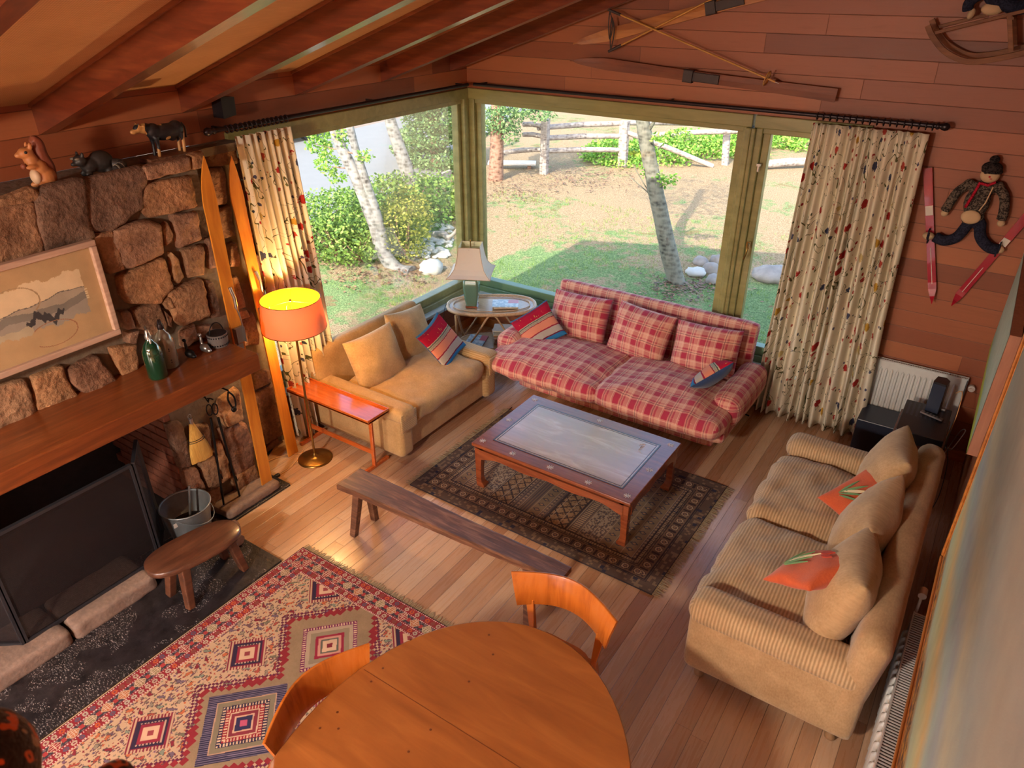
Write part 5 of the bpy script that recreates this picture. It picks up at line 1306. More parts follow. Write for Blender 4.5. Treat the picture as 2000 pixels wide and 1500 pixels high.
M['stool_wood'] = wood('worn_stool_wood', '3a2016', '6a402a', .38, 3, 1, .25, .15, 8)
t = thing('wooden_stool', 'small worn dark wooden stool with oval seat on the slate hearth', 'stool', (-3.76, 1.92, .018))
m = MB(); ang = R(80); out = []
def so(z, k): return [Vector((-3.77+(.31*k*math.copysign(abs(math.cos(q))**.75, math.cos(q)))*math.cos(ang)-(.155*k*math.copysign(abs(math.sin(q))**.75, math.sin(q)))*math.sin(ang), 1.885+(.31*k*math.copysign(abs(math.cos(q))**.75, math.cos(q)))*math.sin(ang)+(.155*k*math.copysign(abs(math.sin(q))**.75, math.sin(q)))*math.cos(ang), z)) for q in [2*math.pi*i/40 for i in range(40)]]
m.loft([so(.30, .97), so(.305, 1), so(.335, 1), so(.343, .97), so(.338, .6), so(.335, .2)], True, True, True); m.build('seat', M['stool_wood'], t)
for dx, dy in ((-.07, -.17), (.07, -.17), (-.07, .17), (.07, .17)):
    m = MB(); m.bar((-3.75+dx*1.5, 1.91+dy*1.25, .018), (-3.75+dx, 1.91+dy, .305), .05, .055, up=(1, 0, 0), w2=.06, h2=.065); m.build('leg', M['stool_wood'], t, bevel=.008)
m = MB(); m.bar((-3.75, 1.91-.15, .25), (-3.75, 1.91+.15, .25), .03, .06); m.build('stretcher', M['stool_wood'], t)
M['basket'] = wood('pale_hearth_log', '8d6a50', 'b08c70', .8, 4, 0)
p = at(425, 1010, 'z', .1)
m = MB(); m.tube([(-4.02, 2.235, .075), (-3.93, 2.30, .13)], .055, 14); m.tube([(-4.10, 2.262, .062), (-3.86, 2.262, .062)], .042, 14); m.build('firewood_log', M['basket'], at_=(-3.98, 2.26, .018), label='pale log lying behind the stool next to the bucket', category='firewood')

# ------------------------------------------------------------------ old skis and poles on the back wall
M['old_ski'] = wood('old_oak_ski', '8a4a1c', 'bd7a3a', .5, 2, 0, .0, .06, 8)
M['old_ski_dark'] = wood('old_dark_ski', '5c2814', '8c4a26', .55, 2, 0, .0, .06, 8)
M['leather'] = plain('dark_old_leather', '3a2a28', .6, 0, .2, 20, .3)
M['bamboo'] = wood('bamboo_pole', 'a8702c', 'd39a4c', .35, 2, 0, .3)
YW = YB-.004
def wall_ski(label, tip, tail, w, mat, bu, up):
    tip = Vector(tip); tail = Vector(tail); t = thing('antique_ski', label, 'ski', (tip+tail)/2)
    d = (tail-tip); L = d.length; d.normalize(); out = Vector((0, -1, 0)); wd = d.cross(out).normalized(); rings = []
    for k in range(49):
        u = k/48; ww = w*min(1, (u/.13)**.5+.02)*(1-.12*math.sin(math.pi*u)) if u < .13 else w*(1-.18*math.sin(math.pi*(u-.13)/.87))
        off = .02+(.07*(1-u/.16)**2 if u < .16 else 0); th = .01+.02*math.exp(-((u-.5)/.16)**2)
        c = tip+d*L*u+out*(off+th/2)
        rings.append([c-wd*ww/2-out*th/2, c+wd*ww/2-out*th/2, c+wd*ww/2+out*th*.2, c+out*th/2, c-wd*ww/2+out*th*.2])
    m = MB(); m.loft(rings, True, True, False); m.build('ski_blade', M[mat], t, bevel=.0015)
    q = tip+d*L*bu
    m = MB(); m.bar(q-d*.03+out*.055, q+d*.05+out*.055, .10, .05, up=out); m.build('toe_iron', M['leather'], t, bevel=.01)
    m = MB(); m.bar(q+d*.05+out*.055, q+d*.27+out*.055, .072, .016, up=out); m.build('foot_plate', M['leather'], t, bevel=.006)
    m = MB(); m.bar(tip-d*.025+out*.09, tip+d*.02+out*.09, .012, .008, up=out); m.build('tip_peg', M[mat], t)
    m = MB(); m.tube([q+d*.1+out*.004*-1, q+d*.1+out*.05], .008, 6); m.build('wall_peg', M['black_iron'], t)
A = lambda u, v, y=YB-.06: at(u, v, 'y', y)
wall_ski('old dark wooden ski mounted flat on the back wall just above the window', A(1128, 117), A(1635, 186), .098, 'old_ski_dark', .475, True)
p0 = A(1134, 83); p1 = A(1420, 8); wall_ski('old honey-coloured ski slanting up the back wall above the other ski', p0, p0+(p1-p0)*1.75, .105, 'old_ski', .52, True)
def ski_pole(label, a, b_, basket, strap):
    a = Vector(a); b_ = Vector(b_); t = thing('ski_pole', label, 'ski pole', (a+b_)/2); d = (b_-a).normalized()
    m = MB(); m.tube([a, b_], .0075, 8); m.build('bamboo_shaft', M['bamboo'], t)
    m = MB(); m.tube([a-d*.0, a+d*.13], .0115, 8); m.build('leather_grip', M['leather'], t)
    sag = Vector((.02, -.01, -.22)) if strap == 1 else Vector((.0, -.01, .26))
    m = MB(); q = a+d*.02; P = smooth_path([q, q+sag*.5+d*.03, q+sag, q+sag*.5-d*.01, q], 5); m.tube(P, .005, 6); m.build('wrist_strap', M['leather'], t)
    if basket:
        m = MB(); e = b_-d*.07; x = d.cross(Vector((0, -1, 0))).normalized(); y = d.cross(x)
        m.tube([e+(x*math.cos(k*math.pi/10)+y*math.sin(k*math.pi/10))*.055 for k in range(20)], .005, 6, closed=True); m.tube([e-x*.055, e+x*.055], .003, 5); m.tube([e-y*.055, e+y*.055], .003, 5)
        m.build('snow_basket', M['bamboo'], t); m = MB(); m.tube([b_-d*.02, b_+d*.03], [.007, .002], 6); m.build('metal_tip', M['steel'], t)
    m = MB(); c = a.lerp(b_, .3); m.tube([c, Vector((c.x, YB-.006, c.z))], .005, 6); m.build('wall_peg', M['black_iron'], t)
    return t
A2 = lambda u, v: at(u, v, 'y', YB-.145)
ski_pole('bamboo ski pole slanting down across the back wall with its basket at the right end', A2(1187, 18), A2(1514, 160), True, 1)
q0 = A2(1187, 101); q1 = A2(1398, -6); ski_pole('bamboo ski pole crossing behind the other one and rising out of view', Vector((q0.x, YB-.13, q0.z)), Vector((q0.x, YB-.13, q0.z))+(Vector((q1.x, YB-.13, q1.z))-Vector((q0.x, YB-.13, q0.z)))*1.6, False, 2)

# ------------------------------------------------------------------ sled with a doll, and the skiing doll
M['sled'] = wood('old_brown_sled', '5c3018', '8c5a34', .65, 3, 0, 0, .1, 9)
t = thing('wooden_sled', 'small old brown wooden sled with curved runners hung on the back wall at upper right', 'sled', A(1960, 80))
for y, s_ in ((YB-.07, 0), (YB-.22, 1)):
    B_ = lambda u, v, y=y: at(u, v, 'y', y)
    m = MB(); du, dv = (0, 0) if s_ else (8, -12)
    pts = smooth_path([B_(1812+du, 50+dv), B_(1822+du, 72+dv), B_(1845+du, 100+dv), B_(1880+du, 118+dv), B_(1910+du, 120+dv), B_(1960+du, 112+dv), B_(2050, 92+dv), B_(2150, 75+dv)], 6)
    rings = []
    for i, p in enumerate(pts):
        tdir = (pts[min(i+1, len(pts)-1)]-pts[max(i-1, 0)]).normalized(); nn = tdir.cross(Vector((0, 1, 0))).normalized()
        rings.append([p-nn*.018-Vector((0, .012, 0)), p+nn*.018-Vector((0, .012, 0)), p+nn*.018+Vector((0, .012, 0)), p-nn*.018+Vector((0, .012, 0))])
    m.loft(rings, True, True, False); m.build('runner', M['sled'], t, bevel=.003)
    m = MB(); m.bar(B_(1826+du, 64+dv), B_(2120, -8+dv), .022, .026, up=(0, 1, 0)); m.build('side_rail', M['sled'], t, bevel=.003)
    m = MB(); m.bar(B_(1975+du, 100+dv), B_(1972+du, 30+dv), .03, .032, up=(0, 1, 0)); m.build('upright', M['sled'], t, bevel=.004)
m = MB()
for u, v in ((1975, 36), (2030, 22), (2080, 10)): m.bar(at(u, v, 'y', YB-.0), at(u, v, 'y', YB-.24), .03, .016)
m.build('cross_slat', M['sled'], t)
def knit(name, c, c2):
    t_ = NT(name); n = t_.noise(t_.coord(), 90, 2); n2 = t_.noise(t_.coord(), 25, 2); return t_.pbr(t_.mix(t_.ramp(t_.math('ADD', t_.math('MULTIPLY', n, .7), t_.math('MULTIPLY', n2, .3)), [(.45, (0,0,0)), (.55, (1,1,1))]), lin(c), lin(c2)), .95, 0, t_.bump(n, .8, .006), Specular_IOR_Level=.1)
M['grey_knit'] = knit('grey_flecked_knit', '2c2624', '6a5c50'); M['navy_knit'] = knit('navy_knit', '1e1e2a', '2c2c3c'); M['doll_skin'] = plain('cream_felt', 'c0a07c', .9); M['red_yarn'] = knit('red_yarn', '8c1424', 'b02436'); M['black_yarn'] = knit('black_yarn', '1a1516', '3a302e')
M['red_lacquer'] = plain('red_lacquer', '9c0f28', .25, 0, .05, 8, Coat_Weight=.5)
Y_ = YB-.075
D_ = lambda u, v, y=Y_: at(u, v, 'y', y)
t = thing('skier_doll', 'knitted grey doll with black bobble hat and two little red skis on back wall', 'doll', D_(1900, 430, YB-.07))
m = MB(); c = D_(1908, 395); m.ell(c, (.085, .055, .115)); m.ell(D_(1922, 368), (.075, .05, .06)); m.ell(D_(1900, 425), (.075, .055, .07))
for pts, r_ in (([(1893, 360), (1870, 375), (1853, 400), (1845, 412)], .034), ([(1950, 365), (1962, 385), (1960, 415), (1955, 430)], .034)):
    P = [D_(u, v) for u, v in pts]; m.tube(smooth_path(P, 4), r_, 10)
for q in ((1893, 360), (1950, 365)): m.ell(D_(*q), (.04, .035, .04))
fuse(m.build('knitted_body', M['grey_knit'], t), .007)
m = MB()
for pts in ([(1892, 435), (1870, 462), (1845, 470), (1825, 462)], [(1915, 435), (1915, 462), (1930, 482), (1950, 488)]): m.tube(smooth_path([D_(u, v) for u, v in pts], 5), .040, 12)
m.ell(D_(1903, 432), (.075, .05, .045)); fuse(m.build('trousers', M['navy_knit'], t), .007)
m = MB(); m.ell(D_(1934, 342, YB-.085), (.062, .05, .056)); hd = m.build('head', M['doll_skin'], t)
m = MB(); m.ell(D_(1933, 345, YB-.128), (.010, .008, .009)); m.build('nose', M['red_yarn'], hd)
m = MB()
for u in (1925, 1942): m.ell(D_(u, 338, YB-.127), (.012, .004, .006))
m.build('eye', M['black_yarn'], hd)
m = MB(); m.ell(D_(1933, 349, YB-.128), (.018, .004, .005)); m.build('mouth', M['red_yarn'], hd)
m = MB(); m.ell(D_(1938, 328, YB-.085), (.066, .058, .044)); m.tube([D_(1938, 334, YB-.085)+Vector((.056*math.cos(a), .052*math.sin(a), 0)) for a in [2*math.pi*k/20 for k in range(20)]], .012, 8, closed=True); m.ell(D_(1943, 312, YB-.085), (.032, .03, .03)); m.build('bobble_hat', M['black_yarn'], t)
m = MB()
for q in ((1845, 416), (1955, 436)): m.ell(D_(*q), (.026, .024, .026))
m.build('felt_hand', M['doll_skin'], t)
m = MB(); m.tube([D_(1915, 356, YB-.13), D_(1898, 385, YB-.14), D_(1885, 405, YB-.135)], .010, 8); m.tube([D_(1915, 358, YB-.13), D_(1930, 362, YB-.135), D_(1945, 356, YB-.13)], .010, 8); m.build('red_scarf', M['red_yarn'], t)
m = MB(); m.ell(D_(1896, 424, YB-.125), (.065, .022, .05)); m.tube([D_(1912, 412, YB-.135), D_(1925, 396, YB-.135), D_(1940, 365, YB-.12)], .005, 6); m.build('felt_bag', M['doll_skin'], t)
def toy_ski(parent, a, b_, foot):
    a = Vector(a); b_ = Vector(b_); d = (b_-a).normalized(); L = (b_-a).length; out = Vector((0, -1, 0)); wd = d.cross(out).normalized(); rings = []
    for k in range(21):
        u = k/20; w = .062*(1-.1*math.sin(math.pi*u)) if u < .88 else .062*max(.06, (1-((u-.88)/.12)**1.6)); off = .06*max(0, (u-.86)/.14)**2
        c = a+d*L*u+out*off; rings.append([c-wd*w/2, c+wd*w/2, c+wd*w/2+out*.01, c-wd*w/2+out*.01])
    m = MB(); m.loft(rings, True, True, False); s_ = m.build('toy_ski', M['red_lacquer'], parent, bevel=.001)
    m = MB(); m.bar(a+d*L*.58+out*.012, a+d*L*.86+out*.012, .004, .003, up=out); m.bar(a+d*L*.27+out*.012, a+d*L*.34+out*.012, .05, .004, up=out); m.build('white_stripe', M['white'], s_)
    m = MB(); q = Vector(foot); m.ell(q+out*.04+d*.0, (.042, .035, .03)); m.build('felt_boot', M['doll_skin'], parent)
    m = MB()
    for e in (-.015, .015): m.tube([q+d*e+out*.04+(Vector((0, 0, 1))*math.cos(a2)+out*math.sin(a2)+Vector((.0, 0, 0)))*.04 for a2 in [2*math.pi*k/14 for k in range(14)]], .005, 6, closed=True)
    m.build('boot_strap', M['navy_knit'], parent)
toy_ski(t, D_(1812, 328, YB-.03), D_(1822, 588, YB-.03), D_(1815, 458, YB-.03))
toy_ski(t, D_(2012, 415, YB-.03), D_(1860, 592, YB-.03), D_(1950, 484, YB-.03))
t = thing('sled_doll', 'dark knitted doll with cream hands sitting on the wall sled', 'doll', D_(1930, 15, YB-.15))
E_ = lambda u, v: at(u, v, 'y', YB-.13)
m = MB(); m.ell(E_(1955, -25), (.10, .06, .12)); m.tube(smooth_path([E_(1950, -20), E_(1915, -10), E_(1893, 5), E_(1890, 22)], 5), .035, 10); m.tube(smooth_path([E_(1960, 5), E_(1985, 15), E_(2020, 10)], 5), .045, 10); fuse(m.build('knitted_body', M['navy_knit'], t), .007)
m = MB(); m.ell(E_(1897, 27), (.022, .03, .035), Matrix.Rotation(.3, 3, 'Y')); m.build('felt_boot', M['doll_skin'], t)
m = MB(); m.ell(E_(1938, 17), (.065, .035, .04)); m.build('felt_bag', M['doll_skin'], t)
m = MB(); m.tube([E_(1975, -20), E_(1978, 0), E_(1982, 12)], .016, 8); m.build('red_scarf', M['red_yarn'], t)
m = MB(); m.ell(E_(1955, -70), (.05, .045, .05)); m.build('head', M['doll_skin'], t)
m = MB(); m.ell(E_(1955, -85), (.055, .05, .035)); m.build('bobble_hat', M['black_yarn'], t)

# ------------------------------------------------------------------ radiators
def radiator(label, o0, ax, outd, L, z0, z1, n, thick=.07):
    """o0: corner on the wall; ax: direction of its length; outd: into the room"""
    o0 = Vector(o0); ax = Vector(ax); outd = Vector(outd)
    t = thing('radiator', label, 'radiator', o0+ax*L/2+Vector((0, 0, z0)))
    def bx(m, a0, a1, d0, d1, h0, h1):
        p = o0+ax*a0+outd*d0; q = o0+ax*a1+outd*d1
        m.box((min(p.x, q.x), min(p.y, q.y), h0), (max(p.x, q.x), max(p.y, q.y), h1))
    m = MB(); bx(m, 0, L, thick-.012, thick, z0, z1-.01); bx(m, 0, L, .03, .042, z0, z1-.01); bx(m, 0, .012, .03, thick, z0, z1-.005); bx(m, L-.012, L, .03, thick, z0, z1-.005); bx(m, 0, L, .0, .03, z1-.12, z1-.1); bx(m, .1, .13, 0, .03, z0+.1, z1-.1)
    m.build('steel_panel', M['white_metal'], t, bevel=.003)
    m = MB(); w = (L-.12)/n
    for k in range(n):
        c = .06+w*(k+.5); P = [o0+ax*c+outd*(thick+.004)+Vector((0, 0, h)) for h in (z0+.05, z0+.07, z1-.09, z1-.07)]
        m.tube(P, [.002, w*.30, w*.30, .002], 8)
    m.build('ribbed_front', M['white_metal'], t)
    m = MB(); bx(m, .004, L-.004, .034, thick-.004, z1-.012, z1-.008); m.build('grille_slot', M['dark_slot'], t)
    m = MB(); q = 0.01
    while q < L-.01: bx(m, q, q+.006, .03, thick, z1-.008, z1-.002); q += .018
    bx(m, 0, L, .03, .036, z1-.01, z1); bx(m, 0, L, thick-.006, thick, z1-.01, z1); m.build('top_grille', M['white_metal'], t)
    return t
radiator('white ribbed panel radiator on the back wall behind the hi-fi stand', (-.66, YB-.004, 0), (1, 0, 0), (0, -1, 0), .84, .08, .78, 17)
r2 = radiator('long white panel radiator on the right wall behind the beige sofa', (XR-.004, 1.7, 0), (0, 1, 0), (-1, 0, 0), 2.0, .06, .50, 30, .115)
m = MB(); c = Vector((.235, 3.75, .60)); m.tube([c+Vector((0, -.03, 0)), c+Vector((0, .03, 0))], .022, 12); m.tube([(.235, 3.72, .1), c], .008, 8); m.build('valve_knob', M['white'], r2, label='round white valve knob')
m = MB(); c = at(1898, 757, 'y', YB-.03); m.tube([c, c+Vector((0, -.03, 0))], .026, 20); m.tube([c+Vector((0, -.03, 0)), c+Vector((0, -.034, 0))], .014, 16); m.tube([c, Vector((c.x, YB, c.z))], .012, 8); m.build('wall_valve', M['white'], at_=c, label='round white valve on the wall right of the back radiator', category='valve')

# ------------------------------------------------------------------ hi-fi corner
m = MB(); m.box((-.50, 5.93, .012), (-.20, 6.24, .36)); m.build('subwoofer', M['blue_plastic'], at_=(-.35, 6.08, .012), label='black box subwoofer on the floor under the back radiator', category='loudspeaker', bevel=.008)
t = thing('wooden_stand', 'small dark brown wooden stand carrying the black hi-fi box', 'stand', (-.02, 5.72, 0))
M['stand_wood'] = wood('dark_stand_wood', '4a2a20', '7a4a38', .4, 3, 0, .2)
m = MB(); m.box((-.21, 5.44, .46), (.15, 6.05, .495)); m.build('stand_top', M['stand_wood'], t, bevel=.006)
for x in (-.18, .12):
    for y in (5.48, 6.01): m = MB(); m.bar((x, y, 0), (x, y, .46), .045, .045, up=(1, 0, 0)); m.build('leg', M['stand_wood'], t, bevel=.005)
m = MB(); m.box((-.16, 5.47, .15), (.1, 6.02, .17)); m.build('shelf', M['stand_wood'], t)
t = thing('hifi_receiver', 'black hi-fi receiver with slotted lid on the wooden stand', 'receiver', (-.03, 5.75, .495))
m = MB(); m.box((-.19, 5.50, .505), (.135, 6.03, .60)); m.build('casing', M['black_plastic'], t, bevel=.005)
m = MB()
for k in range(9): m.box((-.165+k*.033, 5.78, .6), (-.150+k*.033, 6.0, .603))
m.build('vent_slots', M['blue_plastic'], t)
m = MB()
for x in (-.16, .10):
    for y in (5.53, 6.0): m.lathe([(.015, .495), (.015, .506)], (x, y, 0), 10)
m.build('rubber_foot', M['black_plastic'], t)
t = thing('desk_speaker', 'upright blue-black loudspeaker standing on the hi-fi receiver', 'loudspeaker', (.01, 5.98, .603))
m = MB(); m.prism([(-.05, -.03), (.045, -.05), (.06, .04), (.03, .085), (-.03, .08)], (0.0, 5.94, .603), (1, 0, 0), (0, 1, 0), (0, 0, .26)); m.build('casing', M['black_plastic'], t, bevel=.008)
m = MB(); m.prism([(-.048, -.036), (.043, -.055), (.043, -.05), (-.048, -.031)], (0.0, 5.938, .61), (1, 0, 0), (0, 1, 0), (0, 0, .24)); m.build('front_cloth', M['blue_plastic'], t)
m = MB(); m.cbox((0, 0, 0), (.17, .04, .014)); o = m.build('remote_control', M['grey_plastic'], label='long grey remote control on the near edge of the receiver', category='remote control', bevel=.005); p = at(1820, 812, 'z', .612); o.location = (p.x, p.y, .612); o.rotation_euler = (0, 0, R(-20))
m = MB()
for k in range(5):
    for j in range(2): m.cbox((-.05+k*.025, -.008+j*.016, .009), (.012, .008, .004))
m.build('keys', M['black_plastic'], o, world=False)
m = MB(); m.cbox((0, 0, 0), (.065, .035, .016)); o = m.build('remote_control', M['grey_plastic'], label='small short remote control beside the upright speaker', category='remote control', bevel=.005); p = at(1835, 800, 'z', .612); o.location = (p.x+.01, p.y+.02, .613); o.rotation_euler = (0, 0, R(-10))
for k, (lab, pts) in enumerate((('thin brown cable rising behind the hi-fi receiver', [(.15, 5.95, .4), (.17, 5.9, .6), (.16, 6.0, .78), (.12, 6.1, .72)]), ('tangled pale cable loop behind the hi-fi stand', [(.16, 5.75, .3), (.22, 5.8, .55), (.25, 5.7, .62), (.2, 5.6, .5), (.16, 5.7, .45)]), ('dark cable hanging between the receiver and the right wall', [(.15, 5.6, .55), (.2, 5.5, .45), (.22, 5.45, .2), (.2, 5.4, .05)]))):
    cable('speaker_cable', lab, pts, .0035, ('cord_white', 'steel', 'cord_dark')[k])
p = at(1445, 805, 'z', .006); q = at(1463, 812, 'z', .006); m = MB(); m.tube([p, q], .007, 6); m.build('dark_strip', M['black_iron'], at_=p, label='short black metal strip on the floor by the right end of the plaid sofa', category='rod')
p = at(965, 825, 'z', .006); q = at(1000, 795, 'z', .006); m = MB(); m.tube([p, q], .004, 6); m.build('dark_strip', M['black_iron'], at_=p, label='thin dark stick on the floor before the plaid sofa plinth', category='rod')

# ------------------------------------------------------------------ paintings on the right wall
def sky_paint(X, Y):
    # X = along the wall from the far edge, Y = height
    out = np.empty(X.shape+(3,)); w = np.sin(X*5+Y*1.5)*.06+np.sin(X*13+Y*5)*.02+np.sin(Y*40+X*8)*.004
    v = X+w+Y*.05+(h2(np.floor(X/.012), np.floor(Y/.08))-.5)*.03
    v2 = Y+np.sin(X*3)*.05+np.sin(X*11)*.02+(h2(np.floor(X/.06), np.floor(Y/.01))-.5)*.03
    pal = [(0, '8d5a34'), (.06, '6e4a3c'), (.10, 'b0803c'), (.15, '9c8a70'), (.20, 'a8b8a0'), (.32, 'b4b890'), (.45, 'c4ac78'), (.6, '94a8a4'), (.75, '8e9ca4'), (.9, 'a8a896'), (1.1, '8c9696'), (1.4, '98948a'), (2.0, '888a8c')]
    c = np.array([lin(p[1]) for p in pal]); x = np.array([p[0] for p in pal])
    for k in range(3): out[..., k] = np.interp(v2, x, c[:, k])
    m = (v2 < .14) & (h2(np.floor(X/.05), np.floor(Y/.006), 2) > .6); out[m] = lin('c98a34'); m = (v2 < .13) & (h2(np.floor(X/.04), np.floor(Y/.007), 5) > .7); out[m] = lin('4a2a20')
    return out
def green_paint(X, Y):
    out = np.empty(X.shape+(3,)); v = Y+np.sin(X*4)*.03
    pal = [(0, '8a9a3a'), (.08, 'b4b43c'), (.12, '9cb09a'), (.4, 'b9c4b4'), (1, 'a8b8ae')]; c = np.array([lin(p[1]) for p in pal]); x = np.array([p[0] for p in pal])
    for k in range(3): out[..., k] = np.interp(v, x, c[:, k])
    return out
M['gilt'] = wood('orange_gilt_frame', '8a4a1c', 'c47a34', .3, 3, 1, .4, .1, 10)
M['frame_side'] = wood('pinkish_brown_frame_side', '8a5a44', 'a8735a', .5, 3, 2)
def right_picture(label, x_face, y0, y1, z0, z1, fw, depth, colf, fmat, cell):
    t = thing('framed_painting', label, 'painting', (x_face+depth, (y0+y1)/2, z0))
    if fw:
        m = MB()
        for (a, b_), (c, d) in (((y0, z0), (y1, z0+fw)), ((y0, z1-fw), (y1, z1)), ((y0, z0+fw), (y0+fw, z1-fw)), ((y1-fw, z0+fw), (y1, z1-fw))):
            m.box((x_face, a, b_), (x_face+depth, c, d))
            m.box((x_face-.012, a+(.008 if c-a > fw*1.5 or a == y0 else .0), b_+.008), (x_face, c-.008, d-.008))
        m.build('frame', M[fmat], t, bevel=.005)
    else:
        m = MB(); m.box((x_face+.002, y0, z0), (x_face+depth, y1, z1)); m.build('box_frame', M[fmat], t, bevel=.002)
    W, H = (y1-y0)-2*fw, (z1-z0)-2*fw
    me = paint_grid(int(W/cell), int(H/cell), W, H, colf); me.materials.append(M['canvas'])
    o = bpy.data.objects.new('canvas', me); col.objects.link(o); o.parent = t
    Rm = Matrix(((0, 0, -1, 0), (-1, 0, 0, 0), (0, 1, 0, 0), (0, 0, 0, 1)))   # x -> -y (from the far edge), y -> z, normal -> -x
    o.matrix_local = Matrix.Translation(Vector((x_face+(.004 if fw else 0), y1-fw, z0+fw))-Vector((x_face+depth, (y0+y1)/2, z0))) @ Rm
    return t
right_picture('very large pale blue and ochre sky painting in a narrow orange-brown frame, right wall', .25, .55, 3.6, .975, 2.8, .035, .045, sky_paint, 'gilt', .012)
right_picture('deep box-framed pale green and yellow painting at the far end of the right wall', .245, 4.6, 6.33, 1.05, 1.85, 0, .06, green_paint, 'frame_side', .012)
# wall spacers so the big picture hangs proud of the boards
m = MB(); m.box((.296, .8, 2.6), (.335, .9, 2.7)); m.box((.296, 3.3, 2.6), (.335, 3.4, 2.7)); m.build('wall_hook', M['rustic'], bpy.data.objects['framed_painting'])

# ------------------------------------------------------------------ throw over the loft rail, close to the camera
M['throw'] = None
def throw_mat():
    t = NT('dark_patterned_throw'); co = t.coord(); n = t.noise(co, 22, 2); n2 = t.noise(t.scale(co, (1, 1, 1), (3, 1, 2)), 26, 1)
    c = t.ramp(n, [(.0, '150c0c'), (.56, '2a1814'), (.60, 'c0561c'), (.66, '251412')], 'CONSTANT'); c = t.mix(t.math('GREATER_THAN', n2, .66), c, lin('9c8468')); return t.pbr(c, .95, 0, t.bump(t.noise(co, 120, 2), .6, .006), Sheen_Weight=.3)
M['throw'] = throw_mat()
def near(u, v, d): 
    r_ = (_f+_r*((u-1000)/FPX)-_u*((v-750)/FPX)).normalized(); return CAM+r_*d
c0 = near(-10, 1510, 1.25); c1 = near(240, 1560, 1.25)
t = thing('woven_throw', 'out-of-focus dark brown throw with orange and cream patches heaped at the bottom left corner', 'blanket', (c0.x, c0.y, c0.z-.2))
m = MB()
m.ell(near(-42, 1495, 1.25), (.075, .07, .072)); m.ell(near(0, 1570, 1.25), (.06, .05, .06)); m.ell(near(120, 1640, 1.27), (.07, .07, .05)); m.ell(near(222, 1532, 1.28), (.036, .036, .034)); m.ell(near(222, 1600, 1.28), (.045, .045, .045)); m.ell(near(-70, 1620, 1.3), (.09, .09, .09)); m.ell(near(150, 1700, 1.3), (.13, .1, .09))
fuse(m.build('heaped_cloth', M['throw'], t), .012, 2)
q = near(70, 1640, 1.3)
m = MB(); m.box((q.x-.05, q.y-.05, 0), (q.x+.05, q.y+.05, q.z-.02)); m.build('newel_post', M['beam'], at_=(q.x, q.y, 0), label='square wooden loft post carrying the dark throw', category='post', bevel=.006)
# ------------------------------------------------------------------ garden
ZG = -.3
G = lambda u, v, z=ZG: at(u, v, 'z', z)
def ground_mat():
    t = NT('lawn_and_dry_grass'); co = t.coord(); x = t.sep(co)
    n1 = t.noise(co, .55, 4, .6, .5); n2 = t.noise(co, 5, 4, .7); n3 = t.noise(co, 45, 3, .7); n4 = t.noise(t.scale(co, (1, .5, 1)), 90, 2)
    gr = t.ramp(n3, [(.3, '45583a'), (.5, '6f8350'), (.7, '98a66c')]); dry = t.ramp(n3, [(.3, '745c42'), (.5, '9c8262'), (.7, 'b8a080')])
    # green close to the house, dry further out
    near_ = t.math('SUBTRACT', 1.0, t.math('DIVIDE', t.math('SUBTRACT', x[1], 9.4), 2.2), clamp=True)
    nr2 = t.math('MULTIPLY', near_, t.math('ADD', .75, t.math('MULTIPLY', t.math('GREATER_THAN', x[0], -6.3), .5)))
    f = t.math('ADD', t.math('MULTIPLY', t.math('SUBTRACT', n1, .5), 2.2), t.math('ADD', t.math('MULTIPLY', t.math('SUBTRACT', n2, .5), 1.6), t.math('ADD', t.math('MULTIPLY', nr2, .38), .22)))
    c = t.mix(t.ramp(f, [(.35, (0,0,0)), (.6, (1,1,1))]), dry, gr)
    dirt = t.math('GREATER_THAN', t.math('ADD', n1, t.math('MULTIPLY', n2, .3)), .79); c = t.mix(t.math('MULTIPLY', dirt, .6), c, lin('8a6048'))
    return t.pbr(c, .95, 0, t.bump(t.math('ADD', n3, n4), .8, .03), Specular_IOR_Level=.1)
M['lawn'] = ground_mat()
M['asphalt'] = plain('pale_asphalt_road', '76736f', .85, 0, .05, 3, .1); M['dust'] = plain('dusty_verge', '806a58', .95, 0, .15, 4, .3)
b = MB(); n = 60; vs = []; fs = []
for i in range(n+1):
    for j in range(n+1):
        x = -45+75*i/n; y = -30+90*j/n; vs.append((x, y, ZG+.03*noise.noise(Vector((x*.4, y*.4, 0))) - (.02 if x < -9.5 else 0)))
for i in range(n):
    for j in range(n): a = i*(n+1)+j; fs.append((a, a+n+1, a+n+2, a+1))
b.add([v for v in vs], fs, True)
b.build('floor_garden', M['lawn'], kind='structure')
b = MB(); P = [G(500, 500), G(608, 442), G(700, 402), G(830, 368), G(870, 352), G(900, 300), G(860, 262), G(800, 262), G(700, 275), G(560, 310), G(440, 340)]
P[0] = Vector((-10.4, 3, ZG)); P = [Vector((-10.3, -14, 0)), Vector((-10.3, 3, 0)), *[Vector((p.x, p.y, 0)) for p in P[1:6]], Vector((-13.4, 20, 0)), Vector((-13.2, 34, 0)), Vector((-17, 34, 0)), Vector((-16, 18, 0)), Vector((-15.6, 12, 0)), Vector((-15.6, -14, 0))]
b.prism([(p.x, p.y) for p in P], (0, 0, ZG+.035), (1, 0, 0), (0, 1, 0), (0, 0, .03)); b.build('road', M['asphalt'], kind='structure')
b = MB(); b.box((-22, -14, ZG+.02), (-15.6, 40, ZG+.055)); b.build('road_verge', M['dust'], kind='structure')

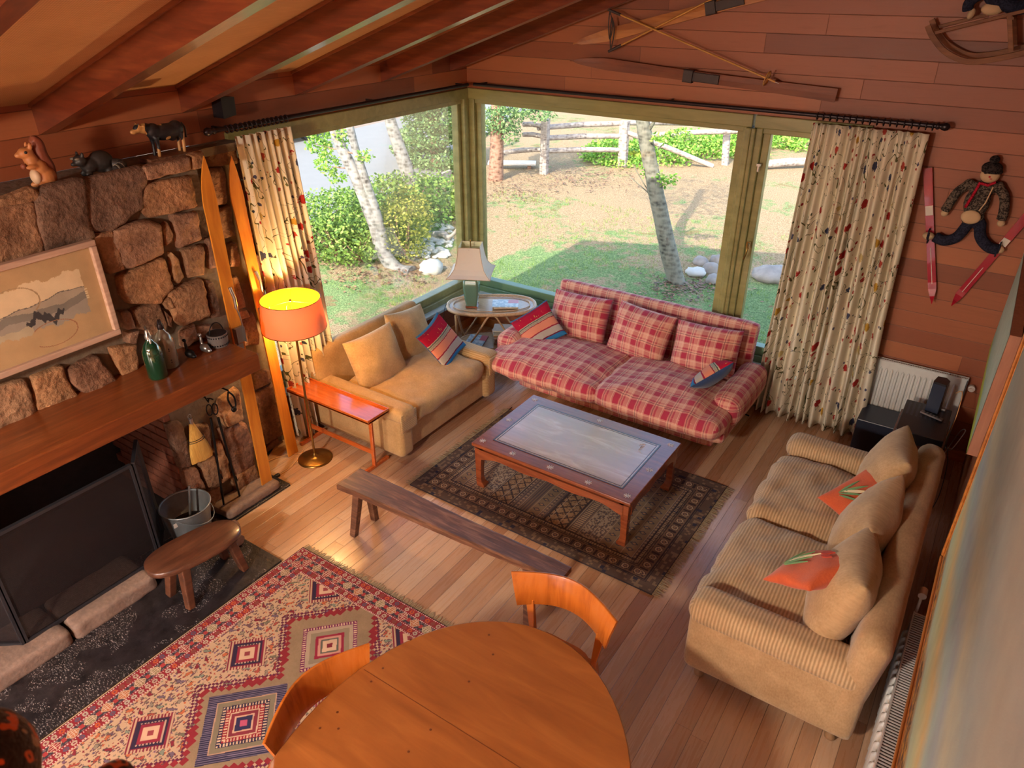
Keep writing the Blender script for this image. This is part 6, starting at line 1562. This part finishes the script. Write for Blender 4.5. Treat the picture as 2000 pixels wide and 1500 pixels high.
def leafmat(name, a, b_, c, tr=.3):
    t = NT(name); o = t.n('ShaderNodeNewGeometry').outputs['Random Per Island']; n = t.noise(t.coord(), 3, 2)
    f = t.math('ADD', t.math('MULTIPLY', o, .6), t.math('MULTIPLY', n, .4)); cc = t.ramp(f, [(.2, a), (.5, b_), (.8, c)])
    p = t.n('ShaderNodeBsdfPrincipled'); t.l(cc, p.inputs['Base Color']); p.inputs['Roughness'].default_value = .6; p.inputs['Specular IOR Level'].default_value = .3
    tl = t.n('ShaderNodeBsdfTranslucent'); t.l(cc, tl.inputs[0]); mx = t.n('ShaderNodeMixShader'); mx.inputs[0].default_value = tr
    t.l(p.outputs[0], mx.inputs[1]); t.l(tl.outputs[0], mx.inputs[2]); t.l(mx.outputs[0], t.out.inputs[0]); return t.m
M['leaf_green'] = leafmat('juniper_leaves', '3d5a26', '6d8c38', 'a4b858'); M['leaf_yellow'] = leafmat('yellow_green_leaves', '5e6a24', '97963c', 'c0b458'); M['leaf_fresh'] = leafmat('fresh_green_leaves', '4c7a26', '7ca83c', 'b4cc60'); M['leaf_spruce'] = leafmat('blue_green_needles', '3d5c3c', '6c8c50', 'a0b474')
def bark(name, a, b_, c):
    t = NT(name); co = t.coord(); n = t.noise(t.scale(co, (1, 1, .35)), 14, 4, .7); n2 = t.vor(t.scale(co, (1, 1, 2.4)), 9); f = t.math('ADD', t.math('MULTIPLY', n, .7), t.math('MULTIPLY', n2, .4))
    return t.pbr(t.ramp(f, [(.32, a), (.45, b_), (.65, c)]), .85, 0, t.bump(f, .5, .02))
M['birch'] = bark('pale_mottled_bark', '2c261f', '68615a', '8c857d'); M['barkgrey'] = bark('grey_bark', '2e2a24', '5f5a4c', '7c7666'); M['post'] = bark('weathered_fence_wood', '4c3e36', '88786e', 'a6988c'); M['brownbark'] = bark('brown_bark', '40281e', '74503c', '94705a')
def foliage(m, blobs, n, size, rr, droop=0):
    tot = sum(b_[1][0]*b_[1][1]*b_[1][2] for b_ in blobs)
    for c, r_ in blobs:
        k = int(n*(r_[0]*r_[1]*r_[2])/tot)
        for _ in range(k):
            d = Vector((rr.gauss(0, 1), rr.gauss(0, 1), rr.gauss(0, 1))).normalized()*(rr.uniform(.35, 1)**.5)
            p = Vector(c)+Vector((d.x*r_[0], d.y*r_[1], d.z*r_[2]))
            a = Vector((rr.gauss(0, 1), rr.gauss(0, 1), rr.gauss(0, .6)-droop)).normalized(); b_ = a.cross(Vector((rr.gauss(0, 1), rr.gauss(0, 1), rr.gauss(0, 1)))).normalized()
            s = size*rr.uniform(.6, 1.3)
            m.add([p, p+a*s*.5+b_*s*.28, p+a*s, p+a*s*.5-b_*s*.28], [(0, 1, 2, 3)])
def bush(name, label, blobs, n, size, mat, seed, cat='shrub', group=None):
    rr = random.Random(seed); c = blobs[0][0]
    t = thing(name, label, cat, (c[0], c[1], ZG), group=group); m = MB(); foliage(m, blobs, n, size, rr); m.build('foliage', M[mat], t)
    m = MB()
    for c_, r_ in blobs:
        for k in range(4):
            q = Vector(c_)+Vector((rr.uniform(-.5, .5)*r_[0], rr.uniform(-.5, .5)*r_[1], r_[2]*.5)); m.tube([(c_[0]+rr.uniform(-.1, .1), c_[1], ZG), q], [.02, .008], 5)
    m.build('stem', M['brownbark'], t); return t
def BL(u, v, rx, ry, rz, dz=0): p = G(u, v); return ((p.x, p.y, ZG+rz*.7+dz), (rx, ry, rz))
bush('juniper_shrub', 'big spreading bright green juniper between the lawn and the road, left of the pale trees', [BL(655, 500, .95, .8, .42), BL(690, 470, .9, .9, .5), BL(640, 460, .8, 1.1, .45), BL(735, 470, .6, .7, .42), BL(700, 510, .5, .5, .3), BL(620, 500, .5, .7, .3)], 9000, .07, 'leaf_green', 1)
bush('juniper_shrub', 'darker green juniper behind the pale trees beside the road', [BL(800, 430, 1.1, .9, .5), BL(850, 410, .9, .8, .4), BL(760, 430, .9, .8, .45)], 6000, .08, 'leaf_green', 2)
bush('leafy_shrub', 'yellow-green upright leafy shrub right behind the curved pale tree', [BL(790, 505, .42, .42, .55), BL(800, 480, .45, .4, .5, .15)], 4200, .055, 'leaf_yellow', 3)
for k, (u, v, rx, rz, lab) in enumerate(((1185, 316, .9, .22, 'bright green ground cover at the foot of the fence, left clump'), (1270, 312, 1.0, .25, 'bright green ground cover behind the leaning tree by the fence'), (1345, 300, 1.1, .3, 'bright green ground cover below the white fence rail'), (1425, 300, .9, .28, 'bright green ground cover around the grey post near the window post'), (1525, 285, .5, .25, 'small green plant seen through the narrow right pane'))):
    p = G(u, v)
    bush('ground_cover', lab, [((p.x, p.y+.5, ZG+.12), (rx, 1.1, rz)), ((p.x+.5, p.y-.1, ZG+.08), (rx*.6, .5, rz*.6)), ((p.x-.4, p.y+.9, ZG+.12), (rx*.6, .8, rz))], 3000, .09, 'leaf_fresh', 10+k, 'ground cover', 'green clumps along the fence')
def trunk(m, pts, rs, n=12): 
    P = smooth_path(pts, 5); R_ = [rs[0]+(rs[-1]-rs[0])*i/(len(P)-1) for i in range(len(P))]
    R_ = [r_*(1+.08*noise.noise(p*6)) for r_, p in zip(R_, P)]; m.tube(P, R_, n); return P
def sprig(m, base, d, rr, L=.35, n=14, size=.06):
    b_ = Vector(base); d = Vector(d).normalized()
    for k in range(n):
        p = b_+d*L*(k/n)+Vector((rr.uniform(-.05, .05), rr.uniform(-.05, .05), rr.uniform(-.05, .05))); foliage(m, [(p, (.05, .05, .05))], 3, size, rr)
rr = random.Random(31)
# right tree leaning left
t0 = G(1322, 552); Yt = t0.y
T_ = lambda u, v, y=Yt: at(u, v, 'y', y)
t = thing('garden_tree', 'slim grey-barked tree leaning left on the lawn beyond the plaid sofa', 'tree', t0)
m = MB(); P = trunk(m, [t0-Vector((-.02, 0, .05)), T_(1308, 500), T_(1293, 430), T_(1280, 370), T_(1266, 300), T_(1256, 240), T_(1246, 160), T_(1240, 20), T_(1225, -200)], [.125, .075]); m.tube([T_(1262, 262), T_(1276, 240), T_(1285, 200)], [.03, .02], 6); tr = m.build('trunk', M['barkgrey'], t)
m = MB(); foliage(m, [(T_(1288, 352), (.12, .12, .12)), (T_(1312, 350), (.10, .1, .08)), (T_(1265, 335), (.12, .1, .10)), (T_(1300, 270), (.25, .15, .06)), (T_(1330, 260), (.15, .15, .05)), (T_(1296, 440), (.05, .05, .05))], 520, .055, rr); m.build('foliage', M['leaf_fresh'], t)
m = MB(); 
for a, b_ in (((1270, 380), (1235, 320)), ((1268, 378), (1230, 345)), ((1280, 350), (1292, 300)), ((1285, 290), (1330, 255))): m.tube([T_(*a), T_(*b_)], [.01, .004], 5)
m.build('twig', M['barkgrey'], t)
m = MB(); foliage(m, [(T_(1250, -60), (1.0, 1.0, .8)), (T_(1180, -150), (1.1, 1.1, .8))], 1500, .08, rr); m.build('foliage', M['leaf_fresh'], t, label='crown above the picture')
# pale double tree on the left, curved foot
t0 = G(806, 530); Yt2 = t0.y
T2 = lambda u, v: at(u, v, 'y', Yt2)
t = thing('garden_tree', 'pale mottled double-trunked tree with curved foot seen through the left window', 'tree', t0)
m = MB(); trunk(m, [t0+Vector((.0, 0, -.05)), T2(775, 528), T2(748, 490), T2(733, 440), T2(715, 395), T2(695, 345), T2(668, 290), T2(650, 245), T2(620, 170)], [.13, .07]); m.build('trunk', M['birch'], t)
m = MB(); trunk(m, [T2(752, 485), T2(740, 430), T2(722, 375), T2(700, 310), T2(684, 250), T2(670, 180)], [.07, .055]); m.build('trunk', M['birch'], t, label='slimmer second trunk')
m = MB(); foliage(m, [(T2(625, 285), (.25, .2, .12)), (T2(640, 320), (.2, .2, .15)), (T2(655, 345), (.12, .15, .1)), (T2(668, 268), (.12, .12, .15)), (T2(712, 305), (.14, .12, .10)), (T2(625, 260), (.18, .2, .1)), (T2(672, 345), (.06, .06, .06))], 1100, .06, rr); m.build('foliage', M['leaf_fresh'], t)
m = MB()
for a, b_ in (((690, 300), (610, 280)), ((688, 330), (640, 325)), ((700, 310), (722, 305))): m.tube([T2(*a), T2(*b_)], [.015, .005], 5)
m.build('twig', M['brownbark'], t)
t0 = G(818, 425)
t = thing('garden_tree', 'straight pale grey tree further back beside the corner post of the left window', 'tree', t0); T3 = lambda u, v: at(u, v, 'y', t0.y)
m = MB(); trunk(m, [t0, T3(800, 350), T3(780, 290), T3(762, 235), T3(745, 170)], [.14, .09]); m.build('trunk', M['birch'], t)
# conifer at the corner
c = G(845, 330); t = thing('conifer_tree', 'green feathery conifer filling the upper right of the left window', 'tree', (c.x, c.y, ZG))
m = MB(); CB = lambda u, v, y=c.y: at(u, v, 'y', y); foliage(m, [(CB(835, 265), (.75, .6, .28)), (CB(850, 310), (.85, .6, .25)), (CB(800, 290), (.5, .5, .16)), (CB(860, 230), (.6, .5, .35)), (CB(815, 235), (.4, .4, .15)), (CB(850, 345), (.45, .4, .14)), (CB(830, 180), (.9, .8, .5))], 17000, .075, rr); m.build('foliage', M['leaf_spruce'], t)
m = MB(); m.tube([(c.x+.1, c.y, ZG), (c.x+.1, c.y, 3.2)], [.12, .07], 10); m.build('trunk', M['brownbark'], t)
c = G(968, 350); t = thing('conifer_tree', 'brown conifer trunk with drooping pale branches left of the post-and-rail fence', 'tree', (c.x, c.y, ZG))
m = MB(); m.tube([c-Vector((0, 0, .05)), at(970, 300, 'y', c.y), at(972, 200, 'y', c.y), at(972, 60, 'y', c.y)], [.17, .15, .13, .1], 12); m.build('trunk', M['brownbark'], t)
m = MB(); CB = lambda u, v, y=c.y: at(u, v, 'y', y); foliage(m, [(CB(985, 232), (.4, .5, .28)), (CB(1000, 262), (.2, .3, .18)), (CB(1050, 222), (.4, .4, .12)), (CB(1010, 210), (.5, .5, .15)), (CB(960, 235), (.3, .4, .3)), (CB(1000, 120), (.9, .9, .5))], 9000, .065, rr, .6); m.build('foliage', M['leaf_spruce'], t)
# loose dirt, bark and leaf litter around the trees and under the fence
M['litter'] = leafmat('dry_leaf_litter', '4a3020', '74503a', '9a7656', .0)
rr = random.Random(50); m = MB()
for u, v, r_, k in ((1320, 565, .45, 260), (1390, 560, .5, 200), (1000, 372, 1.0, 420), (1100, 352, 1.2, 420), (800, 535, .5, 160), (850, 430, .7, 300), (700, 545, .5, 120), (1180, 345, 1.0, 200)):
    p = G(u, v)
    for _ in range(k):
        q = p+Vector((rr.gauss(0, r_*.5), rr.gauss(0, r_*.5), .012+.02*rr.random())); a = rr.uniform(0, 6.28); s = rr.uniform(.03, .08); e = Vector((math.cos(a)*s, math.sin(a)*s, rr.uniform(-.01, .02))); w_ = Vector((-e.y, e.x, 0))*.3
        m.add([q, q+e*.5+w_, q+e, q+e*.5-w_], [(0, 1, 2, 3)])
m.build('leaf_litter', M['litter'], label='brown dry leaves and bark scattered under the trees and fence', category='leaves', kind='stuff')
# fence
def post(u0, v0, v1, w, lab):
    p = G(u0, v0); q = at(u0+4, v1, 'y', p.y); m = MB(); m.bar((p.x, p.y, ZG-.05), (q.x, p.y, q.z), w, w*.8, up=(0, 1, 0)); m.build('fence_post', M['post'], at_=(p.x, p.y, ZG), label=lab, category='post', group='split-rail fence posts', bevel=.02); return p, q
pa, qa = post(1062, 340, 232, .17, 'weathered fence post nearest the conifer, left of the three')
pb, qb = post(1216, 325, 236, .20, 'weathered leaning fence post in the middle, left of the garden tree')
pc, qc = post(1416, 322, 257, .15, 'short grey fence post nearest the window post')
def rail(a, b_, lab, r_=.055, r2=None):
    m = MB(); a = Vector(a); b_ = Vector(b_); mid = a.lerp(b_, .5)+Vector((0, 0, .02)); m.tube([a, mid, b_], [r_, r_*1.1, r2 or r_], 8); m.build('fence_rail', M['post'], at_=mid, label=lab, category='rail', group='split-rail fence rails')
Ya, Yb, Yc = pa.y, pb.y, pc.y
rail(at(1060, 295, 'y', Ya), at(1213, 293, 'y', Yb), 'lowest rail between the left and middle fence posts'); rail(at(1060, 270, 'y', Ya), at(1213, 266, 'y', Yb), 'middle rail between the left and middle fence posts'); rail(at(1050, 250, 'y', Ya), at(1213, 241, 'y', Yb), 'top rail between the left and middle fence posts')
rail(at(1218, 240, 'y', Yb), at(1400, 243, 'y', Yc+1), 'top rail running on behind the leaning garden tree'); rail(at(1222, 258, 'y', Yb), at(1392, 325, 'y', Yc-.4), 'fallen pale rail sloping from the middle post down to the ground'); rail(at(1270, 264, 'y', Yb+.4), at(1460, 256, 'y', Yc), 'pale rail resting on the short grey post')
rail(at(985, 298, 'y', Ya), at(1058, 292, 'y', Ya), 'brown rail from the conifer to the left fence post', .05); rail(at(1022, 243, 'y', Ya), at(1058, 246, 'y', Ya), 'short rail stub above left of the left fence post', .05); rail(at(1022, 263, 'y', Ya), at(1058, 266, 'y', Ya), 'short lower rail stub left of the left fence post', .05)
rail(G(1490, 322, ZG+.1), G(1580, 316, ZG+.12), 'grey log lying on the dry grass seen through the narrow right pane', .09)
p = G(1005, 322); m = MB(); m.cbox((0, 0, 0), (1.1, .3, .05)); o = m.build('garden_bench', M['white'], label='pale plank garden seat between the conifer trunk and the fence', category='bench', bevel=.01); q = at(1000, 318, 'y', p.y-.3); o.location = (q.x, q.y, q.z); o.rotation_euler = (0, 0, R(30))
for k_, dx in enumerate((-.4, .4)):
    m = MB(); m.cbox((dx, 0, (ZG-q.z)/2-.02), (.08, .22, abs(ZG-q.z)-.02)); m.build('leg', M['brownbark'], o, world=False)
p = G(823, 372); q = at(822, 343, 'y', p.y); m = MB(); m.box((p.x-.11, p.y-.11, ZG-.05), (p.x+.11, p.y+.11, q.z)); m.build('gate_post', M['post'], at_=(p.x, p.y, ZG), label='short square grey post by the road seen through the left window', category='post', bevel=.01)
a = at(828, 360, 'y', p.y); b_ = at(880, 338, 'y', p.y+.9); m = MB(); m.bar(a, b_, .06, .14); m.build('fence_rail', M['post'], at_=a, label='dark plank rail running right from the short square post', category='rail')
# rocks
M['rock'] = plain('grey_garden_rock', '8a8078', .9, 0, .25, 7, .6); M['rock_white'] = plain('pale_garden_rock', 'b8b0a4', .85, 0, .12, 6, .4)
def rock(u, v, r_, mat, lab, seed, fl=.6, grp=None):
    p = G(u, v); m = MB(); rings = []
    for i in range(9):
        ph = -math.pi/2+math.pi*i/8; cp = max(math.cos(ph), .02); ring = []
        for k in range(14):
            a = 2*math.pi*k/14; d = Vector((cp*math.cos(a), cp*math.sin(a), math.sin(ph)*fl)); ring.append(p+Vector((0, 0, r_*.25))+d*r_*(1+.35*noise.noise(d*2+Vector((seed, 0, 0)))))
        rings.append(ring)
    m.loft(rings); o = m.build('garden_rock', M[mat], at_=p, label=lab, category='rock'); 
    if grp: o['group'] = grp
rock(842, 530, .17, 'rock_white', 'whitish boulder on the grass left of the corner post', 1, .8)
for k, (u, v, r_, mt, lab) in enumerate(((1368, 515, .12, 'rock', 'rounded grey rock at the left of the little rock pile by the garden tree'), (1388, 530, .14, 'rock', 'dark rock in the middle of the little rock pile by the garden tree'), (1402, 512, .12, 'rock', 'grey rock at the right of the little rock pile by the window post'), (1358, 536, .16, 'rock_white', 'flat pale stone lying between the tree foot and the rock pile'), (1395, 552, .13, 'rock', 'brownish rock lowest of the pile beside the window post'))): rock(u, v, r_, mt, lab, 5+k, .35 if k == 3 else .7, 'rock pile by the garden tree')
rock(1505, 545, .28, 'rock', 'large purplish grey rock seen through the narrow right pane', 15, .45)
rr = random.Random(77)
m = MB()
for k in range(160):
    u = rr.uniform(800, 880); v = rr.uniform(440, 505); p = G(u, v); s = rr.uniform(.03, .09); m.ell((p.x, p.y, ZG+.02), (s, s*.8, s*.45), n=8, m=5)
m.build('gravel_patch', M['rock_white'], label='patch of pale stones on the ground by the corner post', category='stones', kind='stuff')
m = MB(); p = G(862, 470); m.tube(smooth_path([p+Vector((-.2, 0, .06)), p+Vector((0, .05, .1)), p+Vector((.15, .02, .07)), p+Vector((.3, .12, .25))], 4), [.06]*9+[.03]*4, 8); m.build('driftwood', M['post'], at_=p, label='piece of pale driftwood on the stones by the corner post', category='driftwood')
# parked car far left, only its flank shows
cx = at(582, 285, 'y', 13.2)
t = thing('parked_car', 'blue car parked across the road, just visible at the edge of the left curtain', 'car', (-16.5, 12.4, ZG+.05))
M['car_blue'] = plain('pale_blue_car_paint', '6f93a8', .25, 0, .04, 3, Coat_Weight=.7)
m = MB(); m.rbox((-16.5, 12.4, ZG+.62), (1.75, 4.2, .62), .2, 8); m.rbox((-16.5, 12.2, ZG+1.1), (1.5, 2.2, .6), .25, 8); m.build('car_body', M['car_blue'], t)
m = MB(); m.rbox((-16.5, 12.2, ZG+1.14), (1.53, 1.9, .38), .12, 6); m.build('car_window', M['black_plastic'], t)
for sx in (-.8, .8):
    for sy in (-1.3, 1.35): m = MB(); m.tube([(-16.5+sx-.1, 12.4+sy, ZG+.36), (-16.5+sx+.1, 12.4+sy, ZG+.36)], .31, 18); m.build('wheel', M['black_plastic'], t)
# big background slope so nothing ends in empty air, and trees beyond
for k in range(0):
    x = -30+k*5+rr.uniform(-1, 1); y = 34+rr.uniform(-2, 3)
    bush('distant_tree', ['broad dark green tree in the far background beyond the fence', ][0], [((x, y, 2), (2.4, 2, 2.4)), ((x+1, y, 4), (1.8, 1.6, 1.8))], 500, .5, 'leaf_green', 60+k, 'tree', 'trees far beyond the fence')
# lawn tufts
m = MB(); rr = random.Random(9)
for k in range(5200):
    y = 6.7+rr.random()**1.4*6; x = rr.uniform(-8.6, 1.0)
    if x < -5 and y < 6.4: continue
    if noise.noise(Vector((x*.8, y*.8, 3))) < -.12: continue
    for q in range(4):
        a = rr.uniform(0, 6.28); L = rr.uniform(.02, .05); bx_ = x+rr.uniform(-.03, .03); by_ = y+rr.uniform(-.03, .03)
        m.add([(bx_, by_, ZG-.01), (bx_+.006, by_, ZG-.01), (bx_+math.cos(a)*L*.6, by_+math.sin(a)*L*.6, ZG+L+.01)], [(0, 1, 2)])
m.build('grass_tufts', M['leaf_green'], label='short grass blades on the shaded lawn', category='grass', kind='stuff')

# ------------------------------------------------------------------ unseen fill lamps added behind the camera to brighten the room
def fill_pendant(x, y, z, e, colr, lab):
    t = thing('fill_lamp', lab, 'fill lamp', (x, y, z)); m = MB()
    m.lathe([(.06, .12), (.2, -.02), (.3, -.14)], (x, y, z), 28, caps=False); m.build('lamp_shade', M['shade_pagoda'], t)
    m = MB(); m.tube([(x, y, z+.12), (x, y, roof_z(x)-.01)], .004, 6); m.build('cord', M['cord_dark'], t)
    l = bpy.data.objects.new('pendant_light', bpy.data.lights.new('pendant_light', 'POINT')); col.objects.link(l); l.location = (0, 0, -.12); l.parent = t
    l.data.energy = e; l.data.color = colr; l.data.shadow_soft_size = .22
fill_pendant(-1.9, -2.3, 3.45, 600, (1, .88, .74), 'unseen hanging fill lamp with wide cream shade, added over the loft behind the camera')
fill_pendant(-3.7, -1.9, 2.95, 150, (1, .85, .7), 'unseen hanging fill lamp with wide cream shade, added by the rear wall behind the camera')
